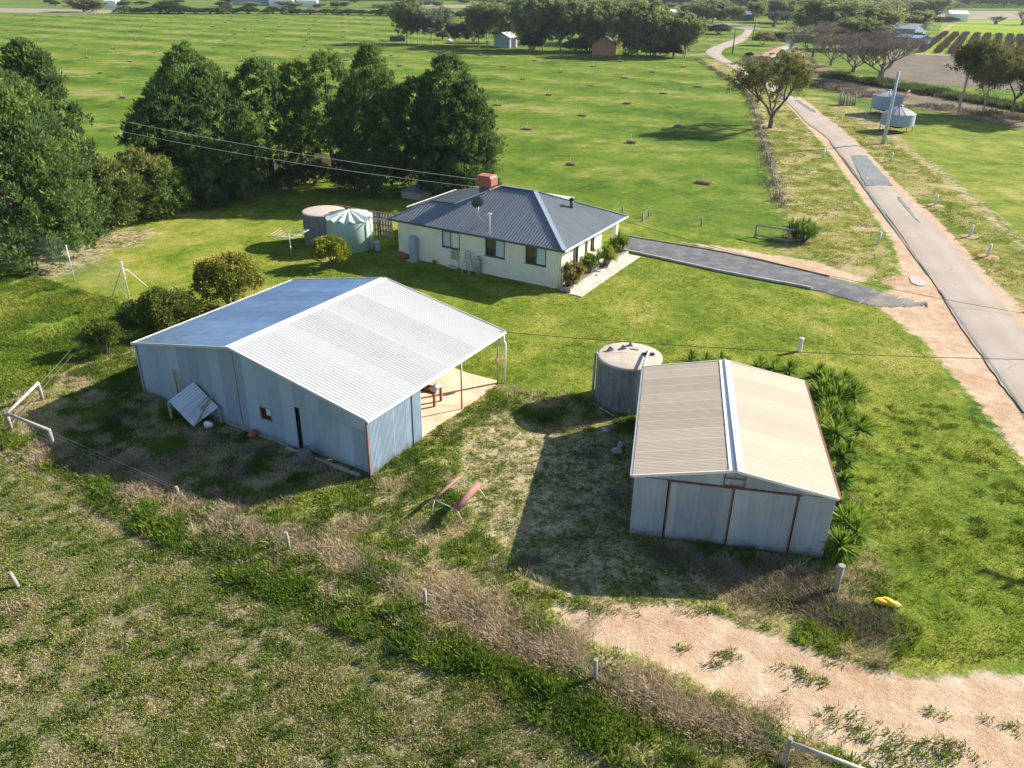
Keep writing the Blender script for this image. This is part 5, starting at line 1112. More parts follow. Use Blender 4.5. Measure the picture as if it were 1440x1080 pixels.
x, y = place(1125, 338); strappy("yucca_clump", x, y, 2.1, 1.5, "large bright green yucca clump behind the white gate rails", 170, heads=16, nl=90)

# ------------------------------------------------------------ stuff: small plants of the ground
def inpoly(P, nm): return sdf(P, ZP[nm])
def scatter(box, n, rng): return np.stack([rng.uniform(box[0], box[1], n), rng.uniform(box[2], box[3], n)], 1)
# footprints to keep clear
def fp(Fm, x0, x1, y0, y1): return np.array([Fm.o[:2]+Fm.e[:2]*a+Fm.n[:2]*b for a, b in ((x0, y0), (x1, y0), (x1, y1), (x0, y1))])
FPs = [fp(FA, -.1, WT+.05, -.05, LA+.1), fp(FB, -.05, WB+.05, -.1, LB+.05), fp(FH, -LH-1.0, 1.3, 0, WH)]
def clear(P):
    k = np.ones(len(P), bool)
    for f_ in FPs: k &= sdf(P, f_) < 0
    return k & (((P-np.array([5.47, 34.06]))**2).sum(1) > 1.5**2)
def blades(name, P, k, h, w_, lean, mat, rng, tt=None, spread=.06, hv=.5, z=-.03, kind='stuff', label=None, bend=False):
    n = len(P); h = np.broadcast_to(np.asarray(h, float), (n,)); az = rng.random((n, k))*2*PI; az2 = rng.random((n, k))*2*PI
    B = np.zeros((n, k, 3)); sp = np.broadcast_to(np.asarray(spread, float), (n,))[:, None]*rng.random((n, k))**.5; B[..., 0] = P[:, None, 0]+np.cos(az)*sp; B[..., 1] = P[:, None, 1]+np.sin(az)*sp; B[..., 2] = z
    hh = h[:, None]*(1-hv*rng.random((n, k))); ln = hh*lean*(.3+rng.random((n, k))); T = B.copy(); T[..., 0] += np.cos(az)*ln; T[..., 1] += np.sin(az)*ln; T[..., 2] += hh
    S = np.stack([np.cos(az2), np.sin(az2), np.zeros_like(az2)], -1)*w_*.5*(.6+.8*rng.random((n, k, 1)))
    Mid = B*.45+T*.55+np.array([0, 0, .12])*hh[..., None]*1.0
    V = np.stack([B, Mid+S, T, Mid-S], 2).reshape(-1, 3); m = n*k; Fc = np.arange(m*4).reshape(m, 4)
    tt = rng.random(n) if tt is None else tt; ti = np.repeat(np.clip(tt[:, None]*.8+.25*rng.random((n, k))-.02, 0, 1).ravel(), 4)
    o = np_mesh(name, V, Fc, mat, None, tint=ti)
    if kind: o['kind'] = kind
    return o
M_BR = foliage("grey_brush", [(0, (.08, .06, .05)), (.4, (.17, .13, .11)), (.7, (.28, .21, .17)), (1, (.40, .31, .24))], .1, big=1)
M_W1 = foliage("crop_leaf", [(0, (.045, .080, .018)), (.35, (.115, .19, .030)), (.6, (.21, .265, .048)), (.82, (.33, .32, .11)), (1, (.48, .38, .22))], .25, big=.6)
M_W2 = foliage("dry_grass", [(0, (.20, .14, .085)), (.35, (.40, .295, .19)), (.7, (.58, .45, .315)), (1, (.72, .60, .45))], .25, big=.6)
M_W3 = foliage("weed_leaf", [(0, (.025, .055, .009)), (.4, (.085, .155, .018)), (.7, (.19, .26, .03)), (1, (.38, .38, .08))], .3, big=.6)
M_W4 = foliage("lawn_leaf", [(0, (.045, .08, .010)), (.4, (.125, .19, .016)), (.7, (.25, .30, .030)), (1, (.42, .40, .11))], .3, big=.4)
R1 = np.random.default_rng(21)
def nz(P, s, seed): return vnoise(P+500, s, seed)
# crop plants
P = scatter((-26, 14, 12, 36), 270000, R1); P = P[inpoly(P, 'crop') > -.2]; rd_ = g(560, 884)-g(60, 652); rd_ /= np.linalg.norm(rd_); pr_ = P@np.array([-rd_[1], rd_[0]]); q = .25*nz(P, 1.6, 5)+.45*nz(P, .22, 6)+.20*R1.random(len(P))+.17*(.5+.5*np.sin(pr_*2*PI/.75)); P = P[q > .455]
blades("crop_plants", P, 6, .05+.08*nz(P, .9, 7), .022, .8, M_W1, R1, np.clip(.75*nz(P, 1.1, 8)+.35*R1.random(len(P)), 0, 1), spread=.075)
P = scatter((-26, 14, 12, 36), 60000, R1); P = P[inpoly(P, 'crop') > -.2]; P = P[nz(P, .5, 41)+.4*R1.random(len(P)) > .62]
blades("crop_stubble", P, 7, .05+.08*nz(P, .6, 42), .014, 1.2, M_W2, R1, .1+.7*nz(P, .9, 43), spread=.10)
P = scatter((-26, 14, 12, 36), 30000, R1); P = P[inpoly(P, 'crop') > -.2]; P = P[nz(P, .45, 44)+.3*R1.random(len(P)) > .80]
blades("crop_herbs", P, 12, .08+.10*nz(P, .6, 45), .040, .7, M_W3, R1, .1+.5*nz(P, .9, 46), spread=.09)
# rank green edge
P = scatter((-22, 12, 12, 34), 40000, R1); s_ = inpoly(P, 'edge'); P = P[(s_ > -.3) & (nz(P, .7, 9)+.3*R1.random(len(P)) > .38)]
blades("green_weeds", P, 11, .12+.34*nz(P, .7, 10)**1.5, .038, .7, M_W3, R1, .0+.7*nz(P, .5, 12), spread=.12)
# rough strip: green tufts and dry grass
P = scatter((-26, 16, 12, 46), 110000, R1); k = (inpoly(P, 'weeds') > -.2) & clear(P) & (inpoly(P, 'sparse') < 0) & (inpoly(P, 'dirt') < -.1); P = P[k]
dry = .6*nz(P, 1.4, 13)+.4*nz(P, .5, 14); r_ = R1.random(len(P))
Pg = P[(dry < .56) & (r_ < .55)]; blades("weed_tufts", Pg, 12, .10+.22*nz(Pg, .9, 15), .030, .7, M_W3, R1, nz(Pg, 1.2, 16), spread=.11)
Pd = P[(dry > .53) & (r_ < .34)]; blades("dry_grass", Pd, 12, .10+.24*nz(Pd, .8, 17), .016, .9, M_W2, R1, .25+.6*nz(Pd, .7, 18), spread=.14)
# dead brush heaps along the fence and by the garage
def brush(pts, mat, nm, k, hh, sd):
    r = np.random.default_rng(sd); A_ = []; Hs_ = []
    for (u, v, rad) in pts:
        c = g(u, v); m = int(110*rad*rad)+20; th_ = r.random(m)*2*PI; rr_ = rad*r.random(m)**.5; A_.append(np.stack([c[0]+np.cos(th_)*rr_, c[1]+np.sin(th_)*rr_], 1)); Hs_.append(hh*rad**.5*np.sqrt(np.clip(1-(rr_/rad)**2, .05, 1)))
    A_ = np.concatenate(A_); Hs_ = np.concatenate(Hs_); kk = clear(A_); return blades(nm, A_[kk], k, Hs_[kk], .013, 1.1, mat, r, spread=.16, hv=.7)
brush([(150,668,.7),(200,690,.9),(250,712,.9),(300,735,1.0),(345,760,.8),(400,780,.6),(455,770,.6),(510,740,.8),(470,790,.7),(560,820,.6),(600,868,.5),(640,830,.8),(690,850,1.0),(735,870,.8),(700,900,.7),(770,920,.7),(840,965,.6),(880,990,.6),(930,970,.8),(980,1010,.9),(1040,1030,.8),(900,950,.5),(30,545+40,.7),(95,600,.6),(70,640,.8),(110,655,.6),(16,855,.45),(35,850,.4),(170,520,.4),(135,560,.4),(600,900,.5),(655,905,.6),(1090,1000,.5),(1130,1050,.6),(830,880,.4)], M_W2, "dead_brush", 10, .42, 61)
bp = []; rb = random.Random(6); fl = [(70,640),(150,655),(251,692),(330,735),(407,765),(500,800),(598,840),(690,890),(770,920),(836,945),(930,990),(1020,1030),(1102,1070)]
for a_, b_ in zip(fl[:-1], fl[1:]):
    for k in range(9): t_ = rb.random(); bp.append((a_[0]+(b_[0]-a_[0])*t_+rb.uniform(-8, 14), a_[1]+(b_[1]-a_[1])*t_+rb.uniform(-26, 12), rb.uniform(.25, .75)))
brush(bp, M_W2, "dry_grass", 13, .40, 64)
brush([(1060,830,.9),(1105,825,.9),(1090,800,.7),(1130,845,.8),(1165,862,.8),(1205,872,.8),(1245,878,.7),(1225,895,.5),(970,790,.8),(1020,805,.8),(930,780,.6),(880,740,.5),(300,625,.6),(360,640,.7),(160,590,.7),(250,650,.8),(330,670,.8),(400,700,.6),(830,640,.5),(860,700,.6),(820,600,.4),(1150,830,.7),(745,790,.5),(700,800,.5)], M_BR, "dead_brush", 12, .45, 62)
cl = [(1020,925,.3),(1003,933,.25),(1018,918,.2),(1133,892+60,.3),(1150,960,.35),(1110,940,.3),(1306,1000,.25),(1325,1050,.5),(1300,1060,.5),(1335,1060,.5),(1240,1040,.6),(1230,1070,.7),(1180,1010,.5),(1210,1030,.4),(1420,1018,.3),(1280,1075,.5),(960,912,.2),(810,850,.5),(830,852,.5),(845,860,.3),(1240,935,.3),(1165,920,.4)]
A_ = []
for (u, v, rad) in cl: c_ = g(u, v); m = int(70*rad*rad)+5; A_.append(c_+R1.normal(size=(m, 2))*rad*np.array([.75, .45]))
A_ = np.concatenate(A_); blades("track_weeds", A_, 9, .10+.08*R1.random(len(A_)), .03, .9, M_W3, R1, .15+.5*R1.random(len(A_)), spread=.07)
# sparse yard tufts, lawn tufts, lush field, verge
P = scatter((-4, 12, 18, 36), 16000, R1); P = P[(inpoly(P, 'sparse') > -.5) & clear(P)]; P = P[nz(P, .6, 20)+.5*R1.random(len(P)) > .72]
blades("yard_tufts", P, 9, .05+.08*nz(P, .8, 21), .022, .9, M_W1, R1, spread=.09)
P = scatter((-20, 28, 15, 60), 300000, R1); P = P[(inpoly(P, 'lawn') > .05) & clear(P)]; dd_ = np.hypot(P[:, 0], P[:, 1]); q = .5*nz(P, .8, 22)+.5*nz(P, 3.1, 23); P = P[(q+R1.random(len(P))*.5 > .58) & (R1.random(len(P)) < np.clip(26/dd_, 0, 1)**2*1.1)]
blades("lawn_grass", P, 5, .035+.05*nz(P, 1.1, 24), .022, 1.0, M_W4, R1, .15+.6*nz(P, 1.0, 25), spread=.07)
P = scatter((4, 24, 13, 34), 26000, R1); P = P[(inpoly(P, 'lawn') > .0) & clear(P)]; P = P[nz(P, .38, 26)+.35*R1.random(len(P)) > .97]
blades("lawn_tufts", P, 14, .07+.09*nz(P, .8, 27), .028, .9, M_W4, R1, .15+.45*nz(P, 1.0, 28), spread=.12)
P = scatter((-42, -14, 24, 60), 120000, R1); P = P[(inpoly(P, 'lush') > -.2) & clear(P)]; P = P[nz(P, 1.3, 29)+.4*R1.random(len(P)) > .5]
blades("field_weeds", P, 8, .08+.26*nz(P, 1.3, 30), .045, .7, M_W3, R1, .22+.80*nz(P, 1.7, 31), spread=.13)
P = scatter((12, 80, 40, 130), 70000, R1); s_ = np.maximum(inpoly(P, 'verge'), inpoly(P, 'verge2')); P = P[(s_ > 0) & (inpoly(P, 'track') < 0)]; P = P[nz(P, 1.3, 32)+.4*R1.random(len(P)) > .62]
blades("verge_grass", P, 6, .05+.14*nz(P, 1.3, 33), .06, .8, foliage("verge_leaf", [(0, (.05, .09, .014)), (.4, (.14, .20, .025)), (.7, (.28, .29, .07)), (1, (.46, .36, .18))], .3, big=.3), R1, .1+.8*nz(P, 2.6, 34), spread=.2)
# pebbles on the dirt
P = scatter((-2, 26, 12, 28), 16000, R1); P = P[(inpoly(P, 'dirt') > 0)]; n = len(P); r = .008+.02*R1.random(n)**3
oc = np.array([(1, 0, 0), (0, 1, 0), (-1, 0, 0), (0, -1, 0), (0, 0, .7)]); fc = np.array([(0, 1, 4), (1, 2, 4), (2, 3, 4), (3, 0, 4)])
Vp = (np.concatenate([P, np.full((n, 1), -.022)], 1)[:, None, :]+oc[None]*r[:, None, None]).reshape(-1, 3); Fp = (fc[None]+np.arange(n)[:, None, None]*5).reshape(-1, 3)
o = np_mesh("pebbles", Vp, Fp, simple("pebble", (.60, .48, .38), .9, 0, .3, 8, c2=(.34, .22, .15)), None); o['kind'] = 'stuff'
# ------------------------------------------------------------ fences, posts, poles, wires
def fence(name, posts, label, r=.07, rails=(), wires=(.3, .6, .95), mat=M_OLDT, wmat=None, square=False, wr=.006, cat="fence", heights=None):
    """posts: (u, vbase, vtop or metres if <5)"""
    p0 = g(posts[0][0], posts[0][1]); t = thing(name, (p0[0], p0[1], 0), 0, label, cat); tops = []
    for i, (u, vb, vt) in enumerate(posts):
        p = g(u, vb)-p0; h = vt if vt < 5 else hgt(u, vb, vt); tops.append((p[0], p[1], h)); mb = MB()
        mb.tube([(p[0], p[1], -.1), (p[0], p[1], h*.5), (p[0]+random.uniform(-.02, .02), p[1]+random.uniform(-.02, .02), h)], [r*1.05, r, r*.95], 8); mb.build("post", mat, t)
    for (a, b, za_, zb_) in rails:
        mb = MB(); mb.tube([(tops[a][0], tops[a][1], tops[a][2]*za_), (tops[b][0], tops[b][1], tops[b][2]*zb_)], r*.85, 8); mb.build("rail", M_OLDTH, t)
    if wires:
        mb = MB()
        for k in wires:
            for a, b in zip(tops[:-1], tops[1:]):
                mid = ((a[0]+b[0])/2, (a[1]+b[1])/2, (a[2]+b[2])/2*k-.02); mb.tube([(a[0], a[1], a[2]*k), mid, (b[0], b[1], b[2]*k)], wr, 4, cap=False)
        mb.build("wire", wmat or M_STEEL, t)
    return t
fence("strainer_fence", [(60,562,537), (16,604,580), (76,630,603)], "silver timber corner strainers with two round rails at the left edge", .085, rails=((0, 1, .93, .93), (1, 2, .93, .93)), wires=(.3, .55))
fence("wire_fence", [(76,630,603), (251,697,684), (407,776,748), (598,853,829), (836,957,927), (1102,1078,1038)], "timber post and wire fence buried in dry grass along the front of the yard", .065, wires=(.35, .65, .9))
fence("rail_fence", [(1102,1078,1038), (1215,1110,1075)], "leaning timber rail fence in the bottom right corner", .07, rails=((0, 1, .85, .7),), wires=())
fence("wire_fence", [(60,562,537), (122,492,467), (205,440,425)], "wire fence with one pale post running from the corner strainers up to the small bush", .06, wires=(.5, .8))
mb = MB(); p = g(1174, 831); h = hgt(1174, 831, 796); mb.tube([(0, 0, -.1), (0, 0, h*.5), (.03, 0, h)], [.11, .105, .10], 12); mb.tube([(.03, 0, h), (.03, 0, h+.03)], .115, 12); tag(mb.build("timber_post", M_OLDT, None, (p[0], p[1], 0)), "thick round timber post by the garage's front right corner", "post")
mb = MB(); p = g(26, 826); mb.tube([(0, 0, -.1), (-.14, .02, .62)], [.075, .07], 10); tag(mb.build("timber_post", M_OLDT, None, (p[0], p[1], 0)), "short leaning timber post standing alone in the front field at left", "post")
# tennis court style mesh fence at left
t = fence("mesh_fence", [(-20,372,318), (37,374,312), (105,395,344), (182,420,367)], "tall white pipe and mesh fence at the left edge of the lawn", .035, wires=(1.0,), mat=M_WIRE)
p = g(182, 420)-g(-20, 372); hb = hgt(182, 420, 367)*.75
for (u, v) in ((214, 409), (158, 416)):
    q = g(u, v)-g(-20, 372); mb = MB(); mb.tube([(p[0], p[1], hb), (p[0]*.85+q[0]*.15, p[1]*.85+q[1]*.15, hb), (q[0], q[1], 0)], .03, 6); mb.build("brace", M_WIRE, t)
mm, nt, b, out = mat_new("wire_mesh"); v = coords(nt, 'UV'); 
b.inputs['Base Color'].default_value = (.6, .62, .6, 1); tr = nt.nodes.new("ShaderNodeBsdfTransparent"); mx = nt.nodes.new("ShaderNodeMixShader"); mx.inputs[0].default_value = .16
nt.links.new(tr.outputs[0], mx.inputs[1]); nt.links.new(b.outputs[0], mx.inputs[2]); nt.links.new(mx.outputs[0], out.inputs[0])
mb = MB(); tp = [(g(u, v)-g(-20, 372), hgt(u, v, w_)) for u, v, w_ in ((-20,372,318), (37,374,312), (105,395,344), (182,420,367))]
for (a, ha), (b_, hb_) in zip(tp[:-1], tp[1:]): mb.poly([(a[0], a[1], .02), (b_[0], b_[1], .02), (b_[0], b_[1], hb_), (a[0], a[1], ha)])
mb.build("mesh", mm, t)
# paddock fences
fence("paddock_fence", [(875,303,290), (903,311,299), (912,304,292), (986,317,306), (1062,333,317)], "timber post and wire fence between the back lawn and the far paddock", .075, wires=(.3, .6, .9))
fence("gate_rails", [(1062,333,316), (1108,341,322), (1134,338,324)], "pale timber gate rails in front of the large yucca clump", .09, rails=((0, 1, .95, .95), (1, 2, .95, .95), (0, 1, .15, .15), (1, 2, .15, .15)), wires=())
pts = [(1098,292),(1095,281),(1091,270),(1088,259),(1086,247),(1083,235),(1079,222),(1075,209),(1071,196),(1068,183),(1064,170),(1061,158),(1058,147),(1053,138),(1046,130),(1036,121),(1024,112),(1012,104),(1000,96),(988,89),(978,84)]
fence("roadside_fence", [(u, v, 1.15) for u, v in pts], "long roadside fence of many thin posts with dry weeds at its feet, beside the paddock", .06, wires=(.4, .8), mat=M_TIMB, wr=.012)
P = []; rg_ = np.random.default_rng(5)
for a, b in zip(pts[:-1], pts[1:]):
    A_, B_ = g(*a), g(*b); L_ = np.linalg.norm(B_-A_); m = int(L_*8); tt = rg_.random((m, 1)); P.append(A_+(B_-A_)*tt+rg_.normal(size=(m, 2))*.45)
P = np.concatenate(P); P = P[vnoise(P+300, 2.2, 3)+.3*rg_.random(len(P)) > .45]; blades("fence_weeds", P, 9, .15+.42*vnoise(P+200, 1.6, 5), .05, .8, M_BR, rg_, rg_.random(len(P))*.7, spread=.25)
# white marker post, white pipe stakes
p = g(1124, 493.5); mb = MB(); mb.lathe([(.13, 0), (.13, .70), (.14, .71), (.14, .76), (.01, .77)], n=20); tag(mb.build("marker_post", M_WHITE, None, (p[0], p[1], 0)), "white round service post standing on the front lawn", "post")
M_PST = simple("pale_stake", (.62, .66, .68), .6, 0, .1, 3)
for i, (u, v, lab) in enumerate(((1388,361,"nearest pale tree guard on the verge right of the road"),(1363,333,"second nearest pale tree guard on the verge right of the road"),(1314,289,"third nearest pale tree guard on the verge right of the road"),(1252,227,"pale tree guard beside the road near the power pole"),(1217,163,"pale stake left of the grain bins"),(1234,343,"pale stake on the near verge by the driveway mouth"),(1157,222,"pale stake on the near verge by the pole's shadow"))):
    p = g(u, v); mb = MB(); mb.tube([(0, 0, 0), (.08, 0, .95)], [.10, .09], 8); tag(mb.build("tree_guard", M_PST, None, (p[0], p[1], 0)), lab, "stake", "pale stakes on the road verges")
    if i < 3:
        mb = MB(); mb.lathe([(.75, .0), (.5, .05), (.2, .03), (.01, .02)], n=16); o = mb.build("soil_patch", M_ORB, None, (p[0]+.1, p[1], 0)); o['kind'] = 'structure'
# power poles
def pole(u, v, vt, label, r=.17, cross=False, h=None, mat=None, xy=None, arm=0.0):
    p = xy if xy is not None else g(u, v); h = h or hgt(u, v, vt); t = thing("power_pole", (p[0], p[1], 0), 0, label, "power pole")
    mb = MB(); mb.tube([(0, 0, -.2), (0, 0, h)], [r, r*.62], 12); mb.build("pole", mat or M_POLE, t)
    if cross:
        mb = MB(); beam(mb, (-1.1*math.cos(arm), -1.1*math.sin(arm), h-.45), (1.1*math.cos(arm), 1.1*math.sin(arm), h-.45), .12, .14); mb.build("crossarm", M_TIMB, t)
        for k in (-1, -.45, .45, 1): mb = MB(); mb.lathe([(.05, 0), (.07, .08), (.03, .2), (0.005, .22)], (k*math.cos(arm), k*math.sin(arm), h-.38), 8); mb.build("insulator", M_WHITE, t)
    return p, h
M_POLE = simple("pale_pole", (.42, .47, .50), .8, 0, .15, 2, c2=(.30, .33, .35), vec_scale=(3, 3, .4))
pP, hP = pole(1242, 202, 100, "tall pale power pole beside the road in front of the grain bins", r=.24)
sh = g(1408, 828); hp2 = 8.6; kk = hp2/math.tan(SUN_EL)
pN = np.array([sh[0]+math.cos(SUN_AZ)*kk, sh[1]+math.sin(SUN_AZ)*kk])
pole(0, 0, 0, "timber power pole outside the right edge whose crossarm shadow falls on the lawn", r=.16, cross=True, h=hp2, mat=M_TIMB, xy=pN, arm=SUN_AZ+PI/2+.5)
for (u, v, vt, lab) in ((1030,75,40,"dark roadside power pole on the bend of the far road"),(1058,57,41,"thin power pole behind the bend of the far road"),(1061,42,22,"thinnest power pole at the far end of the road"),(1116,46,26,"pole beside the dark bushes at the far channel")):
    pole(u, v, vt, lab, r=.20, mat=M_BARK)
def ray(u, v, dist):
    d = CF+CR*(u-720)/FPX-CU*(v-540)/FPX; return Vector((0, 0, H))+Vector(d)*dist
def wire(name, a, b, sag, label, r=.012, mat=M_WIRE, n=24):
    a, b = Vector(a), Vector(b); mb = MB(); mb.tube([a.lerp(b, i/n)-Vector((0, 0, sag*4*(i/n)*(1-i/n))) for i in range(n+1)], r, 4); tag(mb.build(name, mat), label, "cable")
qh = FH.o+FH.e*(-8.6)+FH.n*4.8; qh = Vector((qh[0], qh[1], 4.9))
w1 = ray(-60, 118, 62); wire("power_line", (qh[0], qh[1], 5.0), w1, .6, "upper bright cable running left from the farmhouse roof across the cypresses", .012)
w2 = ray(-60, 132, 61); wire("power_line", (qh[0]-.3, qh[1], 4.5), w2, .7, "lower bright cable running left from the farmhouse roof across the cypresses", .011)
qa = FA.o+FA.e*(WT)+FA.n*(LA-.2); top = Vector((pN[0], pN[1], hp2-.6))
wire("service_cable", (qa[0], qa[1], 2.75), ray(1640, 508, 34), .35, "dark cable running right from the open shed corner over the garage tank", .014, M_BLACKW)
qc = FH.o+FH.e*(LH*0+OV-.1)+FH.n*(WH-.3); wire("service_cable", (qc[0], qc[1], 2.62), ray(1640, 470, 46), .8, "dark cable running right from the farmhouse corner over the driveway and road", .014, M_BLACKW)

# ------------------------------------------------------------ yard things
legs = [g(683, 700.5), g(650, 733)]; zr = hgt(683, 700.5, 680.5)
a1, b1 = g(672, 681.5, zr+.1), g(642.5, 714, zr+.1); a2, b2 = g(645, 671.5, zr+.05), g(611, 701, zr+.05); c0 = (a1+b1)/2
t = thing("pipe_rack", (c0[0], c0[1], 0), 0, "wire frame rack carrying two red pipes in the weeds in front of the big shed", "rack")
L3 = lambda p, z: (p[0]-c0[0], p[1]-c0[1], z)
mb = MB(); mb.tube([L3(a1, zr+.1), L3(b1, zr+.1)], .145, 16); mb.build("large_pipe", M_REDP, t)
mb = MB(); mb.tube([L3(a2, zr+.05), L3(b2, zr+.05)], .065, 12); mb.build("small_pipe", M_REDP, t)
mb = MB()
for a, b in ((a1, a2), (b1, b2)): mb.tube([L3(a, zr), L3(b, zr)], .018, 6)
mb.build("crossbar", M_WIRE, t)
for p_, q in ((a1, legs[0]), (b1, legs[1])): mb = MB(); mb.tube([L3(p_, zr), L3(q, 0)], .018, 6); mb.build("leg", M_WIRE, t)
for p_, o_ in ((a2, legs[0]-a1), (b2, legs[1]-b1)): mb = MB(); mb.tube([L3(p_, zr), L3(p_-o_*.8, 0)], .018, 6); mb.build("leg", M_WIRE, t)
# yellow bag
p = g(1247, 853); rr = random.Random(9); mb = MB(); n, m_ = 18, 8; vs = []; fs = []
for j in range(m_+1):
    s_ = j/m_
    for i in range(n):
        a = 2*PI*i/n; k = (math.sin(PI*(.06+.88*s_))**.5)*(.15+.035*rr.uniform(-1, 1)); vs.append(((s_-.5)*.78+rr.uniform(-.015, .015), k*math.cos(a)*1.1+.10*math.sin(s_*3), max(0, k*math.sin(a)*.75+.09)))
for j in range(m_):
    for i in range(n): fs.append((j*n+i, j*n+(i+1) % n, (j+1)*n+(i+1) % n, (j+1)*n+i))
fs += [tuple(range(n))[::-1], tuple(range(m_*n, (m_+1)*n))]; mb.add(vs, fs, .5, False)
t = thing("yellow_bag", (p[0], p[1], .03), -.35, "crumpled yellow plastic bag lying in the weeds right of the garage", "bag"); mb.build("bag", M_YEL, t)
mb = MB(); mb.obox((-.2, -.06, .19), (.14, .06, .012), rotm(rx=.3)); mb.build("print", M_ORA, t)

# grain bins
def bin_(u, vb, wpx, v_e, v_b, v_a, label, auger=False, seed=0):
    x, y = g(u, vb); d = math.sqrt(x*x+y*y+H*H); r = wpx/2*d/FPX; zb_, ze, za_ = max(.7, hgt(u, vb, v_b)), hgt(u, vb, v_e), hgt(u, vb, v_a); t = thing("grain_bin", (x, y, 0), .3+seed, label, "grain bin")
    mb = MB(); n = 48; prof = []; k = 0; z = zb_
    while z < ze: prof.append((r+.012*math.sin((z-zb_)*28), z)); z += .055
    prof.append((r, ze)); mb.lathe(prof, n=n); 
    for j in (1, 2): mb.lathe([(r+.01, zb_+(ze-zb_)*j/3-.02), (r+.035, zb_+(ze-zb_)*j/3), (r+.01, zb_+(ze-zb_)*j/3+.02)], n=n)
    mb.build("wall", M_GALVW, t)
    mb = MB(); m_ = 16; vs = [(.28*math.cos(2*PI*i/m_), .28*math.sin(2*PI*i/m_), za_-.12) for i in range(m_)]+[((r+.06)*math.cos(2*PI*i/m_), (r+.06)*math.sin(2*PI*i/m_), ze+.02) for i in range(m_)]; mb.add(vs, [(i, (i+1) % m_, m_+(i+1) % m_, m_+i)[::-1] for i in range(m_)], .5, False)
    for i in range(m_): mb.tube([vs[i], vs[m_+i]], .03, 5)
    mb.build("roof", M_GALV, t); mb = MB(); mb.lathe([(.3, za_-.16), (.3, za_+.02), (.01, za_+.08)], n=14); mb.build("hatch", M_GALV, t)
    mb = MB(); mb.lathe([(r*.97, zb_), (r*.3, .45), (.15, .35)], n=32); mb.build("hopper", M_RUST, t)
    for i in range(6): a = 2*PI*i/6; mb = MB(); mb.tube([(r*.95*math.cos(a), r*.95*math.sin(a), zb_+.1), (r*.98*math.cos(a), r*.98*math.sin(a), 0)], .05, 6); mb.build("leg", M_RUST, t)
    mb = MB()
    for s_ in (-1, 1): mb.tube([(-r*1.05, s_*r*.6, .08), (r*1.05, s_*r*.6, .08)], .07, 6)
    mb.build("skid", M_RUST, t)
    if auger: 
        tip = ray(1279, 127.5, math.sqrt((y+3)**2+x*x)/1.0*.0+ (y*math.cos(PITCH)+(H)*math.sin(PITCH)+1.0)); mb = MB(); mb.tube([(r*.6, .3, ze*.55), (tip[0]-x, tip[1]-y, tip[2])], .17, 8); o = mb.build("auger", M_RUST, t); 
        R_ = Matrix.Rotation(-(.3+seed), 4, 'Z'); o.matrix_local = R_
    return t
bin_(1244, 160, 35, 134, 152, 126, "rear grain bin on rusty legs with a brown auger tube rising to the right", True, .2)
bin_(1259, 184, 38, 159.5, 175, 148, "front silvery grain bin on rusty legs, partly behind the power pole", False, .5)
# old stock crate of grey posts
c0 = g(1191, 148); t = thing("stump_pile", (c0[0], c0[1], 0), 0, "cluster of grey weathered posts standing left of the grain bins", "post pile"); rr = random.Random(8)
mb = MB()
for k in range(22):
    x, y = rr.uniform(-1.4, 1.4), rr.uniform(-.9, .9); mb.tube([(x, y, 0), (x+rr.uniform(-.15, .15), y, rr.uniform(.9, 2.0))], [.11, .08], 6)
mb.build("posts", M_OLDT, t)

# ------------------------------------------------------------ trees by the road and channel
def gum_px(u, vb, vt, wpx, label, seed, **k):
    x, y = g(u, vb); h = hgt(u, vb, vt); d = math.sqrt(x*x+y*y+H*H); k.setdefault('L', .36); return gum("gum_tree", x, y, h, wpx/2*d/FPX, label, seed, **k)
gum_px(1083, 180, 72, 122, "large spreading golden gum leaning over the road bend, with a forked dark trunk", 201, mat=M_EUCG, bark=M_BARK, lobes=4, nt_=14, per=34, L=.30, tr=.42, fork=.14, low=.30, csc=.66, elf=1.5)
gum_px(1381, 161, 74, 62, "dark gum with golden top, centre of the three at the right edge", 202, mat=M_EUCG, lobes=3, nt_=44, per=44, L=.34, tr=.22, fork=.2, low=.45, csc=1.15)
gum_px(1348, 158, 66, 36, "slim gum with reddish crown tip, left of the three at the right edge", 203, mat=M_EUCR, lobes=3, nt_=36, per=40, L=.32, fork=.55, low=.62, csc=1.3, bark=M_BARKP)
gum_px(1422, 160, 72, 66, "dark trunked gum with rusty golden crown, right of the three at the right edge", 204, mat=M_EUCR, bark=M_BARK, lobes=3, nt_=46, per=44, L=.34, fork=.22, low=.45, csc=1.15)
gum_px(1458, 170, 80, 60, "gum tree cut by the right edge of the picture", 205, mat=M_EUCR, bark=M_BARK, nt_=40, per=40, L=.34, fork=.25, low=.4)
for (u, vb, vt, wd, lab, sd) in ((1238,112,36,100,"biggest bare branched tree standing right of the others by the channel",211),(1200,101,60,58,"low bare tree with greyish twigs between the two larger bare trees",212),(1168,92,46,56,"bare tree with purplish twigs left of the low bare tree",213),(1143,80,28,64,"rearmost bare tree with purplish twigs behind the golden gum",214)):
    x, y = g(u, vb); h = hgt(u, vb, vt); bare_tree("bare_tree", x, y, h, wd/2*math.sqrt(x*x+y*y+H*H)/FPX, lab, sd, depth=7, tr=.24 if sd == 211 else .17)
for (u, vb, vt, wd, lab, sd) in ((1088,66,14,24,"small bare tree at the yellow field behind the road",215),(1400,34,22,18,"small bare tree at the edge of the bright green field, left one",216),(1437,36,14,20,"larger bare tree at the edge of the bright green field, at the right edge",217)):
    x, y = g(u, vb if sd != 215 else 38); h = hgt(u, vb if sd != 215 else 38, vt); bare_tree("bare_tree", x, y, h, wd/2*math.sqrt(x*x+y*y+H*H)/FPX, lab, sd, depth=5, tr=.3, low=.2)
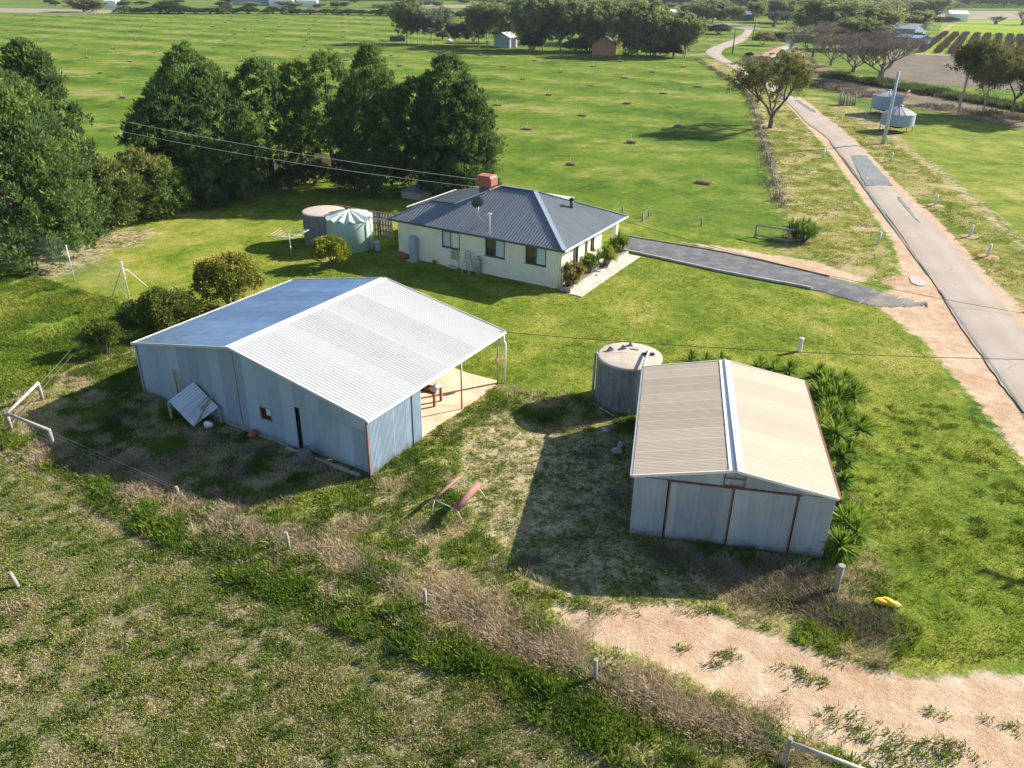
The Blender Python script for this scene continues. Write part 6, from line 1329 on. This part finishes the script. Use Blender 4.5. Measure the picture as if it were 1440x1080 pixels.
# ------------------------------------------------------------ far trees: one built of each kind, then copies
def far(u, vb, vt, wpx): x, y = g(u, vb); h = hgt(u, vb, vt); return x, y, h, wpx/2*math.sqrt(x*x+y*y+H*H)/FPX
PROTO = {}
def fartree(kind, u, vb, vt, wpx, label, seed=0, group=None, rot=None):
    x, y, h, r = far(u, vb, vt, wpx)
    if kind not in PROTO:
        hp, rp = 12.0, 5.0
        if kind == 'gumA': o = gum("gum_tree", x, y, hp, rp, label, 301, nt_=46, per=40, L=.55, wdr=.5, low=.22, fork=.25, tr=.3, csc=1.0)
        if kind == 'gumB': o = gum("gum_tree", x, y, hp, rp, label, 305, nt_=72, per=44, L=.55, wdr=.5, low=.08, fork=.18, tr=.3, csc=1.2, lobes=4)
        if kind == 'gumC': o = gum("gum_tree", x, y, hp, rp, label, 309, nt_=36, per=38, L=.5, wdr=.5, low=.4, fork=.4, tr=.25, csc=1.1)
        if kind == 'bush': o = bush("shade_bush", x, y, hp, rp, label, 311, per=44, L=.65, n=230, trunk=.2, mat=M_BUSH, cat="tree", zc=.40)
        if kind == 'pine': o = cypress("dark_tree", x, y, hp, rp, label, 312, per=20, L=.9, dens=.5, mat=M_BUSH, bulge=.4, point=.6)
        if kind == 'grey': o = gum("grey_tree", x, y, hp, rp, label, 315, mat=foliage("grey_leaf", [(0, (.06, .07, .06)), (.5, (.14, .16, .12)), (1, (.30, .31, .24))], .2), nt_=44, per=38, L=.5, wdr=.5, low=.2, fork=.3, csc=1.1)
        if kind == 'tan': o = bush("reed_clump", x, y, hp, rp, label, 317, per=40, L=1.4, n=110, mat=foliage("reed_leaf", [(0, (.10, .08, .04)), (.5, (.27, .21, .10)), (1, (.46, .38, .20))], .2), cat="reeds", wdr=.14)
        PROTO[kind] = o; o['hp'] = hp; o['rp'] = rp; c = o
    else: c = copy_tree(PROTO[kind])
    c.location = (x, y, 0); c.scale = (r/5.0, r/5.0, h/12.0); c.rotation_euler = (0, 0, rot if rot is not None else (u*1.7+seed) % 6.28)
    tag(c, label, None, group); 
    for k_ in ('hp', 'rp'):
        if k_ in c: del c[k_]
    if group is None and 'group' in c: del c['group']
    return c
belt = [('gumA',573,61,3,42,"pinkish topped gum at the left end of the far tree belt"),('gumC',588,61,20,26,"thin gum second from the left in the far tree belt"),('grey',607,62,16,46,"round greyish gum third from the left in the far tree belt"),('bush',622,56,40,16,"small dark bush behind the round greyish gum"),('grey',641,64,34,24,"small bluish grey tree in the gap of the far tree belt"),('grey',657,63,40,12,"smallest wispy tree in the gap of the far tree belt"),
 ('gumA',673,66,9,34,"gum with pale stem left of the blue grey far shed"),('gumC',685,67,8,44,"tall open gum left of the blue grey far shed"),('gumA',712,64,6,36,"gum rising behind the blue grey far shed"),('gumB',744,71,-4,46,"very tall gum at the right side of the blue grey far shed"),('bush',748,72,38,34,"dark shrubby tree filling the foot of the very tall gum"),('gumB',763,70,-8,44,"very tall full gum second right of the far shed"),('gumA',788,72,0,48,"tall gum over the gap with two trunks in the far belt"),
 ('gumC',802,73,6,34,"slender gum at the right of the gap in the far belt"),('bush',808,74,50,32,"dark low bush left of three along the paddock edge"),('bush',828,75,46,38,"dark low bush in the middle of three along the paddock edge"),('gumA',826,72,6,44,"gum rising behind the dark low bushes"),('gumB',850,72,2,54,"broad pale leaved gum behind the far brick house"),('bush',843,76,56,20,"dark low bush left of the far brick house"),
 ('pine',884,79,50,18,"dark narrow tree right of the far brick house"),('gumB',896,79,6,62,"broad round gum right of the far brick house"),('gumB',922,79,14,46,"sunlit round gum next to the broad round one"),('bush',917,80,56,30,"dark bush under the sunlit round gum"),('gumB',938,78,24,40,"lower green gum near the right end of the far belt"),('bush',946,81,56,26,"dark bush near the right end of the far belt"),('gumA',963,81,22,38,"dark leaved gum ending the far belt at right"),
 ('gumA',700,60,22,30,"gum seen behind the blue grey far shed to its left"),('gumB',870,62,-4,50,"tall gum behind the roof of the far brick house"),('gumA',815,60,-2,44,"tall gum in the second rank of the far belt")]
for i, (k, u, vb, vt, wd, lab) in enumerate(belt): fartree(k, u, vb, vt, wd, lab, i, "trees of the far belt")
hedge = [(176,19,9,26),(198,19,9,26),(214,19.5,7,24),(236,19,-3,38),(240,19.5,9,26),(258,19.5,6,28),(276,19.5,9,26),(295,19.5,9,28),(318,19.5,8,28),(349,19.5,6.5,32),(376,19.5,11,16),(384,19,7,20),(407,19.5,8,22),(418,20,11,20),(437,20,12,22),(458,20,11,22),(474,20,12,18),(490,21,11,26),(507,21,12,20),(528,22,12,22),(545,22,9,28),(562,22,7,26),(570,22,-2,22),(616,24.5,13,24),(633,25,15,16),(648,26,13,20),(658,26,13,16),(690,26,10,24)]
for i, (u, vb, vt, wd) in enumerate(hedge): fartree('bush' if i % 4 else 'pine', u, vb, vt, wd, "dark rounded shrub tree in the hedge row behind the far paddock", i, "hedge row trees behind the far paddock")
mid = [('gumB',118,17,-5,30,"full olive tree left of the hedge row beyond the paddock"),('gumA',136,17,2,22,"dark stemmed tree touching the full olive one beyond the paddock"),('bush',70,5.5,-3,13,"dark round bush far beyond the paddock near the left edge"),('bush',78,8,0,12,"grey round bush beside the far track at left"),
 ('bush',984,47,31,34,"left of two dark dense bushes at the end of the road paddock"),('bush',1010,48,31,32,"right of two dark dense bushes at the end of the road paddock"),('gumB',969,30,6,24,"gum left of the long white building"),('gumB',985,32,6,26,"dark gum right of the long white building"),('gumA',1002,32,2,28,"tall gum above the road's far end"),('gumB',1014,32,6,24,"round gum left of the road's far end"),('gumC',1031,38,11,20,"light green gum at the road's far end"),('grey',1003,30,16,18,"grey bush below the tall gum at the road's far end"),
 ('gumC',1062,36,5,24,"open gum right of the road's far end"),('gumB',1090,32,0,26,"blue green gum behind the yellow field"),('gumB',1106,32,2,26,"blue green gum right of its twin behind the yellow field"),('grey',1101,34,18,20,"grey shrub under the blue green gums"),('pine',1142,32,4,18,"dark narrow tree left of the big gum group"),('gumA',1130,46,16,30,"yellow green gum at the left of the big gum group"),
 ('gumB',1172,52,-2,66,"largest dark gum of the big group beyond the channel"),('gumB',1190,56,6,56,"round blue green gum in the middle of the big group"),('gumB',1214,58,8,58,"right hand gum of the big group beyond the channel"),('gumB',1204,70,28,50,"dark low gum behind the bare trees"),('bush',1238,62,34,36,"dark bush left of the farm roofs"),('bush',1228,24,12,22,"dark round tree in the green field"),
 ('tan',1073,64,43,32,"tall straw coloured reed clump on the channel bank"),('bush',1094,56,44,14,"dark grey green bush beside the channel water"),('bush',1053,80,72,12,"small dark shrub inside the road bend"),
 ('gumB',1266,29,8,20,"gum left of the dark pair above the white shed field"),('pine',1289,30,4,22,"tall dark tree, left of the pair above the palm field"),('pine',1303,30,3,20,"tall dark tree, right of the pair above the palm field"),('gumB',1288,46,17,26,"dark round tree in front of the far farm"),('gumC',1322,24,0,18,"pale open gum in the hazy distance at right"),('bush',1318,31,22,26,"dark hedge tree left of the white shed"),('bush',1334,31,22,22,"dark hedge tree touching the white shed"),('bush',1284,66,41,28,"green bush with warm tones right of the bare tree top"),
 ('bush',1115,104,96,18,"low bush behind the golden gum")]
for i, (k, u, vb, vt, wd, lab) in enumerate(mid): fartree(k, u, vb, vt, wd, lab, i+50)
rj = random.Random(77)
for i in range(66):
    u = rj.uniform(960, 1240) if i < 40 else rj.uniform(1170, 1330); vb = rj.uniform(14, 24) if i < 46 else rj.uniform(15, 21)
    fartree(rj.choice(['gumB', 'gumA', 'grey', 'bush']), u, vb, vb-rj.uniform(11, 19), rj.uniform(16, 30), "hazy tree in the distant woodland above the road's far end", i, "distant woodland trees at right")
for i in range(60):
    u = rj.uniform(150, 960); vb = rj.choice([rj.uniform(8, 12), rj.uniform(4, 7)])
    fartree(rj.choice(['gumB', 'grey', 'bush', 'gumA']), u, vb, vb-rj.uniform(5, 9), rj.uniform(10, 22), "hazy tree scattered beyond the far paddock", i+200, "distant scattered trees at left")
# palm
x, y, h, r = far(1252, 34, 17, 11); t = strappy("palm_tree", x, y, h*1.3, 2.6, "palm tree near the far farm roofs", 321, heads=1, nl=90, cat="tree", wd=.5)
mb = MB(); mb.tube([(0, 0, 0), (0, 0, h*.8)], [.4, .3], 8); mb.build("trunk", M_BARK, t)
# channel bank scrub
def scrub_strip(pts, w_, hh, mat, nm, dens, sd, wb=.12):
    r = np.random.default_rng(sd); P = []
    for a, b in zip(pts[:-1], pts[1:]):
        A_, B_ = g(*a), g(*b); L_ = np.linalg.norm(B_-A_); m = int(L_*dens); P.append(A_+(B_-A_)*r.random((m, 1))+r.normal(size=(m, 2))*w_)
    P = np.concatenate(P); blades(nm, P, 12, hh*(.4+.8*vnoise(P+900, 3.0, sd)), wb, .8, mat, r, .1+.8*vnoise(P+900, 2.0, sd+1), spread=.5)
scrub_strip([(1165,108),(1215,116),(1262,124),(1330,136),(1440,154),(1520,168)], 1.2, 1.5, M_BUSH, "bank_scrub", 26, 71)
scrub_strip([(1150,118),(1200,130),(1240,138)], 1.6, 1.1, M_BR, "bank_scrub", 22, 73)
scrub_strip([(1290,150),(1360,156),(1440,170)], 1.5, .7, M_BR, "bank_scrub", 14, 75)
scrub_strip([(1045,92),(1060,88),(1072,82)], 1.6, .7, M_BR, "bank_scrub", 10, 77, .2)
# vine rows
for i, (u0, v0, u1, v1, lab) in enumerate(((1296,74,1329,48.5,"leftmost"),(1318,75.5,1344,49,"second from the left"),(1337,76.5,1358,49,"third from the left"),(1358,77.5,1374,50,"fourth from the left, behind the red tipped gum"),(1375,78.5,1389,50.5,"fourth from the right"),(1395,79.5,1405,51,"third from the right"),(1417,80.5,1420,51.5,"second from the right"),(1440,81.5,1434,52,"rightmost"))):
    a, b = g(u0, v0), g(u1, v1); rg_ = np.random.default_rng(i); L_ = np.linalg.norm(b-a); m = int(L_*7); P = a+(b-a)*rg_.random((m, 1)); d = (b-a)/L_; P = P+np.array([-d[1], d[0]])*rg_.normal(size=(m, 1))*.4
    c_ = (a+b)/2; o = blades("vine_row", P-c_, 9, 1.6, .09, .35, M_VINE, rg_, spread=.3, kind=None, z=0); o.location = (c_[0], c_[1], 0); tag(o, "purplish leafless vine row, %s of the eight" % lab, "vine row", "vine rows in the plot at upper right")

# ------------------------------------------------------------ mounds of the paddock, each with its thin stake
M_MOUND = simple("mound_straw", (.23, .19, .11), .95, 0, .35, 1.2, c2=(.09, .10, .03))
co = [[5.385, 88.422], [13.13, -9.409], [-4.192, 21.492], [-0.073, -0.068], [0.046, -0.293], [-0.079, 0.332]]
def lat(i, j): return np.array([sum(co[k][m]*(1, i, j, i*i, i*j, j*j)[k] for k in range(6)) for m in (0, 1)])
known = [(888,201),(803,232),(742,182),(819,163),(700,148),(772,134),(882,146),(933,132),(830,121),(735,112),(878,110),(788,102),(835,94),(708,94),(918,102),(989,258),(953,178),(142,103),(218,113),(173,138),(107,63),(160,69),(217,74),(123,81),(183,87),(248,93),(59,59),(12,54),(142,53),(192,58),(243,62),(358,72),(423,79),(428,66),(370,61),(316,57),(263,52),(67,74)]
KP = [g(*q) for q in known]; pad = G([(-60,20),(170,20.5),(480,22),(562,26),(548,50),(600,66),(740,76),(960,86),(1000,120),(1040,200),(1050,290),(870,290),(690,262),(690,200),(600,120),(240,230),(-60,90)])
spots = list(KP); rj = random.Random(4)
for i in range(-40, 16):
    for j in range(-5, 24):
        q = lat(i, j)+np.array([rj.uniform(-.8, .8), rj.uniform(-.8, .8)])
        if q[1] < 60 or sdf(q[None], pad)[0] < 1.0 or min(np.linalg.norm(q-k_) for k_ in spots) < 9: continue
        spots.append(q)
spots.sort(key=lambda q: np.hypot(*q)); spots = spots[:270]
pm = None
for i, q in enumerate(spots):
    if pm is None:
        pm = thing("mound", (0, 0, 0), 0, None, "mound"); rr = random.Random(1)
        rg_ = np.random.default_rng(3); n = 170; th_ = rg_.random(n)*2*PI; rr_ = rg_.random(n)**.6; P = np.stack([np.cos(th_)*rr_*1.0, np.sin(th_)*rr_*.42], 1)
        mb = MB(); nn_ = 18; vs = [(0, 0, .30)]; 
        for R_ in (.35, .7, 1.0):
            for k in range(nn_): a = 2*PI*k/nn_; vs.append((1.15*R_*math.cos(a)*rr.uniform(.85, 1.1), .5*R_*math.sin(a)*rr.uniform(.85, 1.1), .30*(1-R_**1.5)-.02))
        fs = [(0, 1+k, 1+(k+1) % nn_) for k in range(nn_)]+[(1+j*nn_+k, 1+(j+1)*nn_+k, 1+(j+1)*nn_+(k+1) % nn_, 1+j*nn_+(k+1) % nn_) for j in (0, 1) for k in range(nn_)]
        mb.add(vs, fs, .5, True); mb.build("heap", M_MOUND, pm); o = blades("straw", P, 7, .28, .05, 1.2, M_W2, rg_, .2+.6*rg_.random(n), spread=.15, z=.02, kind=None); o.parent = pm
        mb = MB(); mb.tube([(-.15, 0, 0), (-.15, 0, .95)], .026, 6); mb.build("stake", M_PST, pm); c = pm
    else: c = copy_tree(pm)
    c.location = (q[0], q[1], 0); c.rotation_euler = (0, 0, math.radians(-30)+rj.uniform(-.2, .2)); s_ = rj.uniform(.45, .75); c.scale = (s_*rj.uniform(.9, 1.3), s_, rj.uniform(.8, 1.2)); tag(c, "low straw covered mound with a thin stake in the far paddock", None, "staked mounds in rows across the far paddock")
    if i < 2: tag(c, ("low straw covered mound with a stake nearest the farmhouse roof's right end", "second nearest straw mound with a stake, behind the farmhouse roof")[i])

# ------------------------------------------------------------ far buildings
def barn(name, u, v, wm, dm, hw, hr, rz, wall, roof, label, cat="shed", open_=False, win=0):
    x, y = g(u, v); t = thing(name, (x, y, 0), rz, label, cat); mb = MB(); mb.box(-wm/2, wm/2, 0, dm, 0, hw)
    mb.add([(-wm/2, 0, hw), (-wm/2, dm, hw), (-wm/2, dm/2, hr-.05), (wm/2, 0, hw), (wm/2, dm, hw), (wm/2, dm/2, hr-.05)], [(0, 2, 1), (3, 4, 5)]); mb.build("wall", wall, t)
    mb = MB(); o = .35
    for s_ in (-1, 1):
        y0 = dm/2; y1 = dm/2+s_*(dm/2+o); z1 = hw-(hr-hw)*o/(dm/2); P = [(-wm/2-o, y0, hr), (wm/2+o, y0, hr), (wm/2+o, y1, z1), (-wm/2-o, y1, z1)]; mb.slab(P if s_ < 0 else P[::-1], .06)
    mb.build("roof", roof, t)
    for k in range(win): a = -wm/2+wm*(k+.5)/win; mb = MB(); mb.box(a-.5, a+.5, -.03, -.002, .9, 2.0); mb.build("window", M_GLASS, t)
    if open_: mb = MB(); mb.box(-wm*.3, wm*.3, -.04, -.003, 0, hw*.85); mb.build("doorway_shade_panel", M_DARK, t)  # near-black panel on the solid wall paints a shaded entrance
    return t
M_BRK = simple("orange_brick", (.42, .20, .12), .9, 0, .15, 2); M_TILE = simple("brown_tile", (.16, .12, .10), .9, 0, .2, 2); M_BLUEW = simple("blue_grey_cladding", (.26, .33, .38), .7, 0, .1, 1)
barn("far_shed", 722, 67, 4.5, 5, 2.8, 4.0, math.radians(62), M_BLUEW, M_GALV, "blue grey shed with a bright roof in the far tree belt", open_=True)
t = barn("brick_house", 866, 77, 7.5, 6, 2.7, 4.4, math.radians(80), M_BRK, M_TILE, "orange brick house half hidden by gums in the far belt", "house", win=2)
barn("white_building", 972, 26, 22, 6, 3, 4, 0, M_WHITE, M_WHITE, "long low white building above the road paddock", "building", win=3)
barn("white_shed", 1347, 30.5, 9, 7, 3.8, 5.2, -.1, M_WHITE, M_WHITE, "white shed at the edge of the bright green field", "shed")
barn("dark_shed", 1043, 29, 12, 6, 3, 4.2, 0, M_TRIMH, M_GALVB, "dark shed at the far end of the road", "shed")
barn("farm_roof_shed", 1263, 50, 12, 9, 2.6, 4.2, math.radians(-50), M_GALVW, M_GALV, "grey roofed farm building behind the biggest bare tree", "shed")
barn("farm_lean_shed", 1273, 67, 8, 6, 3.0, 3.6, math.radians(-60), M_BLUEW, M_GALVB, "blue grey farm shed below the grey roofed one", "shed")
barn("small_white_shed", 1284, 25, 5, 5, 3, 4, 0, M_WHITE, M_WHITE, "small white shed between the hazy trees at right", "shed")
for i, (u, v, w_, lab) in enumerate(((358,7.5,26,"long white roofed farm buildings beyond the hedge row"),(395,8.5,14,"small white building right of the long one beyond the hedge row"),(432,9,12,"small white building at the end of the hedge row"),(150,11,10,"small hazy building beyond the full olive tree"))):
    barn("distant_building", u, v, w_, 8, 3.5, 5, .1, M_WHITE if i else M_BLUEW, M_WHITE, lab, "building")
# log pile, round tank at the belt
p = g(695, 61); rock("white_rubble", 633, 60.5, 1.1, "white heap in the gap of the far tree belt", "heap", M_WHITE, sq=.6, seed=31)
t = barn("yard_pen", 559, 58, 4.5, 2.5, 1.4, 1.6, .1, M_TRIMH, M_TRIMH, "dark low pen at the left end of the far tree belt", "pen")

# ------------------------------------------------------------ distant forest (one mass) and the air
def forest(px, n, h, R_, sd, nm, L):
    poly = G(px); r = np.random.default_rng(sd); lo_, hi_ = poly.min(0), poly.max(0); P = r.uniform(lo_, hi_, (n*6, 2)); P = P[sdf(P, poly) > 0][:n]; m = len(P)
    hh = h*(.55+.6*vnoise(P+5000, 45, sd)); C = np.concatenate([P, (hh*(.25+.7*r.random(m)))[:, None]], 1); O = np.tile([0, -.2, .6], (m, 1)); o = leaves(nm, C, np.full(m, R_), O, 14, L, L*.6, M_BUSH, None, r, .6, .2, r.random(m)*.9); o['kind'] = 'stuff'
forest([(1180,12.5),(1330,11.5),(1600,12),(1700,0),(1500,-3),(1180,2)], 9000, 15, 3.0, 91, "forest", 2.6)
forest([(700,3),(1000,8),(1180,11),(1180,0),(700,-8)], 7000, 14, 3.2, 92, "forest", 2.8)
forest([(-60,-12),(200,-3),(400,1),(700,2),(700,-10),(300,-14),(-60,-20)], 8000, 14, 3.4, 93, "forest", 3.0)
def haze_box():
    lo_, hi_ = (-1500, -60, -1.3), (2200, 2400, 34); mb = MB(); mb.box(lo_[0], hi_[0], lo_[1], hi_[1], lo_[2], hi_[2])
    m = bpy.data.materials.new("haze"); m.use_nodes = True; nt = m.node_tree; nt.nodes.clear(); out = nt.nodes.new("ShaderNodeOutputMaterial"); v = nt.nodes.new("ShaderNodeVolumePrincipled")
    v.inputs['Color'].default_value = (.80, .88, 1.0, 1); v.inputs['Density'].default_value = HAZE; v.inputs['Anisotropy'].default_value = .2
    nt.links.new(v.outputs[0], out.inputs['Volume']); o = mb.build("haze", m); o['kind'] = 'stuff'
HAZE = .00009
if HAZE: haze_box()
